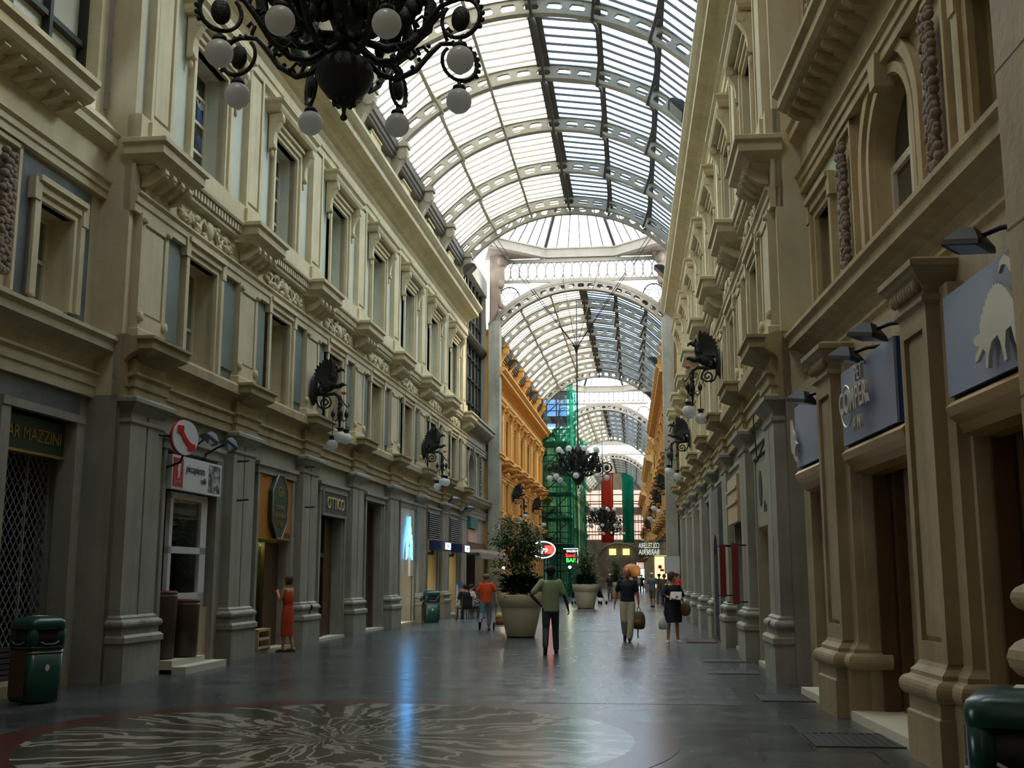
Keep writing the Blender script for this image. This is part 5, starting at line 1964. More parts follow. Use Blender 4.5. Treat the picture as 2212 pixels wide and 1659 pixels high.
# closing fronts of the far arcades
def closed_fronts(wall, bay, n, zs, label, mat='brown'):
    for k in range(n):
        t = 0.3 + bay * (k + 0.5)
        r = thing('shopfront', 'dark shop opening of the %s, %s bay from the near corner' % (label, ORD[k]), 'shopfront', wall.M(t, -0.3))
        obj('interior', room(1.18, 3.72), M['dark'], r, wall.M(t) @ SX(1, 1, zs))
        obj('shop_door', MB().box(-1.1, 0.0, -0.95, -0.88, 0.0, 2.6).box(-1.18, 1.18, -0.95, -0.85, 2.6, 2.72), M[mat], r, wall.M(t) @ SX(1, 1, zs))
closed_fronts(WL2, 3.85, 7, 0.925, 'orange left facade')
closed_fronts(WR2, 3.85, 7, 0.925, 'ochre right facade')
closed_fronts(WL3, 3.7, 6, 0.86, 'far cream left facade')
closed_fronts(WR3, 3.7, 6, 0.86, 'far ochre right facade')
closed_fronts(WL4, 3.7, 6, 0.80, 'last left facade')
closed_fronts(WR4, 3.7, 6, 0.80, 'last right facade')
# crossings: closed shop fronts
for wall, tc, zs, lb in ((WL, 36.1, 1, 'left of the second crossing'), (WR, 37.1, 1, 'right of the second crossing'), (WL2, 32.65, .9, 'left of the third crossing'), (WR2, 32.65, .9, 'right of the third crossing'),
                         (WL3, 27.0, .84, 'left of the fourth crossing'), (WR3, 27.0, .84, 'right of the fourth crossing')):
    r = thing('shopfront', 'dark glazed shop ' + lb, 'shopfront', wall.M(tc, -0.8))
    for s in ((-3.95, 0, 3.95) if zs == 1 else (0,)):
        obj('interior', room(1.35 if s == 0 else 0.98, 3.92, -1.12), M['dark'], r, wall.M(tc, -0.45) @ T(s, 0, 0) @ SX(1, 1, zs))
# canopy over the shop at the second crossing
cn = thing('shop_canopy', 'pale flat canopy over the shop at the second crossing', 'canopy', WL.M(36.0, -0.4, 2.6))
Mq = WL.M(36.0, -0.4, 0)
obj('canopy_top', MB().box(-4.4, 4.6, -0.5, 0.9, 2.62, 2.76), M['white'], cn, Mq)
obj('canopy_valance', MB().box(-4.4, 4.6, 0.82, 0.9, 2.35, 2.62), M['grey'], cn, Mq)
obj('canopy_fascia', MB().box(-4.4, 4.6, -0.4, -0.25, 2.76, 3.2), M['rust'], cn, Mq)
ts = thing('shop_sign_panel', 'teal green sign panel above the canopied shop', 'sign', WL.M(36.0, -0.4, 4.1))
obj('sign_board', MB().box(-1.0, 1.1, -0.35, -0.15, 3.85, 4.40), plain('teal sign', (0.03, 0.16, 0.14), 0.5), ts, Mq)
obj('side_board', MB().box(-1.2, 1.3, -0.35, -0.22, 3.2, 3.8), M['pink'], ts, Mq)
lt = thing('lamp_post_light', 'small bright lamp by the canopied shop', 'lamp', WL.M(39.5, 0.4, 2.0))
obj('bulb', MB().sphere((0, 0, 2.0), 0.07, 8, 6, (1, 1, 1), WL.M(39.5, 0.4, 0)), M['glow_lamp'], lt)
obj('lamp_stem', MB().tube([(0, 0, 2.05), (0, -0.5, 2.2)], 0.015, 6, WL.M(39.5, 0.4, 0)), M['black'], lt)
# ------------------------------------------------------------------ chandeliers
def globe(parent, c, r, name='globe'):
    g = obj(name, MB().sphere(c, r, 20, 14), M['globe'], parent)
    return g


def scroll(cx, cz, r0, r1, a0, a1, n=14, y=0.0):
    return [(cx + (r0 + (r1 - r0) * i / n) * math.cos(a0 + (a1 - a0) * i / n), y, cz + (r0 + (r1 - r0) * i / n) * math.sin(a0 + (a1 - a0) * i / n)) for i in range(n + 1)]


def chandelier(loc, label, rot=0.0, full=True):
    """two-tier bronze chandelier; z=0 is the middle of the big bowl"""
    root = thing('chandelier', label, 'chandelier', T(*loc), 'bronze globe chandeliers')
    B = T(*loc) @ RZ(rot)
    bowl = MB().lathe([(0.0, -0.30), (0.10, -0.29), (0.20, -0.22), (0.29, -0.10), (0.33, 0.02), (0.31, 0.12), (0.25, 0.20), (0.16, 0.25), (0.13, 0.30), (0.19, 0.33), (0.22, 0.40), (0.19, 0.47), (0.13, 0.50), (0.16, 0.60), (0.20, 0.72), (0.14, 0.85), (0.0, 0.86)], 28)
    obj('bowl', bowl, M['bronze'], root, B)
    fin = MB().lathe([(0.0, -0.52), (0.035, -0.50), (0.042, -0.475), (0.03, -0.45), (0.022, -0.43), (0.025, -0.36), (0.09, -0.33), (0.12, -0.29), (0.13, -0.26), (0.0, -0.25)], 14)
    for k in range(10):
        a = 2 * PI * k / 10
        fin.sphere((0.11 * math.cos(a), 0.11 * math.sin(a), -0.30), 0.035, 6, 4, (1, 1, 1.3))
    obj('finial', fin, M['bronze'], root, B)
    st = MB().lathe([(0.14, 0.84), (0.24, 0.95), (0.26, 1.15), (0.20, 1.35), (0.10, 1.5), (0.05, 1.7), (0.035, 2.0), (0.03, 9.0)], 14)
    rnd = random.Random(4)
    for k in range(60):
        a, z = rnd.random() * 2 * PI, rnd.uniform(0.7, 1.4)
        rr = 0.22 + 0.12 * rnd.random()
        st.sphere((rr * math.cos(a), rr * math.sin(a), z), 0.08, 6, 4, (1, 1, 1.8))
    obj('leafy_stem', st, M['bronze'], root, B)
    # lower tier: scroll arms with a ring, a shell and a hanging globe
    for k in range(8):
        A = B @ RZ(2 * PI * k / 8)
        m = MB()
        pts = [(0.20, 0, 0.30), (0.42, 0, 0.12), (0.62, 0, 0.10), (0.85, 0, 0.26), (1.02, 0, 0.50), (1.16, 0, 0.66), (1.32, 0, 0.70)]
        pts += scroll(1.40, 0.47, 0.24, 0.22, PI * 0.62, -PI * 0.5, 12)
        m.tube(pts, [0.035] * 5 + [0.03] * (len(pts) - 5), 6)
        m.tube(scroll(1.40, 0.47, 0.22, 0.22, -PI * 0.5, -PI * 1.25, 8), 0.024, 6)
        m.tube([(0.62, 0, 0.10), (0.68, 0, 0.22), (0.62, 0, 0.28), (0.57, 0, 0.23)], 0.022, 5)
        m.tube([(1.02, 0, 0.50), (0.94, 0, 0.58), (0.86, 0, 0.53), (0.90, 0, 0.46)], 0.022, 5)
        m.tube([(1.24, 0, 0.72), (1.20, 0, 0.82), (1.25, 0, 0.88), (1.30, 0, 0.83)], 0.025, 5)
        for j in range(9):
            q = PI * 0.6 - j * 0.30
            m.sphere((1.40 + 0.26 * math.cos(q), 0, 0.47 + 0.26 * math.sin(q)), 0.026, 5, 4, (1.2, 1, 1.2))
        for j in range(6):
            m.sphere((0.5 + j * 0.1, 0.02 * (-1) ** j, 0.11 + 0.055 * j * j * 0.35), 0.03, 5, 4)
        arm = obj('lower_arm', m, M['bronze'], root, A)
        sh = MB().sphere((1.40, 0, 0.47), 0.13, 10, 8, (0.85, 0.55, 1.15))
        obj('shell_boss', sh, M['bronze'], arm, A)
        cap = MB().lathe([(0.012, 0.26), (0.02, 0.23), (0.03, 0.20), (0.075, 0.175), (0.085, 0.14), (0.07, 0.12), (0.0, 0.118)], 12, T(1.40, 0, 0))
        obj('globe_cap', cap, M['bronze'], arm, A)
        g = put('hanging_globe', cached('hg', lambda: MB().sphere((1.40, 0, -0.01), 0.152, 20, 14), M['globe'], 'hanging_globe'), A, arm)
    # upper tier: big leafy scrolls carrying upright globes
    for k in range(8):
        A = B @ RZ(2 * PI * (k + 0.5) / 8)
        m = MB()
        pts = [(0.18, 0, 0.45), (0.45, 0, 0.36), (0.72, 0, 0.42), (0.92, 0, 0.62), (0.96, 0, 0.90), (0.84, 0, 1.12), (0.66, 0, 1.16), (0.56, 0, 1.02), (0.62, 0, 0.90)]
        m.tube(pts, [0.045, 0.05, 0.06, 0.07, 0.075, 0.065, 0.05, 0.04, 0.03], 7)
        m.tube([(0.92, 0, 0.62), (1.10, 0, 0.84), (1.06, 0, 1.06), (0.98, 0, 1.16)], [0.03, 0.03, 0.028, 0.026], 6)
        m.tube([(0.72, 0, 0.42), (0.80, 0, 0.30), (0.74, 0, 0.24), (0.68, 0, 0.29)], 0.025, 5)
        for j in range(10):
            u = j / 9
            m.sphere((0.55 + 0.35 * u, 0.05 * (-1) ** j, 0.55 + 0.55 * u), 0.085, 6, 4, (1, 0.6, 1.5))
        arm = obj('upper_arm', m, M['bronze'], root, A)
        obj('globe_holder', MB().lathe([(0.02, 1.12), (0.06, 1.15), (0.08, 1.19), (0.06, 1.21)], 12, T(0.98, 0, 0)), M['bronze'], arm, A)
        put('upright_globe', cached('ug', lambda: MB().sphere((0.98, 0, 1.345), 0.15, 18, 12), M['globe'], 'upright_globe'), A, arm)
    return root


CH_Z = 7.17
ch0 = chandelier((-3.12, 11.5, CH_Z), 'huge dark chandelier hanging close overhead, cut by the top edge', math.radians(32))
for (px, py, Y, s, lb) in ((1249, 1032, 54.4, 1.0, 'dark globe chandelier hanging in the second crossing above the planters'),
                           (1303, 1136, 91.8, 1.0, 'smaller distant chandelier before the red and green drapes'),
                           (1322, 1152, 123.8, 0.95, 'farthest tiny chandelier low against the dark end wall')):
    p = at_y(px, py, Y)
    copy_tree(ch0, T(p.x, p.y, p.z) @ RZ(0.2) @ SX(s, s, s), lb)
# hub and stay wires that carry the chandelier of the second crossing
hubp = at_y(1245, 752, 54.4)
hb = thing('chandelier_stay', 'thin wires meeting at a dark hub above the second crossing chandelier', 'stay wires', T(*hubp))
obj('hub', MB().lathe([(0.0, -0.35), (0.06, -0.2), (0.10, 0.0), (0.22, 0.12), (0.05, 0.2), (0.0, 0.3)], 12), M['iron'], hb, T(*hubp))
for c in ((spans(50)[0], 50.2, 18.6), (spans(50)[1], 50.2, 18.6), (spans(50)[0] + .4, 51, 18.6), (spans(50)[1] - .4, 51, 18.6), (-1.4, 58.6, 18.4), (-3.6, 58.6, 18.4)):
    obj('stay_wire', MB().tube([hubp, Vector(c)], 0.022, 4), M['iron'], hb)
obj('drop_rod', MB().tube([hubp, hubp + Vector((0.0, 0, -3.2))], 0.03, 5), M['iron'], hb)

# ------------------------------------------------------------------ winged griffin wall lamps
def feather_wing(s):
    """one raised wing: overlapping feathers fanned from the shoulder"""
    m = MB()
    for k in range(9):
        a = math.radians(78 + k * 13)
        L = 0.56 - 0.028 * k
        root = Vector((s * (0.07 + 0.004 * k), 0.40, 0.26))
        d = Vector((s * 0.22, math.cos(a) * 0.85, math.sin(a)))
        d.normalize()
        side = Vector((0, -d.z, d.y)).normalized()
        up = d.cross(side)
        vs = []
        for u, w in ((0.0, 0.035), (0.45, 0.062), (0.85, 0.05), (1.0, 0.012)):
            c = root + d * (L * u) + side * (0.03 * u)
            vs += [c + side * w + up * 0.01, c - side * w + up * 0.01, c - side * w - up * 0.01, c + side * w - up * 0.01]
        fs = []
        for i in range(3):
            for j in range(4):
                fs.append((4 * i + j, 4 * i + (j + 1) % 4, 4 * i + 4 + (j + 1) % 4, 4 * i + 4 + j))
        fs += [(0, 3, 2, 1), (12, 13, 14, 15)]
        m.add(vs, fs)
    return m


def griffin_lamp(Mw, label):
    r = thing('griffin_wall_lamp', label, 'wall lamp', Mw, 'winged griffin bracket lamps')
    I = M['iron']
    m = MB().lathe([(0.0, 0.10), (0.12, 0.09), (0.20, 0.06), (0.25, 0.02), (0.27, 0.0)], 20, Mw @ T(0, 0, 0.02) @ SX(1, 1, 1.45) @ RX(-PI / 2))
    obj('wall_plate', m, I, r)
    m = MB().tube([(0, 0.05, -0.08), (0, 0.3, -0.10), (0, 0.55, -0.08), (0, 0.66, -0.16), (0, 0.68, -0.30)], [0.05, 0.045, 0.045, 0.05, 0.045], 8)
    m.tube([(0, a[0], a[2]) for a in scroll(0.30, -0.30, 0.17, 0.02, PI * 0.5, -PI * 3.2, 34)], 0.022, 6)
    m.tube([(0, 0.07, -0.10), (0, 0.09, -0.28), (0, 0.14, -0.38), (0, 0.24, -0.45)], 0.025, 6)
    m.tube([(0, 0.70, -0.20), (0, 0.80, -0.36), (0, 0.86, -0.42), (0, 0.91, -0.38), (0, 0.88, -0.33)], 0.018, 6)
    obj('scroll_bracket', m, I, r, Mw)
    # beast: one body with neck, beaked head, forelegs and haunch
    m = MB()

    def ell(c, rx, rz, n=12):
        return [Vector((c[0] + rx * math.cos(2 * PI * i / n), c[1], c[2] + rz * math.sin(2 * PI * i / n))) for i in range(n)]
    m.rings([ell((0, 0.10, 0.02), 0.03, 0.04), ell((0, 0.16, 0.04), 0.10, 0.12), ell((0, 0.28, 0.08), 0.13, 0.15), ell((0, 0.42, 0.14), 0.13, 0.17), ell((0, 0.52, 0.20), 0.10, 0.16), ell((0, 0.57, 0.24), 0.06, 0.11)])
    m.tube([(0, 0.46, 0.22), (0, 0.52, 0.36), (0, 0.53, 0.46), (0, 0.58, 0.52)], [0.12, 0.09, 0.07, 0.07], 10)
    m.sphere((0, 0.60, 0.52), 0.085, 10, 8, (0.85, 1.15, 0.9))
    m.tube([(0, 0.65, 0.53), (0, 0.74, 0.51), (0, 0.77, 0.45)], [0.055, 0.035, 0.01], 8)
    for s in (-1, 1):
        m.tube([(s * 0.05, 0.58, 0.58), (s * 0.07, 0.55, 0.66)], [0.03, 0.006], 6)
        m.tube([(s * 0.08, 0.50, 0.12), (s * 0.09, 0.62, 0.10), (s * 0.08, 0.74, 0.16), (s * 0.08, 0.80, 0.14)], [0.06, 0.045, 0.03, 0.022], 8)
        m.tube([(s * 0.10, 0.22, 0.05), (s * 0.11, 0.20, -0.06), (s * 0.10, 0.30, -0.06)], [0.07, 0.04, 0.03], 8)
    m.tube([(0, 0.12, 0.02), (0, 0.06, -0.12), (0, 0.06, -0.24)], [0.05, 0.03, 0.015], 6)
    obj('griffin_body', m, I, r, Mw)
    for s in (-1, 1):
        obj('wing', feather_wing(s), I, r, Mw)
    obj('red_band', MB().box(-0.05, 0.05, 0.72, 0.82, -0.10, -0.05), M['red'], r, Mw)
    m = MB()
    m.lathe([(0.045, -0.25), (0.06, -0.34), (0.04, -0.42), (0.055, -0.5), (0.075, -0.62), (0.05, -0.72), (0.03, -0.80), (0.02, -1.02), (0.0, -1.04)], 10, T(0, 0.68, 0))
    for k in range(14):
        a = k * 1.1
        m.sphere((0.05 * math.cos(a), 0.68 + 0.05 * math.sin(a), -0.3 - k * 0.032), 0.028, 5, 4)
    obj('twisted_stem', m, I, r, Mw)
    for k in range(3):
        a = math.radians(20 + 120 * k)
        dx, dy = math.cos(a), math.sin(a)
        R = 0.19
        m = MB().tube([(0.02 * dx, 0.68 + 0.02 * dy, -0.68), (0.12 * dx, 0.68 + 0.12 * dy, -0.76), (R * dx, 0.68 + R * dy, -0.70), (R * dx, 0.68 + R * dy, -0.52), (R * 0.9 * dx, 0.68 + R * 0.9 * dy, -0.46)], 0.016, 6)
        m.sphere((R * dx, 0.68 + R * dy, -0.58), 0.07, 8, 6, (0.8, 0.8, 1.3))
        low = -1.17 if k < 2 else -1.34
        m.tube([(R * dx, 0.68 + R * dy, -0.72), (R * dx, 0.68 + R * dy, low + 0.22)], 0.009, 5)
        h = obj('globe_hanger', m, I, r, Mw)
        obj('globe_cap', MB().lathe([(0.05, low + 0.24), (0.09, low + 0.22), (0.09, low + 0.20), (0.06, low + 0.18), (0.06, low + 0.14), (0.085, low + 0.12), (0.0, low + 0.11)], 12, T(R * dx, 0.68 + R * dy, 0)), I, h, Mw)
        obj('globe', MB().sphere((R * dx, 0.68 + R * dy, low), 0.145, 16, 12), M['globe'], h, Mw)
    return r


gl = griffin_lamp(WL.M(8.3, -0.12, 6.10), 'griffin lamp on the left facade pilaster above the optician, largest on the left')
LAMPS = [(WL.M(21.65, -0.12, 6.12), 'griffin lamp on the left facade above the shuttered bank bays'),
         (WR.M(10.05, -0.12, 6.72), 'griffin lamp on the right facade, nearest and largest on that side'),
         (WR.M(23.1, -0.12, 6.45), 'second griffin lamp along the right facade, below and beyond the nearest'),
         (WL2.M(8.0, -0.12, 6.3), 'griffin lamp on the orange facade, the nearer of its pair'),
         (WL2.M(19.55, -0.12, 6.3), 'griffin lamp on the orange facade, the farther of its pair by the scaffold'),
         (WR2.M(4.15, -0.12, 6.5), 'griffin lamp at the near end of the ochre right facade'),
         (WR2.M(15.7, -0.12, 6.5), 'griffin lamp halfway along the ochre right facade'),
         (WR3.M(7.7, -0.12, 6.0), 'tiny distant griffin lamp on the far right facade')]
for Mq, lb in LAMPS:
    copy_tree(gl, Mq, lb)

# floodlights resting on the main cornices
FL = [(WL, 6.9, 'black floodlight perched on the left cornice behind the big chandelier'), (WL, 27.0, 'black floodlight on the left cornice near its far end'),
      (WR, 12.3, 'black floodlight on the right cornice under the nearest vault'), (WR, 29.0, 'black floodlight at the far end of the near right cornice'),
      (WL2, 2.0, 'black floodlight on the near end of the orange cornice'), (WL2, 13.0, 'black floodlight on the orange cornice halfway along'),
      (WR2, 2.0, 'black floodlight on the near end of the ochre right cornice'), (WR2, 14.0, 'black floodlight farther along the ochre right cornice')]
for w, t, lb in FL:
    zc = 13.78 if w in (WL, WR) else 12.75
    b = w.P(t, 0.30, zc)
    h = w.P(t + 0.1, 0.55, zc + 0.62)
    floodlight('floodlight', lb, b, h, w.ay * 0.8 + Vector((0, 0, -0.75)), 0.62, 'floodlights on the cornices')
# ------------------------------------------------------------------ ground storey of the near right crossing
SW = M['stonewarm']


def c_panel_pilaster(hw=0.40):
    m = MB()
    m.mould([(0.0, 0.0), (0.0, 0.42), (-0.02, 0.44), (-0.02, 0.56)], hw + 0.06, 0.0, 0, -0.5)
    tor = [(-0.03, 0.56)] + [(-0.03 + 0.07 * math.sin(a), 0.65 - 0.09 * math.cos(a)) for a in [PI * k / 8 for k in range(1, 8)]] + [(-0.05, 0.75), (-0.05, 0.79), (-0.10, 0.84), (-0.12, 0.88)]
    m.mould(tor, hw - 0.02, -0.12, 0, -0.5)
    y = -0.12
    m.box(-hw, -hw + 0.12, -0.5, y, 0.88, 4.05).box(hw - 0.12, hw, -0.5, y, 0.88, 4.05)
    m.box(-hw + .12, hw - .12, -0.5, y, 3.85, 4.05).box(-hw + .12, hw - .12, -0.5, y, 0.88, 1.05)
    m.box(-hw + .12, hw - .12, -0.5, y - 0.06, 1.05, 3.85)
    m.box(-hw + .17, hw - .17, -0.5, y - 0.03, 1.10, 3.80)
    m.mould([(-0.12, 4.05), (-0.08, 4.08), (-0.08, 4.12), (-0.12, 4.15)], hw, -0.12, 0, -0.5)
    m.mould([(-0.12, 4.15), (-0.10, 4.24), (-0.02, 4.32), (0.0, 4.36), (0.03, 4.38), (0.03, 4.44), (-0.02, 4.47)], hw - 0.02, -0.12, 0, -0.5)
    for k in range(9):
        x = -hw + 0.06 + k * (2 * hw - 0.12) / 8
        m.sphere((x, -0.07, 4.24), 0.05, 6, 4, (0.7, 1.0, 1.6))
    # second, set-back pier layer either side
    for s in (-1, 1):
        a, b = sorted((s * hw, s * (hw + 0.22)))
        m.mould([(-0.14, 0.0), (-0.14, 0.56)], 0.11, -0.14, (a + b) / 2, -0.6)
        m.mould([(p[0] - 0.13, p[1]) for p in tor], 0.10, -0.25, (a + b) / 2, -0.6)
        m.box(a, b, -0.6, -0.25, 0.85, 4.2)
    return m


N1, N2, N3 = -0.22, -3.92, -7.85
pp = c_panel_pilaster().mesh('panelled_pilaster', SW)
root_r = XR1
for t in (N1, N2):
    put('panelled_pilaster', pp, WNR.M(t), root_r)
m = MB()
wl = lambda t: t                        # the local x of a right-hand wall runs with t
for a, b in ((N2 - 0.62, N2 + 0.62), (N1 - 0.62, N1 + 0.62), (1.95, 2.6)):
    m.box(a, b, -0.75, -0.42, 0, 4.46)
m.box(N2 - 4, 2.6, -0.75, -0.40, 4.12, 4.46)
put('ground_piers', m.mesh('ground_piers', SW), WNR.M(0), root_r)

# three blue grey sign boards with gilt mouldings and dark entrances below
BAYS = [(0.42, 1.95, 'third'), (-3.28, -0.84, 'second'), (-7.2, -4.56, 'first')]
for a, b, nm in BAYS:
    lab = {'third': 'farthest narrow shop bay beside the graffiti pier', 'second': 'dark recessed entrance under the lettered blue sign', 'first': 'shop window with yellow lit backdrop under the animal sign'}[nm]
    r = thing('shopfront', lab, 'shopfront', WNR.M((a + b) / 2, -0.4))
    Q = WNR.M(0)
    c, hw = (a + b) / 2, (b - a) / 2
    m = MB()
    e_ = 2.6 if nm == 'first' else 0.0
    m.box(a - .02, b + .02 + e_, -3.2, -3.15, 0, 4.2).box(a - .05, a, -3.2, -0.5, 0, 4.2).box(b + e_, b + e_ + .05, -3.2, -0.9, 0, 4.2).box(a, b + e_, -3.2, -0.76, 4.1, 4.2)
    obj('interior', m, M['dark'] if nm != 'first' else M['brown'], r, Q)
    obj('threshold', MB().box(a, b, -1.3, -0.12, 0, 0.10), M['white'], r, Q)
    m = MB()
    for i, (yy, w) in enumerate(((-0.55, 0.10), (-0.75, 0.12), (-1.0, 0.10))[:2 if nm == 'first' else 3]):
        for s in (-1, 1):
            x = c + s * (hw - w / 2 - i * 0.13)
            m.box(x - w / 2, x + w / 2, yy - 0.12, yy + 0.06, 0.1, 2.86)
    obj('door_posts', m, M['wood'] if nm != 'third' else SW, r, Q)
    obj('gilt_moulding', MB().run([(-0.42, 2.80), (-0.30, 2.84), (-0.26, 2.92), (-0.18, 2.98), (-0.16, 3.06), (-0.22, 3.12)], a, b, -0.6, None), M['gold'], r, Q)
    obj('sign_surround', MB().box(a - .04, b + .04, -0.6, -0.36, 4.02, 4.14).box(a - .04, a + .05, -0.6, -0.36, 0.1, 4.02).box(b - .05, b + .04, -0.6, -0.36, 0.1, 4.02), SW, r, Q)
    if nm == 'second':
        obj('door_leaf', MB().box(c - 0.9, c + 0.1, -1.25, -1.18, 0.1, 2.8), M['brown'], r, Q)
        obj('door_handle', MB().tube([(c + 0.0, -1.15, 1.0), (c + 0.0, -1.10, 1.05), (c + 0.0, -1.10, 1.35), (c + 0.0, -1.15, 1.4)], 0.015, 6), M['gold'], r, Q)
    if nm == 'first':
        obj('yellow_backdrop', MB().box(a + .1, b + 2.5, -1.75, -1.70, 0.1, 3.0), M['yellowwall'], r, Q)
        obj('shop_pane', MB().box(a + .3, b - .1, -0.98, -0.97, 0.3, 2.7), M['shopglass'], r, Q)
        obj('display_post', MB().box(b - .16, b - .04, -1.05, -0.9, 0.1, 2.75), M['black'], r, Q)
        obj('strip_lamp', MB().box(a + .4, b + 1.8, -1.2, -1.14, 2.92, 3.0), plain('warm strip lamp', (1, .8, .4), .5, 0, (1.0, 0.72, 0.22), 9.0), r, Q)
SIGN_Z0, SIGN_Z1 = 3.15, 4.03


def sign_board(a, b, label):
    s = thing('blue_shop_sign', label, 'sign', WNR.M((a + b) / 2, -0.2, 3.6), 'blue grey sheet signs on the near right')
    Q = WNR.M(0)
    obj('sign_sheet', MB().box(a, b, -0.22, -0.19, SIGN_Z0, SIGN_Z1), M['signblue'], s, Q)
    obj('sign_case', MB().box(a, b, -0.40, -0.225, SIGN_Z0, SIGN_Z1), M['signblueedge'], s, Q)
    return s, Q


def cutout(parent, pts, Q, y0=-0.14, y1=-0.11, name='animal_cutout'):
    return obj(name, MB().prism(pts, 0, 'y', y0, y1), M['steel'], parent, Q)


# the camera looks along the wall from the near side: image right is smaller t
s, Q = sign_board(-7.0, -4.58, 'blue grey sign with a pale spiny animal cut-out at the right edge')
ox, oz, k = -5.45, 3.2, 0.62


def A(px, py):
    """animal drawing: px grows to image right (towards the camera), py up"""
    return (ox - px * k, oz + py * k)


body = [(0.0, 0.42), (0.05, 0.47), (0.16, 0.48), (0.25, 0.44)]
for i in range(13):
    u = i / 12
    bx, by = 0.25 + 1.05 * u, 0.50 + 0.48 * math.sin(PI * (0.08 + 0.80 * u))
    body += [(bx, by), (bx + 0.035, by - 0.03)]
body += [(1.42, 0.55), (1.40, 0.34), (1.46, 0.10), (1.38, 0.02), (1.28, 0.20), (1.22, 0.36), (1.06, 0.34), (1.00, 0.16), (1.04, 0.0), (0.95, -0.02), (0.90, 0.18), (0.80, 0.34), (0.60, 0.30), (0.48, 0.16), (0.44, 0.0), (0.36, 0.02), (0.40, 0.20), (0.30, 0.27), (0.12, 0.16), (0.02, 0.14), (0.04, 0.22), (0.20, 0.32), (0.06, 0.36)]
cutout(s, [A(*p) for p in body], Q)
tail = [(1.30, 1.0), (1.22, 1.10), (1.08, 1.14), (0.96, 1.06), (1.02, 1.19), (1.18, 1.24), (1.32, 1.16), (1.40, 0.98)]
cutout(s, [A(*p) for p in tail], Q, name='curled_tail')
s, Q = sign_board(-3.05, -0.86, 'blue grey sign with raised steel lettering, the middle of three')
QL = WNR.M(0)
for st, sz, tx, tz in (('COMPER', 0.36, -1.75, 3.58), ('A M', 0.22, -1.9, 3.30), ('PET', 0.24, -2.05, 3.84)):
    text('steel_lettering', st, sz, M['steel'], QL @ T(tx, -0.10, tz), s, 0.018, 0.85, offset=0.003)
obj('steel_ring', MB().tube([(-1.35 + 0.24 * math.cos(2 * PI * i / 28), -0.12, 3.56 + 0.24 * math.sin(2 * PI * i / 28)) for i in range(28)], 0.014, 6, QL, True), M['steel'], s)
s, Q = sign_board(0.45, 1.93, 'small blue grey sign with part of a pale animal cut-out, beside the pier')
pts = [(1.86, 3.85), (1.80, 3.78), (1.76, 3.70), (1.66, 3.62), (1.62, 3.52), (1.50, 3.46), (1.60, 3.40), (1.64, 3.30), (1.58, 3.22), (1.68, 3.26), (1.76, 3.36), (1.84, 3.34), (1.90, 3.5)]
cutout(s, pts, Q)
for (px, py), lb in (((2085, 520), 'black wall spot lamp above the animal sign'), ((1868, 718), 'black wall spot lamp above the lettered sign, nearer one'), ((1822, 768), 'black wall spot lamp above the lettered sign, farther one'), ((1728, 860), 'black wall spot lamp above the small sign by the pier')):
    t, z = WNR.pick(px, py, 0.05)
    b_ = WNR.P(t - 0.25, -0.36, z + 0.06)
    h_ = WNR.P(t, 0.02, z)
    floodlight('spot_lamp', lb, b_, h_, WNR.ay * 0.12 + Vector((0, 0, -1)) + WNR.t * 0.1, 0.30, 'spot lamps above the blue signs')

# ---- stone pier with moulded base at the right edge
t0, z0 = WNR.pick(2190, 674, 0.62)
m = MB()
m.box(t0 - 1.6, t0, -0.75, 0.62, 1.62, 9.0)
pr_ = [(0.68, 0.0), (0.68, 0.72), (0.66, 0.74), (0.66, 1.08)]
rb_ = [(0.62, 1.08)] + [(0.62 + 0.13 * math.sin(a), 1.20 - 0.12 * math.cos(a)) for a in [PI * q / 8 for q in range(1, 8)]] + [(0.66, 1.33), (0.64, 1.40), (0.66, 1.44)] + \
    [(0.64 + 0.08 * math.sin(a), 1.52 - 0.075 * math.cos(a)) for a in [PI * q / 8 for q in range(1, 8)]] + [(0.62, 1.62)]
m.mould(pr_ + rb_, 0.8, 0.62, t0 - 0.8, -0.75)
pier = struct('wall_right.008', 'smooth stone pier with moulded round base at the right edge', 'pier', WNR.M(t0 - 0.8, 0))
put('pier_shaft', m.mesh('pier_shaft', M['stonewarm']), WNR.M(0), pier)
m = MB()
for z in (2.6, 3.55, 4.5, 5.45):
    m.box(t0 - 1.61, t0 + 0.004, -0.7, 0.624, z, z + 0.012)
put('joint_line', m.mesh('joint_line', M['brown']), WNR.M(0), pier)
m = MB()
tc, zc = WNR.pick(2125, 60, 0.64)
cw = thing('hanging_cable', 'dark twisted cable hanging on the pier at the top right corner', 'cable', WNR.M(t0, 0.5, 4.6))
obj('cable', MB().tube([WNR.P(t0 + 0.02, 0.60, 5.6), WNR.P(t0 + 0.04, 0.52, 5.2), WNR.P(t0 + 0.03, 0.50, 5.05), WNR.P(t0 + 0.02, 0.52, 4.85)], [0.03, 0.035, 0.03, 0.02], 7), M['black'], cw)

# graffiti, niche and cable on the pier between the crossing and the right facade
gt = WR.M(0.56, 0)
gf = thing('pier_graffiti', 'black scrawled letters and triangle on the grey marble pier', 'graffiti', gt @ T(0, -0.5, 1.6))
y_ = 0
gx = 0.598
def gseg(m, p, q, w=0.014):
    m.bar((gx, p[0], p[1]), (gx, q[0], q[1]), w, 0.010)
m = MB()
for poly in ([(-0.62, 1.92), (-0.47, 1.92), (-0.545, 1.78), (-0.62, 1.92)], [(-0.68, 1.45), (-0.62, 1.63), (-0.56, 1.50), (-0.50, 1.66), (-0.44, 1.46), (-0.36, 1.43)], [(-0.66, 1.47), (-0.52, 1.50), (-0.42, 1.44)],
             [(-0.60, 1.18), (-0.59, 1.28), (-0.545, 1.22), (-0.50, 1.28), (-0.48, 1.14)]):
    for i in range(len(poly) - 1):
        gseg(m, poly[i], poly[i + 1], 0.02)
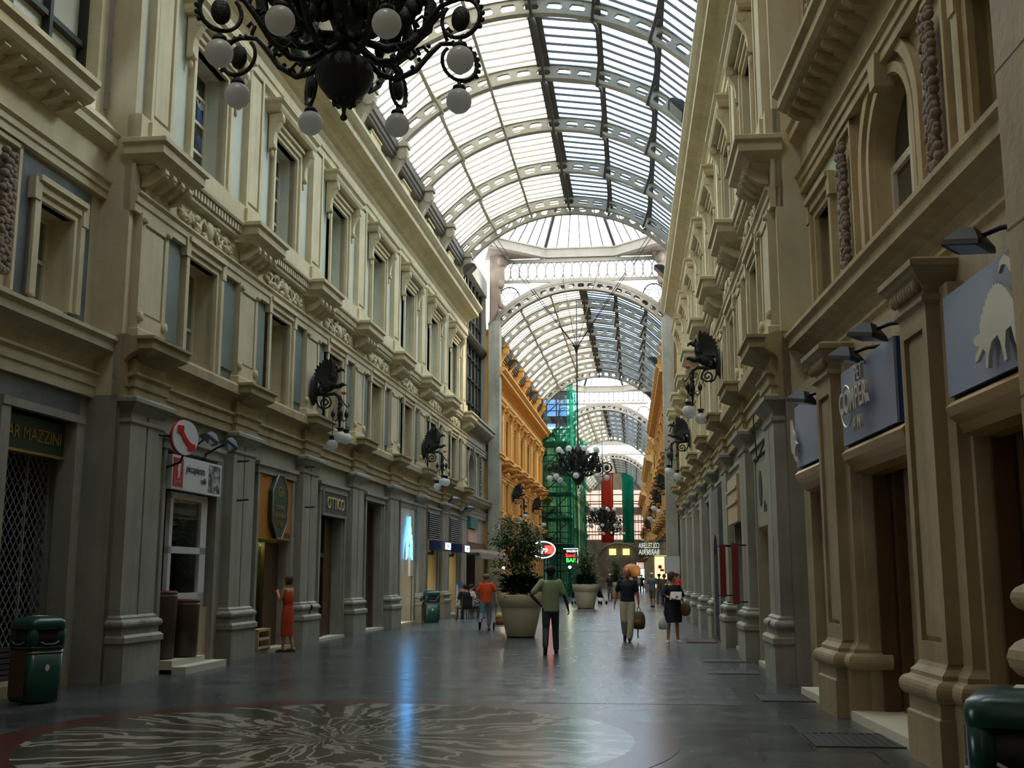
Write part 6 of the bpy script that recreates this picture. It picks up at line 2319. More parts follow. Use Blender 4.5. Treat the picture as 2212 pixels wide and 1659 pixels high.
obj('ink_mark', m, M['black'], gf, gt @ T(0, 0.02, 0))
wc = thing('wall_cable', 'thin black cable looping down the nearest right pilaster', 'cable', WR.M(3.0, -0.1, 4.4))
obj('cable', MB().tube([WR.P(2.9, -0.05, 4.45), WR.P(2.95, -0.08, 4.0), WR.P(2.8, -0.08, 3.6), WR.P(2.45, -0.2, 3.95)], 0.014, 5), M['black'], wc)

# ------------------------------------------------------------------ floor grates, mats
for n_, (x, y) in enumerate(((1870, 1600), (1720, 1508), (1582, 1452), (1565, 1427))):
    p = at_floor(x, y)
    w = (0.55, 0.5, 0.42, 0.42)[n_]
    d = (0.95, 0.9, 0.8, 0.8)[n_]
    g = thing('floor_grate', ('iron floor grate nearest the green bin', 'iron floor grate before the graffiti pier', 'iron floor grate beside the second right pilaster', 'iron floor grate beside the third right pilaster')[n_], 'grate', T(p.x, p.y, 0), 'iron floor grates along the right side')
    obj('grate_bed', MB().box(-w, w, -d / 2, d / 2, -0.01, 0.004), M['black'], g, T(p.x, p.y, 0))
    m = MB()
    for k in range(15):
        x_ = -w + (2 * w) * k / 14
        m.box(x_ - 0.010, x_ + 0.010, -d / 2, d / 2, 0.004, 0.010)
    m.box(-w, w, -d / 2, -d / 2 + .03, .004, .011).box(-w, w, d / 2 - .03, d / 2, .004, .011)
    obj('grate_bars', m, M['darkgrey'], g, T(p.x, p.y, 0))
p = at_floor(1512, 1385)
mt = thing('door_mat', 'rust brown mat on the paving by the right doorways', 'mat', T(p.x, p.y, 0))
obj('mat_pile', MB().box(-0.35, 0.35, -0.7, 0.7, 0, 0.02), M['rust'], mt, T(p.x, p.y, 0))
obj('mat_edge', MB().box(-0.38, 0.38, -0.73, -0.7, 0, 0.015).box(-0.38, 0.38, 0.7, 0.73, 0, 0.015), M['brown'], mt, T(p.x, p.y, 0))


# ------------------------------------------------------------------ litter bins
def rrect(hx, hy, r, z, n=5):
    pts = []
    for cx_, cy_, a0 in ((hx - r, hy - r, 0), (-hx + r, hy - r, PI / 2), (-hx + r, -hy + r, PI), (hx - r, -hy + r, 1.5 * PI)):
        for i in range(n + 1):
            a = a0 + PI / 2 * i / n
            pts.append((cx_ + r * math.cos(a), cy_ + r * math.sin(a), z))
    return pts


def bin_(Mw, label, full=True):
    r = thing('litter_bin', label, 'litter bin', Mw)
    G = M['greenbin']
    m = MB().rings([rrect(0.26, 0.26, 0.10, 0.02), rrect(0.285, 0.285, 0.11, 0.05), rrect(0.30, 0.30, 0.12, 0.80)], True)
    obj('body', m, G, r, Mw)
    m = MB().rings([rrect(0.31, 0.31, 0.12, 0.80), rrect(0.315, 0.315, 0.12, 0.83)], True)
    # hood: four corner posts, lintel and domed lid around the openings
    for sx in (-1, 1):
        for sy in (-1, 1):
            m.rings([[(sx * 0.22 + 0.085 * math.cos(2 * PI * i / 10), sy * 0.22 + 0.085 * math.sin(2 * PI * i / 10), z) for i in range(10)] for z in (0.82, 1.12)], True)
    m.rings([rrect(0.315, 0.315, 0.12, 1.08), rrect(0.315, 0.315, 0.12, 1.16), rrect(0.30, 0.30, 0.12, 1.21), rrect(0.24, 0.24, 0.11, 1.25), rrect(0.12, 0.12, 0.06, 1.272)], True)
    h = obj('hood', m, G, r, Mw)
    obj('inner_liner', MB().rings([rrect(0.27, 0.27, 0.1, 0.80), rrect(0.27, 0.27, 0.1, 1.10)], True), M['black'], r, Mw)
    obj('seam_band', MB().rings([rrect(0.305, 0.305, 0.12, 0.735), rrect(0.305, 0.305, 0.12, 0.75)], True), M['gold'], r, Mw)
    for a in (0, PI / 2, PI, -PI / 2):
        obj('rim_lip', MB().tube([(0.315, -0.15, 0.90), (0.325, -0.08, 0.865), (0.325, 0.08, 0.865), (0.315, 0.15, 0.90)], 0.012, 6, Mw @ RZ(a)), M['grey'], h)
    obj('city_badge', MB().lathe([(0.035, 0), (0.035, 0.006)], 12, Mw @ T(0, -0.292, 0.52) @ RX(PI / 2) @ SX(1, 1.4, 1)), M['white_s'], r)
    obj('notice_panel', MB().box(-0.19, 0.19, -0.012, 0.0, 0.1, 0.78, Mw @ RZ(PI / 2) @ T(0, -0.30, 0)).box(-0.19, 0.19, 0, 0.012, 0.1, 0.78, Mw @ RZ(PI / 2) @ T(0, 0.30, 0)), M['wood'], r)
    obj('lid_label', MB().box(-0.06, 0.10, -0.10, 0.10, 1.268, 1.277, Mw), M['paper'], h)
    return r


b0 = bin_(T(-7.80, 14.25, 0) @ RZ(math.radians(62)) @ SX(0.87, 0.87, 0.87), 'dark green litter bin at the left edge before the lattice gate')
pb = at_floor(928, 1346)
copy_tree(b0, T(pb.x, pb.y + 0.3, 0) @ RZ(math.radians(20)) @ SX(0.87, 0.87, 0.87), 'dark green litter bin against the left arcade by the bank bays')
pb = at_y(2140, 1480, 8.1)
copy_tree(b0, T(1.88, 5.75, 0) @ RZ(math.radians(-22)) @ SX(0.87, 0.87, 0.87), 'dark green litter bin in the bottom right corner')
# ------------------------------------------------------------------ people: one remeshed body each, clothing and hair as its children
def remesh(mb, voxel, smooth=4):
    """fuse overlapping lofts into one continuous skin"""
    me = mb.mesh('tmp_body', None)
    o = bpy.data.objects.new('tmp_body', me)
    COL.objects.link(o)
    r = o.modifiers.new('r', 'REMESH')
    r.mode = 'VOXEL'
    r.voxel_size = voxel
    s = o.modifiers.new('s', 'SMOOTH')
    s.iterations = smooth
    s.factor = 0.5
    dg = bpy.context.evaluated_depsgraph_get()
    out = bpy.data.meshes.new_from_object(o.evaluated_get(dg))
    bpy.data.objects.remove(o)
    for p in out.polygons:
        p.use_smooth = True
    return out


def loft(m, secs, n=14):
    """secs: (centre, rx, ry) horizontal ellipses"""
    rings = []
    for c, rx, ry in secs:
        rings.append([(c[0] + rx * math.cos(2 * PI * i / n), c[1] + ry * math.sin(2 * PI * i / n), c[2]) for i in range(n)])
    m.rings(rings)


def limb(m, pts, rad, sub=4, n=10):
    P, R = [], []
    for i in range(len(pts) - 1):
        a, b = Vector(pts[i]), Vector(pts[i + 1])
        for k in range(sub):
            P.append(a.lerp(b, k / sub))
            R.append(rad[i] + (rad[i + 1] - rad[i]) * k / sub)
    P.append(Vector(pts[-1]))
    R.append(rad[-1])
    m.tube(P, R, n)
    for p, r in zip(pts, rad):
        m.sphere(p, r * 0.98, 8, 6)


def hand(m, w, d, side, curl=0.5, s=1.0, palm=None):
    """palm, four jointed fingers and a thumb; w wrist, d direction of the hand, side the thumb-side direction"""
    w, d, side = Vector(w), Vector(d).normalized(), Vector(side)
    side = (side - d * side.dot(d)).normalized()
    nrm = d.cross(side).normalized()
    if palm is not None and nrm.dot(Vector(palm)) < 0:
        nrm = -nrm
    c = w + d * 0.05 * s
    rings = []
    for u, a, b in ((0.0, 0.026, 0.019), (0.03, 0.037, 0.016), (0.065, 0.041, 0.014), (0.09, 0.039, 0.012)):
        p = w + d * u * s
        rings.append([p + side * (a * s * math.cos(2 * PI * i / 10)) + nrm * (b * s * math.sin(2 * PI * i / 10)) for i in range(10)])
    m.rings(rings)
    for k, L in enumerate((0.072, 0.080, 0.074, 0.058)):
        b = w + d * 0.085 * s + side * (0.030 - 0.020 * k) * s
        a1, a2, a3 = curl * 0.5, curl * 1.3, curl * 2.0
        p = [b]
        for ang, f in ((a1, 0.42), (a2, 0.32), (a3, 0.26)):
            p.append(p[-1] + (d * math.cos(ang) + nrm * math.sin(ang)) * (L * f * s))
        m.tube(p, [0.0095 * s, 0.0090 * s, 0.0082 * s, 0.0066 * s], 7)
        m.sphere(p[-1], 0.0066 * s, 6, 4)
    b = w + d * 0.03 * s + side * 0.030 * s
    q = b + (d * 0.6 + side * 0.7 + nrm * 0.25).normalized() * 0.035 * s
    m.tube([b, q, q + (d * 0.9 + side * 0.15 + nrm * 0.35).normalized() * 0.034 * s], [0.013 * s, 0.0105 * s, 0.008 * s], 7)


def head(m, c, look, s=1.0, tilt=0.0):
    """skull, jaw, nose, brow, lips and ears; c is the middle of the head"""
    H = T(*c) @ RZ(look) @ RX(tilt)
    m.sphere((0, -0.010, 0.025), 0.098 * s, 14, 10, (0.80, 1.0, 1.0), H)
    m.sphere((0, 0.022, -0.045), 0.070 * s, 12, 8, (0.82, 0.95, 1.12), H)
    m.sphere((0, 0.055, -0.090), 0.030 * s, 8, 6, (1.0, 0.9, 0.8), H)
    m.tube([(0, 0.088, 0.020), (0, 0.102, -0.008), (0, 0.112, -0.028), (0, 0.090, -0.038)], [0.010, 0.012, 0.016, 0.010], 8, H)
    m.sphere((0, 0.078, 0.036), 0.030, 8, 6, (1.7, 0.5, 0.4), H)
    m.sphere((0, 0.086, -0.060), 0.016, 8, 6, (1.5, 0.6, 0.35), H)
    m.sphere((0, 0.083, -0.072), 0.015, 8, 6, (1.3, 0.7, 0.4), H)
    for k in (-1, 1):
        m.sphere((k * 0.082, -0.005, -0.005), 0.028, 8, 6, (0.35, 0.7, 1.1), H)
    return H


def person(loc, ang, label, h, skin, J, cloth, look=0.0, hair=None, tilt=0.0, voxel=0.011, female=False, fingers=True, curl=(0.5, 0.5)):
    """J: joints in metres for a 1.75 m figure facing +y: el, er elbows; wl, wr wrists; kl, kr knees; al, ar ankles; tl, tr toe directions"""
    k = h / 1.75
    L = T(*loc) @ RZ(ang)
    W = L @ SX(k, k, k)
    root = thing('person', label, 'person', L)
    sh = 0.175 if not female else 0.155
    hipw = 0.085 if not female else 0.09
    lean = Vector((0, J.get('lean', 0.0), 0))
    pel = Vector((0, 0, 0.95))
    sl, sr = Vector((-sh, 0, 1.43)) + lean, Vector((sh, 0, 1.43)) + lean
    hl, hr = Vector((-hipw, 0, 0.92)), Vector((hipw, 0, 0.92))
    hc = Vector((0, 0.025, 1.635)) + lean * 1.15
    body = MB()
    loft(body, [((0, 0, 0.86), 0.10, 0.09), ((0, 0, 0.94), 0.155, 0.105), ((0, 0.0, 1.06), 0.135, 0.095), (lean * 0.5 + Vector((0, 0.005, 1.20)), 0.15, 0.10),
                (lean * 0.8 + Vector((0, 0.01, 1.32)), 0.165, 0.11), (lean + Vector((0, 0, 1.42)), 0.15, 0.085), (lean + Vector((0, 0, 1.47)), 0.07, 0.06)])
    limb(body, [lean + Vector((0, -0.005, 1.44)), hc + Vector((0, -0.03, -0.09)), hc + Vector((0, -0.02, -0.03))], [0.062, 0.054, 0.058])
    H = head(body, hc, look, 1.0, tilt)
    for s_, e_, w_ in ((sl, J['el'], J['wl']), (sr, J['er'], J['wr'])):
        limb(body, [s_, Vector(e_), Vector(w_)], [0.052, 0.040, 0.026])
    for s_, kn, an in ((hl, J['kl'], J['al']), (hr, J['kr'], J['ar'])):
        limb(body, [s_, Vector(kn), Vector(an)], [0.082, 0.054, 0.036])
    for an, td in ((J['al'], J.get('tl', (0, 1, 0))), (J['ar'], J.get('tr', (0, 1, 0)))):
        a, t = Vector(an), Vector(td).normalized()
        limb(body, [a + Vector((0, 0, -0.02)) - t * 0.03, a + t * 0.06 + Vector((0, 0, -0.045)), a + t * 0.16 + Vector((0, 0, -0.065))], [0.038, 0.036, 0.026])
    if fingers:
        for w_, e_, thumb, cu, pd in ((J['wl'], J['el'], J.get('thl', (0, 1, 0)), curl[0], (1, 0, 0)), (J['wr'], J['er'], J.get('thr', (0, 1, 0)), curl[1], (-1, 0, 0))):
            d = Vector(w_) - Vector(e_)
            hd = J.get('hdl' if pd[0] > 0 else 'hdr')
            hand(body, w_, hd or d, thumb, cu, 1.0, J.get('pal' if pd[0] > 0 else 'par', pd))
    b = put('body', remesh(body, voxel), W, root)
    b.data.materials.clear()
    b.data.materials.append(M[skin])
    # eyes
    for q in (-1, 1):
        obj('eye', MB().sphere((q * 0.033, 0.081, 0.013), 0.011, 8, 6, (1.2, 0.6, 0.7)), M['dark'] if skin == 'skindark' else M['paper'], b, W @ H)
    if hair:
        hm = MB()
        st, col = hair
        hv = 0.104
        if st == 'short':
            for i in range(8):
                a = 2 * PI * i / 8
                hm.sphere((0.03 * math.cos(a), -0.018 + 0.03 * math.sin(a), 0.052), 0.082, 8, 6)
            hm.sphere((0, -0.045, 0.01), 0.082, 10, 8, (0.95, 0.75, 1.0))
        elif st == 'bob':
            hm.sphere((0, -0.02, 0.045), 0.112, 12, 8, (0.92, 1.0, 0.92))
            for q in (-1, 1):
                hm.sphere((q * 0.070, -0.015, -0.01), 0.055, 8, 6, (0.75, 1.1, 1.4))
            hm.sphere((0, -0.065, -0.01), 0.082, 8, 6, (1.05, 0.7, 1.15))
        elif st == 'afro':
            hm.sphere((0, -0.025, 0.045), 0.108, 12, 8, (0.92, 1.0, 0.95))
            hm.sphere((0, -0.055, -0.02), 0.08, 8, 6, (0.95, 0.7, 1.0))
        elif st == 'cap':
            hm.sphere((0, -0.01, 0.06), 0.098, 12, 8, (0.9, 1.0, 0.62))
            hm.sphere((0, 0.085, 0.05), 0.06, 8, 6, (0.9, 0.9, 0.2))
        elif st == 'rim':
            hm.sphere((0, -0.06, -0.01), 0.075, 10, 8, (1.0, 0.6, 0.8))
        put('hair' if st != 'cap' else 'cap', remesh(hm, 0.014, 5), W @ H, root).data.materials.append(M[col])
    for nm, kind, col, opt in cloth:
        m = MB()
        if kind == 'shirt':
            z0 = opt.get('z0', 0.88)
            f = opt.get('fit', 1.0)
            loft(m, [((0, 0, z0), 0.178 * f, 0.128 * f), ((0, 0, 0.98), 0.176 * f, 0.125 * f), (lean * .3 + Vector((0, 0, 1.10)), 0.166 * f, 0.118 * f), (lean * 0.6 + Vector((0, 0.005, 1.23)), 0.178 * f, 0.122 * f),
                     (lean * 0.85 + Vector((0, 0.01, 1.34)), 0.190, 0.126), (lean + Vector((0, 0, 1.43)), 0.165, 0.100), (lean + Vector((0, 0, 1.475)), 0.088, 0.078)], 18)
            sv = opt.get('sleeve', 0.75)
            for s_, e_, w_ in ((sl, J['el'], J['wl']), (sr, J['er'], J['wr'])):
                e_ = Vector(e_)
                end = Vector(s_).lerp(e_, min(sv, 1.0))
                pts, rr = [Vector(s_) * 0.98 + Vector((0, 0, 0.03)), end], [0.072, 0.066]
                if sv > 1:
                    pts.append(e_.lerp(Vector(w_), sv - 1))
                    rr.append(0.046)
                limb(m, pts, rr)
        elif kind == 'trousers':
            loft(m, [((0, 0, 0.80), 0.165, 0.115), ((0, 0, 0.92), 0.172, 0.122), ((0, 0, 1.02), 0.160, 0.112)], 18)
            f = opt.get('fit', 1.0)
            u = opt.get('len', 0.94)
            for s_, kn, an in ((hl, J['kl'], J['al']), (hr, J['kr'], J['ar'])):
                pts = [Vector(s_) + Vector((0, 0, -0.02)), Vector(kn)]
                rr = [0.100 * f, 0.074 * f]
                if u > 0:
                    pts.append(Vector(kn).lerp(Vector(an), u))
                    rr.append(0.062 * f)
                limb(m, pts, rr)
        elif kind == 'dress':
            zb = opt.get('z0', 0.5)
            f = opt.get('fit', 1.0)
            loft(m, [((0, 0.01, zb), 0.19 * f, 0.15 * f), ((0, 0, 0.72), 0.205 * f, 0.155 * f), ((0, 0, 0.92), 0.195 * f, 0.145 * f), ((0, 0, 1.08), 0.160 * f, 0.118 * f), (lean * 0.6 + Vector((0, 0.005, 1.22)), 0.170, 0.122),
                     (lean * 0.85 + Vector((0, 0.01, 1.33)), 0.172, 0.122), (lean + Vector((0, 0, opt.get('top', 1.43))), 0.145, 0.092)], 20)
            sv = opt.get('sleeve', 0.0)
            if sv:
                for s_, e_, w_ in ((sl, J['el'], J['wl']), (sr, J['er'], J['wr'])):
                    e_ = Vector(e_)
                    pts, rr = [Vector(s_) * 0.98, Vector(s_).lerp(e_, min(sv, 1.0))], [0.066, 0.058]
                    if sv > 1:
                        pts.append(e_.lerp(Vector(w_), sv - 1))
                        rr.append(0.044)
                    limb(m, pts, rr)
        elif kind == 'shoes':
            o = None
            for an, td in ((J['al'], J.get('tl', (0, 1, 0))), (J['ar'], J.get('tr', (0, 1, 0)))):
                mm = MB()
                a, t = Vector(an), Vector(td).normalized()
                up = opt.get('up', 0.0)
                limb(mm, [a + Vector((0, 0, up)), a + Vector((0, 0, -0.045)) - t * 0.03, a + t * 0.07 + Vector((0, 0, -0.048)), a + t * 0.175 + Vector((0, 0, -0.062))], [0.046, 0.046, 0.045, 0.034])
                put(nm, remesh(mm, 0.014, 3), W, root).data.materials.append(M[col])
            continue
        elif kind == 'belt':
            m.lathe([(0.172, 0.965), (0.178, 0.97), (0.178, 1.0), (0.172, 1.005)], 20, SX(1, 0.715, 1))
            obj(nm, m, M[col], root, W)
            continue
        put(nm, remesh(m, opt.get('vox', 0.014), 4), W, root).data.materials.append(M[col])
    return root, W


# man in green T-shirt walking away, hand on hip
g = at_floor(1190, 1412)
person((g.x, g.y, 0), math.radians(6), 'man in sage green T-shirt and dark jeans walking away, left hand on hip', 1.82, 'skindark',
       dict(el=(-0.40, -0.07, 1.17), wl=(-0.22, 0.04, 0.98), er=(0.28, -0.02, 1.15), wr=(0.36, 0.10, 0.90), hdl=(0.5, 0.3, -0.6), kl=(-0.10, -0.05, 0.49), al=(-0.12, -0.30, 0.16), kr=(0.10, 0.10, 0.49), ar=(0.11, 0.08, 0.085), tl=(-0.05, 0.5, -1.0), tr=(0.15, 1, 0)),
       [('trousers', 'trousers', 'jeans', dict(len=0.97)), ('t_shirt', 'shirt', 'shirtgreen', dict(sleeve=0.78, fit=1.02, z0=0.84)), ('shoe', 'shoes', 'shoe', {})], look=0.1, hair=('afro', 'hairdark'), curl=(0.5, 0.7))
# man in orange T-shirt pulling a trolley
g = at_floor(1050, 1362)
op = Vector((g.x, g.y, 0))
person(op, math.radians(4), 'man in orange T-shirt and cropped jeans walking away beside the large planter', 1.66, 'skin',
       dict(el=(-0.27, -0.03, 1.18), wl=(-0.22, 0.16, 1.05), er=(0.30, 0.02, 1.20), wr=(0.34, -0.05, 0.94), kl=(-0.13, -0.10, 0.49), al=(-0.17, -0.42, 0.27), kr=(0.09, 0.06, 0.49), ar=(0.09, 0.0, 0.085), tl=(-0.05, 0.25, -1.0)),
       [('trousers', 'trousers', 'jeansblue', dict(len=0.72, fit=1.15)), ('t_shirt', 'shirt', 'shirtorange', dict(sleeve=0.80, fit=1.08, z0=0.86)), ('shoe', 'shoes', 'strap', {})], look=-0.2, hair=('short', 'hairgrey'), curl=(0.6, 1.3))
# bald man walking towards us with a bag
g = at_floor(1357, 1386)
bp = Vector((g.x, g.y, 0))
_, BW = person(bp, PI - 0.08, 'bald man in navy polo shirt and beige trousers walking towards us', 1.80, 'skinred',
               dict(el=(-0.25, -0.02, 1.16), wl=(-0.27, 0.05, 0.90), er=(0.27, -0.04, 1.16), wr=(0.31, 0.02, 0.90), hdl=(0, 0.02, -1), kl=(-0.09, 0.10, 0.50), al=(-0.05, 0.16, 0.09), kr=(0.09, 0.06, 0.50), ar=(0.10, -0.30, 0.17), tr=(0, 0.6, -0.8), tl=(-0.05, 1, 0.15)),
               [('trousers', 'trousers', 'beige', dict(len=0.96, fit=1.18)), ('polo_shirt', 'shirt', 'navy', dict(sleeve=0.72, z0=0.95)), ('belt', 'belt', 'strap', {}), ('shoe', 'shoes', 'shoe', {})], look=0.0, tilt=-0.08, curl=(1.4, 0.6))
hw_ = BW @ Vector((-0.275, 0.05, 0.80))
bg = thing('rucksack', 'small olive rucksack hanging from the hand of the bald man', 'bag', T(hw_.x, hw_.y, hw_.z - 0.55))
B_ = T(hw_.x, hw_.y, hw_.z)
m = MB()
rs = []
for z, a, b in ((-0.52, 0.07, 0.05), (-0.50, 0.13, 0.09), (-0.38, 0.16, 0.11), (-0.22, 0.155, 0.10), (-0.12, 0.12, 0.08), (-0.08, 0.06, 0.04)):
    rs.append([(a * math.cos(2 * PI * i / 16), b * math.sin(2 * PI * i / 16), z) for i in range(16)])
m.rings(rs)
obj('bag_body', m, M['olive'], bg, B_)
obj('front_pocket', MB().sphere((-0.02, -0.09, -0.36), 0.09, 10, 8, (1.1, 0.5, 1.1)), M['leather'], bg, B_)
obj('bag_handle', MB().tube([(-0.04, 0, -0.09), (-0.03, 0, -0.01), (0, 0, 0.02), (0.03, 0, -0.01), (0.04, 0, -0.09)], 0.010, 6), M['strap'], bg, B_)
obj('loose_strap', MB().tube([(-0.03, 0.03, -0.5), (-0.035, 0.03, -0.62), (-0.03, 0.02, -0.74)], 0.016, 6), M['strap'], bg, B_)
# lady in black dress
g = at_floor(1455, 1388)
lp = Vector((g.x, g.y, 0))
_, LW = person(lp, PI + 0.2, 'woman in black dress and pale flat shoes standing, face turned to the right shops', 1.70, 'skin',
               dict(el=(-0.26, 0.02, 1.18), wl=(-0.10, 0.24, 1.14), er=(0.25, 0.05, 1.18), wr=(0.08, 0.26, 1.10), kl=(-0.10, 0.0, 0.49), al=(-0.11, 0.02, 0.075), kr=(0.11, 0.0, 0.49), ar=(0.15, 0.04, 0.075), tl=(-0.2, 1, 0), tr=(0.3, 1, 0)),
               [('dress', 'dress', 'blackcloth', dict(z0=0.50, fit=1.18, sleeve=1.35)), ('flat_shoe', 'shoes', 'capwhite', dict(up=-0.035))], look=0.85, hair=('bob', 'hairbrown'), female=True, curl=(1.0, 1.0))
hv = LW @ Vector((-0.02, 0.27, 1.16))
bk = thing('magazine', 'white magazine held by the woman in the black dress', 'magazine', T(*hv))
obj('cover', MB().box(-0.14, 0.14, -0.012, 0.012, -0.10, 0.12), M['paper'], bk, T(*hv) @ RZ(-0.3) @ RX(-0.6))
obj('page_block', MB().box(-0.135, 0.135, -0.009, 0.009, 0.12, 0.125), M['white_s'], bk, T(*hv) @ RZ(-0.3) @ RX(-0.6))
hv = LW @ Vector((-0.30, 0.10, 0.82))
hb_ = thing('shoulder_bag', 'round brown leather bag at the side of the woman in the black dress', 'bag', T(*hv))
obj('bag_body', MB().sphere((0, 0, 0), 0.16, 14, 10, (0.85, 0.55, 1.0)), M['leather'], hb_, T(*hv))
sp = LW @ Vector((-0.13, -0.02, 1.46))
obj('bag_strap', MB().tube([hv + Vector((0, 0, 0.14)), (hv + sp) / 2 + Vector((-0.02, -0.03, 0)), sp], 0.010, 6), M['leather'], hb_)
hv = LW @ Vector((0.24, 0.02, 0.55))
pb_ = thing('plastic_bag', 'pale plastic carrier bag beside the woman in the black dress', 'bag', T(*hv))
obj('bag_skin', MB().rings([[(a * math.cos(2 * PI * i / 12), 0.5 * a * math.sin(2 * PI * i / 12), z) for i in range(12)] for z, a in ((-0.22, 0.09), (-0.20, 0.13), (-0.05, 0.14), (0.06, 0.08), (0.12, 0.03))]), M['lightcloth'], pb_, T(*hv))
obj('bag_handles', MB().tube([(0, 0.0, 0.1), (0.02, 0, 0.22), (0, 0, 0.32)], 0.012, 6), M['lightcloth'], pb_, T(*hv))
# woman in red dress by the left shop
g = at_floor(619, 1408)
person((g.x, g.y, 0), math.radians(75), 'woman in long red slit dress standing at the spectacle shop window', 1.62, 'skin',
       dict(el=(-0.20, 0.10, 1.18), wl=(-0.08, 0.24, 1.36), er=(0.19, 0.10, 1.17), wr=(0.04, 0.22, 1.30), kl=(-0.09, 0.05, 0.48), al=(-0.08, 0.05, 0.08), kr=(0.09, 0.0, 0.49), ar=(0.08, -0.12, 0.08)),
       [('dress', 'dress', 'reddress', dict(z0=0.36, fit=0.88, top=1.40)), ('sandal', 'shoes', 'leather', dict(up=-0.05))], look=0.15, hair=('bob', 'hairbrown'), female=True, curl=(1.2, 1.0))

# farther passers-by
STAND = dict(el=(-0.26, 0.0, 1.16), wl=(-0.27, 0.06, 0.92), er=(0.26, 0.0, 1.16), wr=(0.27, 0.06, 0.92), kl=(-0.09, 0.06, 0.49), al=(-0.09, 0.10, 0.085), kr=(0.09, -0.02, 0.49), ar=(0.09, -0.16, 0.10))
FAR = [(1410, 1312, PI * 0.9, 1.76, 'man in grey shirt, shorts and white cap walking behind the lady in black', 'skin', 'greycloth', 'olive', ('cap', 'capwhite'), 0.1),
       (1318, 1296, PI, 1.72, 'man in dark top and pale cap beside the middle planter', 'skin', 'blackcloth', 'greycloth', ('cap', 'capwhite'), 0.9),
       (1361, 1290, 0.1, 1.70, 'person in white top partly behind the bald man', 'skin', 'lightcloth', 'greycloth', ('short', 'hairdark'), 0.9),
       (1381, 1279, PI, 1.70, 'man in pink shirt far off by the bright doorway', 'skin', 'pink', 'greycloth', ('short', 'hairdark'), 0.9),
       (1387, 1279, 0.3, 1.66, 'woman in dark dress with shoulder bag far off by the bright doorway', 'skin', 'blackcloth', 'blackcloth', ('bob', 'hairdark'), 0.9),
       (1425, 1306, 0.1, 1.70, 'dark haired person in navy top just left of the lady in black', 'skin', 'navy', 'greycloth', ('short', 'hairdark'), 0.9),
       (1436, 1308, 0.0, 1.68, 'red haired woman right behind the lady in black', 'skin', 'olive', 'jeans', ('bob', 'hairred'), 0.9),
       (1463, 1325, 0.0, 1.72, 'person in bright red top half hidden by the lady in black', 'skin', 'redcloth', 'jeans', ('short', 'hairred'), 0.9)]
for px, py, a, h, lb, sk, top, bot, hr_, ln in FAR:
    q = at_floor(px, py)
    person((q.x, q.y, 0), a, lb, h, sk, STAND, [('trousers', 'trousers', bot, dict(len=ln if ln > 0.2 else 0.05, vox=0.02)), ('top', 'shirt', top, dict(vox=0.02)), ('shoe', 'shoes', 'shoe', {})], hair=hr_, voxel=0.016)
# seated cafe guests left of the planter, half in the dark
SEAT = dict(el=(-0.25, 0.06, 1.18), wl=(-0.16, 0.28, 1.10), er=(0.25, 0.06, 1.18), wr=(0.16, 0.28, 1.10), kl=(-0.12, 0.40, 0.90), al=(-0.12, 0.42, 0.50), kr=(0.12, 0.40, 0.90), ar=(0.12, 0.42, 0.50))
chm = None
for n_, (px, py, a, top, lb) in enumerate(((1017, 1336, -0.9, 'lightcloth', 'person in pale top seated outside the canopied cafe'), (1003, 1338, 0.6, 'blackcloth', 'person in black seated outside the canopied cafe'))):
    q = at_floor(px, py)
    person((q.x, q.y, -0.42), a, lb, 1.70, 'skin', SEAT, [('trousers', 'trousers', 'greycloth', dict(vox=0.02)), ('top', 'shirt', top, dict(vox=0.02)), ('shoe', 'shoes', 'shoe', {})], hair=('short', 'hairdark'), voxel=0.016)
    c = thing('cafe_chair', ('dark cafe chair under the guest in pale top', 'dark cafe chair under the guest in black')[n_], 'chair', T(q.x, q.y, 0) @ RZ(a), 'cafe chairs under the canopy')
    Cm = T(q.x, q.y, 0) @ RZ(a)
    obj('seat', MB().box(-0.21, 0.21, -0.22, 0.22, 0.40, 0.43), M['black'], c, Cm)
    obj('backrest', MB().box(-0.21, 0.21, -0.25, -0.22, 0.43, 0.85), M['black'], c, Cm)
    for x in (-0.19, 0.19):
        for y in (-0.2, 0.2):
            obj('leg', MB().tube([(x, y, 0), (x, y, 0.42)], 0.014, 6), M['black'], c, Cm)

# hand trolley pulled by the man in orange
tq = op + Vector((0.42, 0.05, 0))
tr = thing('hand_trolley', 'small two wheeled trolley with yellow topped brown bag beside the man in orange', 'trolley', T(*tq))
Q = T(*tq)
obj('bag', MB().rings([[(0.15 * c * math.cos(2 * PI * i / 16), 0.13 * c * math.sin(2 * PI * i / 16), z) for i in range(16)] for z, c in ((0.16, 0.8), (0.20, 1.0), (0.36, 1.0))]), M['leather'], tr, Q)
obj('bag_top', MB().rings([[(0.15 * c * math.cos(2 * PI * i / 16), 0.13 * c * math.sin(2 * PI * i / 16), z) for i in range(16)] for z, c in ((0.36, 1.0), (0.47, 0.95), (0.52, 0.6))]), M['yellowbag'], tr, Q)
obj('frame', MB().tube([(-0.15, 0.1, 0.14), (-0.15, 0.14, 0.7), (-0.10, 0.16, 0.95), (0.02, 0.16, 0.95), (0.08, 0.14, 0.7), (0.15, 0.1, 0.14)], 0.012, 6).tube([(-0.2, 0.05, 0.13), (0.2, 0.05, 0.13)], 0.012, 6), M['black'], tr, Q)
for x in (-0.2, 0.22):
    w = obj('wheel', MB().lathe([(0.09, -0.02), (0.13, -0.015), (0.13, 0.015), (0.09, 0.02)], 20, Q @ T(x, 0.05, 0.13) @ RY(PI / 2)), M['black'], tr)
    obj('wheel_hub', MB().lathe([(0.035, -0.025), (0.035, 0.025)], 10, Q @ T(x, 0.05, 0.13) @ RY(PI / 2)), M['grey'], w)

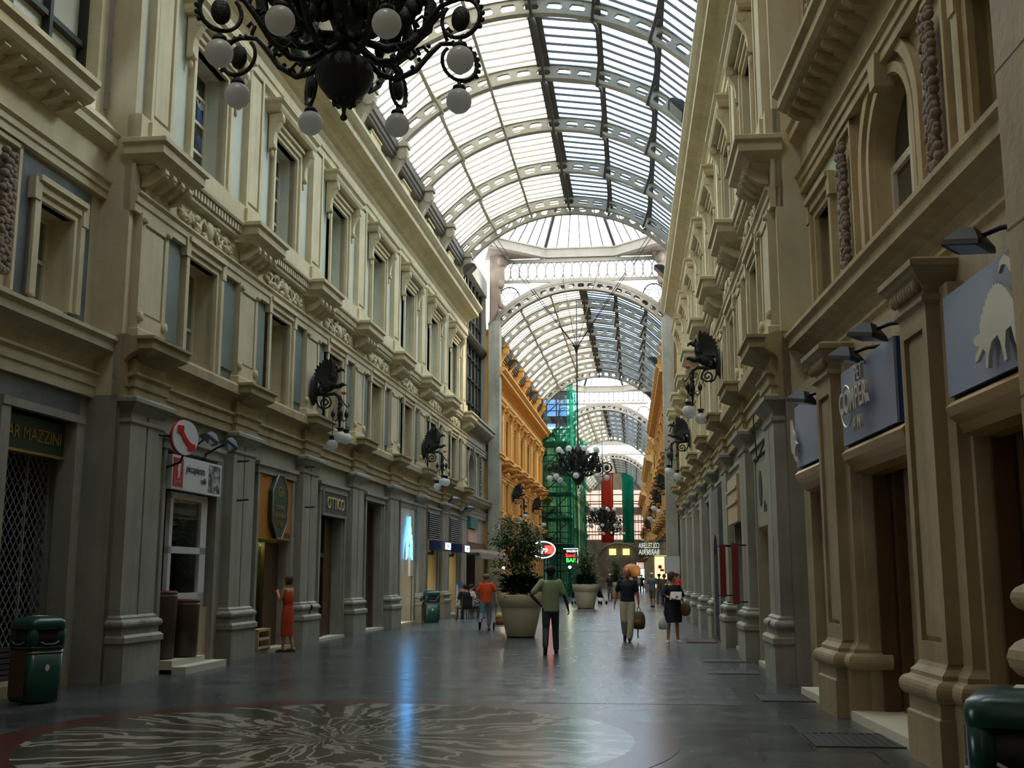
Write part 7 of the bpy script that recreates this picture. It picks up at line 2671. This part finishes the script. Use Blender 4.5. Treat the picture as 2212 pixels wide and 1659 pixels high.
# ------------------------------------------------------------------ planters
def planter_pot(loc, label, h=1.1, r=0.56, group='cream pots of shrubs down the middle'):
    p = thing('planter', label, 'planter', T(*loc), group)
    k = h / 1.1
    P_ = T(*loc) @ SX(r / 0.56, r / 0.56, k)
    obj('pot_body', MB().lathe([(0.0, 0.03), (0.345, 0.03), (0.36, 0.05), (0.51, 0.76), (0.51, 0.79)], 40), M['pot'], p, P_)
    obj('pot_rim', MB().lathe([(0.505, 0.78), (0.545, 0.80), (0.575, 1.08), (0.57, 1.10), (0.53, 1.10), (0.50, 1.02), (0.0, 1.02)], 40), M['pot'], p, P_)
    obj('base_ring', MB().lathe([(0.0, 0.0), (0.35, 0.0), (0.35, 0.035)], 32), M['black'], p, P_)
    obj('soil', MB().lathe([(0.49, 1.02), (0.3, 1.05), (0.0, 1.06)], 24), M['soil'], p, P_)
    return p


def leaf_quad(m, c, d, up, L, w):
    d, up = d.normalized(), up
    s = d.cross(up)
    s = s.normalized() if s.length > 1e-4 else Vector((1, 0, 0))
    n = s.cross(d)
    a, b, e = c, c + d * L * 0.5 + n * L * 0.06, c + d * L
    m.add([a, b + s * w, e, b - s * w], [(0, 1, 2, 3)])


def shrub(loc, zb, label, spread, height, nleaf, seed, group='shrubs in the cream pots', scale=1.0):
    rnd = random.Random(seed)
    s = thing('shrub', label, 'shrub', T(loc[0], loc[1], zb), group)
    base = Vector((loc[0], loc[1], zb))
    tr_ = MB()
    tips = []
    for k in range(9):
        a = 2 * PI * k / 9 + rnd.uniform(-.3, .3)
        q = base + Vector((0.05 * math.cos(a), 0.05 * math.sin(a), 0))
        pts = [q]
        tilt = rnd.uniform(0.1, 0.42)
        hh = height * rnd.uniform(0.65, 0.95)
        for j in range(1, 6):
            u = j / 5
            pts.append(base + Vector((math.cos(a) * tilt * hh * u * 0.8 + rnd.uniform(-.04, .04), math.sin(a) * tilt * hh * u * 0.8 + rnd.uniform(-.04, .04), hh * u)))
        tr_.tube(pts, [0.028, 0.024, 0.02, 0.015, 0.011, 0.007], 5)
        tips += pts[2:]
    obj('stems', tr_, M['bark'], s)
    m = MB()
    clumps = []
    for k in range(46):
        t = rnd.choice(tips)
        clumps.append(t + Vector((rnd.gauss(0, 0.16), rnd.gauss(0, 0.16), rnd.gauss(0.02, 0.16))) * spread)
    for i in range(nleaf):
        c = rnd.choice(clumps) + Vector((rnd.gauss(0, .10), rnd.gauss(0, .10), rnd.gauss(0, .09))) * spread
        d = Vector((rnd.gauss(0, 1), rnd.gauss(0, 1), rnd.gauss(-0.15, 0.7)))
        leaf_quad(m, c, d, Vector((rnd.gauss(0, .4), rnd.gauss(0, .4), 1)), rnd.uniform(0.06, 0.11), rnd.uniform(0.018, 0.03))
    f = obj('foliage', m, M['leaf'], s)
    m = MB()
    for i in range(int(nleaf * 0.16)):          # broad dark leaves of the underplanting, arching over the rim
        a = rnd.random() * 2 * PI
        r0 = rnd.uniform(0.05, 0.42)
        c = base + Vector((math.cos(a) * r0, math.sin(a) * r0, rnd.uniform(0.0, 0.40)))
        d = Vector((math.cos(a), math.sin(a), rnd.uniform(-0.35, 0.9)))
        leaf_quad(m, c, d, Vector((0, 0, 1)), rnd.uniform(0.20, 0.38), rnd.uniform(0.045, 0.075))
    obj('underplanting', m, M['leafdark'], s)
    return s


pots = []
g = at_floor(1122, 1378)
planter_pot((g.x, g.y + 0.35, 0), 'large cream planter nearest us, left of the man in green', 1.12, 0.60)
shrub((g.x, g.y + 0.35), 1.15, 'tall leafy shrub in the nearest cream planter', 1.15, 1.9, 5200, 3)
g = at_floor(1265, 1315)
planter_pot((g.x, g.y + 0.3, 0), 'second cream planter, between the man in green and the bald man', 1.18, 0.66)
shrub((g.x, g.y + 0.3), 1.2, 'bushy shrub in the second cream planter', 1.3, 1.75, 4200, 5)
g = at_floor(1332, 1292)
planter_pot((g.x, g.y, 0), 'third small cream planter far behind the second', 1.1, 0.62)
shrub((g.x, g.y), 1.15, 'shrub in the far third planter', 1.3, 2.0, 2200, 8)
# pushchairs parked by the second planter
for n_, (px, py, lb) in enumerate(((1240, 1306, 'dark pushchair left of the second planter'), (1296, 1306, 'dark pushchair right of the second planter'))):
    q = at_floor(px, py)
    p = thing('pushchair', lb, 'pushchair', T(q.x, q.y, 0), 'pushchairs by the second planter')
    Q = T(q.x, q.y, 0) @ RZ(0.5 - n_)
    obj('seat_shell', MB().rings([[(0.2 * math.cos(2 * PI * i / 12), y + 0.12 * math.sin(2 * PI * i / 12), z) for i in range(12)] for y, z in ((0.12, 0.38), (0.0, 0.5), (-0.12, 0.75), (-0.18, 0.95))]), M['blackcloth'], p, Q)
    obj('chassis', MB().tube([(-0.22, 0.3, 0.1), (-0.22, -0.1, 0.5), (-0.22, -0.4, 1.0), (0.22, -0.4, 1.0), (0.22, -0.1, 0.5), (0.22, 0.3, 0.1)], 0.014, 6).tube([(-0.22, -0.28, 0.1), (-0.22, 0.0, 0.45)], 0.012, 6).tube([(0.22, -0.28, 0.1), (0.22, 0.0, 0.45)], 0.012, 6), M['grey'], p, Q)
    for x in (-0.24, 0.24):
        for y in (0.3, -0.28):
            obj('wheel', MB().lathe([(0.05, -0.02), (0.10, -0.018), (0.10, 0.018), (0.05, 0.02)], 14, Q @ T(x, y, 0.10) @ RY(PI / 2)), M['black'], p)
# ------------------------------------------------------------------ scaffold tower with green netting
sx0, sx1, sy0, sy1, sh_ = -6.75, -4.62, 86.6, 90.5, 16.0
sc = thing('scaffold_tower', 'scaffold tower wrapped in green netting against the left side', 'scaffolding', T(-5.7, 88.5, 0))
for x in (sx0, (sx0 + sx1) / 2, sx1):
    for y in (sy0, sy1):
        obj('standard', MB().tube([(x, y, 0), (x, y, sh_)], 0.05, 6), M['grey'], sc)
for k in range(8):
    z = 2.0 * k + 1.9
    if z > sh_:
        break
    obj('platform', MB().box(sx0 - .1, sx1 + .1, sy0, sy1, z, z + 0.08), M['brown'], sc)
    m = MB()
    for dz in (0.5, 1.0):
        m.tube([(sx0, sy0 - .03, z + dz), (sx1, sy0 - .03, z + dz)], 0.035, 5)
        m.tube([(sx1, sy0, z + dz), (sx1, sy1, z + dz)], 0.035, 5)
    m.tube([(sx0, sy0 - .06, z), (sx1, sy0 - .06, z + 2)], 0.035, 5)
    obj('guard_rails', m, M['darkgrey'], sc)


def cloth(x0, y0, x1, y1, z0, z1, n=10, nz=14, amp=0.08, seed=1):
    rnd = random.Random(seed)
    d = Vector((x1 - x0, y1 - y0, 0)).normalized()
    nrm = Vector((d.y, -d.x, 0))
    ph = [rnd.random() * 6 for _ in range(4)]
    vs, fs = [], []
    for j in range(nz + 1):
        for i in range(n + 1):
            u, v = i / n, j / nz
            b = amp * (math.sin(u * 9 + ph[0] + v * 2) + 0.6 * math.sin(v * 7 + ph[1] + u * 4))
            vs.append(Vector((x0 + (x1 - x0) * u, y0 + (y1 - y0) * u, z0 + (z1 - z0) * v)) + nrm * b)
    for j in range(nz):
        for i in range(n):
            a = j * (n + 1) + i
            fs.append((a, a + 1, a + n + 2, a + n + 1))
    return MB().add(vs, fs, True)


obj('front_netting', cloth(sx0, sy0 - 0.15, sx1, sy0 - 0.15, 0.0, 13.0, 12, 20, 0.05, 2), M['netting'], sc)
obj('side_netting', cloth(sx1 + 0.15, sy0, sx1 + 0.35, sy1, 0.0, 16.3, 12, 20, 0.12, 3), M['netting'], sc)
obj('hanging_strip', cloth(sx1 - 0.25, sy0 - 0.3, sx1 + 0.25, sy0 - 0.3, 0.0, 16.6, 4, 24, 0.06, 5), M['netting'], sc)
obj('blue_sheet', cloth(sx0 + 0.05, sy0 - 0.2, sx1 - 0.2, sy0 - 0.2, 13.1, 15.6, 8, 8, 0.05, 7), M['blueplastic'], sc)
w = obj('lower_netting', cloth(sx1 + 0.7, sy0 + 2.0, sx1 + 1.0, sy1 + 1.5, 0.0, 12.5, 10, 18, 0.10, 9), M['netting'], sc)

# ------------------------------------------------------------------ neon signs over the walkway
Yo = 62.0
p0, p1 = at_y(1148, 1205, Yo), at_y(1199, 1170, Yo)
cx_, cz_ = (p0.x + p1.x) / 2, (p0.z + p1.z) / 2
rx_, rz_ = (p1.x - p0.x) / 2, (p1.z - p0.z) / 2
on = thing('oval_neon_sign', 'oval white neon sign with red lit end and pale script beside the netting', 'neon sign', T(cx_, Yo, cz_))
O = T(cx_, Yo, cz_)
obj('oval_tube', MB().tube([(rx_ * math.cos(2 * PI * i / 36), 0, rz_ * math.sin(2 * PI * i / 36)) for i in range(36)], 0.03, 6, O, True), M['neon_white'], on)
obj('oval_board', MB().lathe([(0.0, 0), (0.97, 0), (0.97, 0.05)], 36, O @ T(0, 0.08, 0) @ SX(rx_, 1, rz_) @ RX(-PI / 2)), M['dark'], on)
obj('red_panel', MB().box(0.12 * rx_, 0.86 * rx_, -0.04, 0.06, -0.5 * rz_, 0.5 * rz_, O), M['neon_red'], on)
text('script', 'Zurigo', 0.42, M['neon_white'], O @ T(-0.36 * rx_, -0.05, 0) @ RZ(PI), on, 0.02, 0.8, shear=0.3)
obj('hanging_bracket', MB().tube([(0, 0.05, rz_), (0, 0.05, rz_ + 0.4), (-2.0, 0.05, rz_ + 0.4)], 0.03, 5, O).tube([(-2.0, 0.05, -rz_), (0, 0.05, -rz_), ], 0.03, 5, O), M['iron'], on)
Yn = 72.0
p0, p1 = at_y(1217, 1216, Yn), at_y(1248, 1186, Yn)
cx_, cz_ = (p0.x + p1.x) / 2, (p0.z + p1.z) / 2
gs = thing('stacked_neon_sign', 'square neon sign with white, red and green lines left of the second planter', 'neon sign', T(cx_, Yn, cz_))
O = T(cx_, Yn, cz_)
hw_ = (p1.x - p0.x) / 2
obj('sign_box', MB().box(-hw_, hw_, 0.03, 0.12, -hw_, hw_, O), M['dark'], gs)
obj('edge_tube', MB().tube([(-hw_, 0, hw_), (hw_, 0, hw_), (hw_, 0, -hw_)], 0.02, 5, O), M['neon_white'], gs)
text('white_line', 'GALLERIA', 0.18, M['neon_white'], O @ T(0.08, 0, 0.30) @ RZ(PI), gs, 0.015, 0.85)
text('red_line', 'Snack', 0.30, M['neon_red'], O @ T(0.02, 0, 0.03) @ RZ(PI), gs, 0.02)
text('green_line', 'BAR', 0.36, M['neon_green'], O @ T(0.04, 0, -0.28) @ RZ(PI), gs, 0.02)
obj('hanging_bracket', MB().tube([(0, 0.08, hw_), (0, 0.08, hw_ + 0.3), (-2.6, 0.08, hw_ + 0.3)], 0.025, 5, O), M['iron'], gs)
lb_ = thing('lamp', 'small bright lamp under the square neon sign', 'lamp', T(cx_, Yn, cz_ - 1.0))
pl = at_y(1231, 1225, Yn)
obj('bulb', MB().sphere((pl.x, Yn, pl.z), 0.09, 8, 6), M['glow_lamp'], lb_)
obj('lamp_hood', MB().lathe([(0.16, 0.0), (0.05, 0.12), (0.0, 0.13)], 10, T(pl.x, Yn, pl.z + 0.06)), M['iron'], lb_)
# shop sign seen from behind: two rows of tube letters, so they read mirrored
Yc = 62.0
p0, p1 = at_y(1380, 1200, Yc), at_y(1424, 1172, Yc)
cs_ = thing('tube_letter_sign', 'two rows of pale tube letters seen from behind on the right', 'sign', T((p0.x + p1.x) / 2, Yc, p0.z))
zt, zb = at_y(1400, 1179, Yc).z, at_y(1400, 1193, Yc).z
wtot = p1.x - p0.x
for st, z in (('COLTELLERIA', zt), ('BARBERIA', zb)):
    te = text('tube_letters', st, 0.40, M['dimletters'], T((p0.x + p1.x) / 2, Yc, z), cs_, 0.02, 1.0)
    f = wtot / max(0.01, te.dimensions.x) if te.dimensions.x > 0 else 1
    xs = [v.co.x for v in te.data.vertices]
    f = wtot / (max(xs) - min(xs))
    te.matrix_basis = te.matrix_basis @ SX(f, 1, 1)
obj('letter_rail', MB().tube([(p0.x, Yc, zt + 0.25), (1.9, Yc, zt + 0.25)], 0.02, 5).tube([(p0.x, Yc, (zt + zb) / 2), (1.9, Yc, (zt + zb) / 2)], 0.012, 5).tube([(p0.x, Yc, zb - 0.22), (1.9, Yc, zb - 0.22)], 0.02, 5), M['iron'], cs_)
# small signs and lit case on the right beyond the pilasters
q = at_y(1452, 1223, 52.0)
ws = thing('wall_notice', 'small pale notice board high on the right beyond the last pilaster', 'notice', T(q.x, 52, q.z))
obj('board', MB().box(q.x - 0.35, q.x + 0.35, 51.95, 52.0, q.z - 0.35, q.z + 0.45), M['lightcloth'], ws)
obj('board_post', MB().box(q.x + 0.3, q.x + 0.9, 51.97, 52.02, q.z - 0.1, q.z + 0.1), M['grey'], ws)
q = at_y(1428, 1240, 66.0)
lc = thing('lit_showcase', 'tall yellow lit showcase standing on the right behind the passers by', 'showcase', T(q.x, 66, 0))
obj('lit_face', MB().box(q.x - 0.35, q.x + 0.35, 65.98, 66.0, 0.9, 2.75), plain('yellow lit face', (1, .9, .5), .5, 0, (1.0, 0.80, 0.36), 0.7), lc)
obj('case', MB().box(q.x - 0.4, q.x + 0.4, 66.0, 66.25, 0, 2.8), M['tan'], lc)
obj('red_motif', MB().box(q.x - 0.15, q.x + 0.05, 65.95, 65.98, 2.0, 2.2).box(q.x - 0.05, q.x + 0.18, 65.95, 65.98, 1.85, 1.98), M['red'], lc)
# tricolour drapes before the end screen
dr = [('red_drape', 1298, 1324, 'flagred', 'long red drape hanging before the end screen'), ('white_drape', 1324, 1344, 'flagwhite', 'pale middle drape bunched high between red and green'), ('green_drape', 1344, 1368, 'flaggreen', 'long green drape hanging before the end screen')]
Yd = 146.0
for nm, xa_, xb_, mt_, lb in dr:
    a, b = at_y(xa_, 1030, Yd), at_y(xb_, 1030, Yd)
    zlo = at_y(xa_, 1172, Yd).z if nm != 'white_drape' else at_y(xa_, 1058, Yd).z
    zhi = at_y(xa_, 1022, Yd).z
    o = thing('drape', lb, 'drape', T((a.x + b.x) / 2, Yd, zlo), 'tricolour drapes before the end screen')
    obj('cloth', cloth(a.x, Yd, b.x, Yd, zlo, zhi, 8, 20, 0.07, len(nm)), M[mt_], o)
    obj('pole', MB().tube([(a.x, Yd, zhi), (b.x, Yd, zhi)], 0.05, 6), M['iron'], o)
# dark entrance hall below the end screen: lit arch heads and a warm doorway
for n_, (px, py, w, lb) in enumerate(((1338, 1193, 0.9, 'pair of yellow lit lamps in the arch below the end screen'),)):
    q = at_y(px, py, 150.3)
    l = thing('hall_lamp', lb, 'lamp', T(q.x, 150.3, q.z))
    for dx in (-0.9, 0.9):
        obj('lamp_glow', MB().box(q.x + dx - 0.45, q.x + dx + 0.45, 150.28, 150.32, q.z - 0.35, q.z + 0.45), plain('yellow green lamp', (1, 1, .4), .5, 0, (0.85, 0.85, 0.22), 0.9), l)
    obj('arch_rim', MB().tube([(q.x + 2.6 * math.cos(PI * i / 12), 150.4, q.z - 0.3 + 1.5 * math.sin(PI * i / 12)) for i in range(13)], 0.10, 5), M['grey'], l)
kd = at_floor(1366, 1284)
ki = thing('kiosk', 'round orange topped kiosk far behind the bald man', 'kiosk', T(kd.x, kd.y, 0))
obj('kiosk_body', MB().lathe([(0.0, 0), (0.5, 0), (0.5, 1.5)], 20, T(kd.x, kd.y, 0)), M['wood'], ki)
obj('kiosk_top', MB().lathe([(0.75, 1.5), (0.75, 2.1), (0.6, 2.4), (0.3, 2.55), (0.0, 2.6)], 20, T(kd.x, kd.y, 0)), M['orangepanel'], ki)
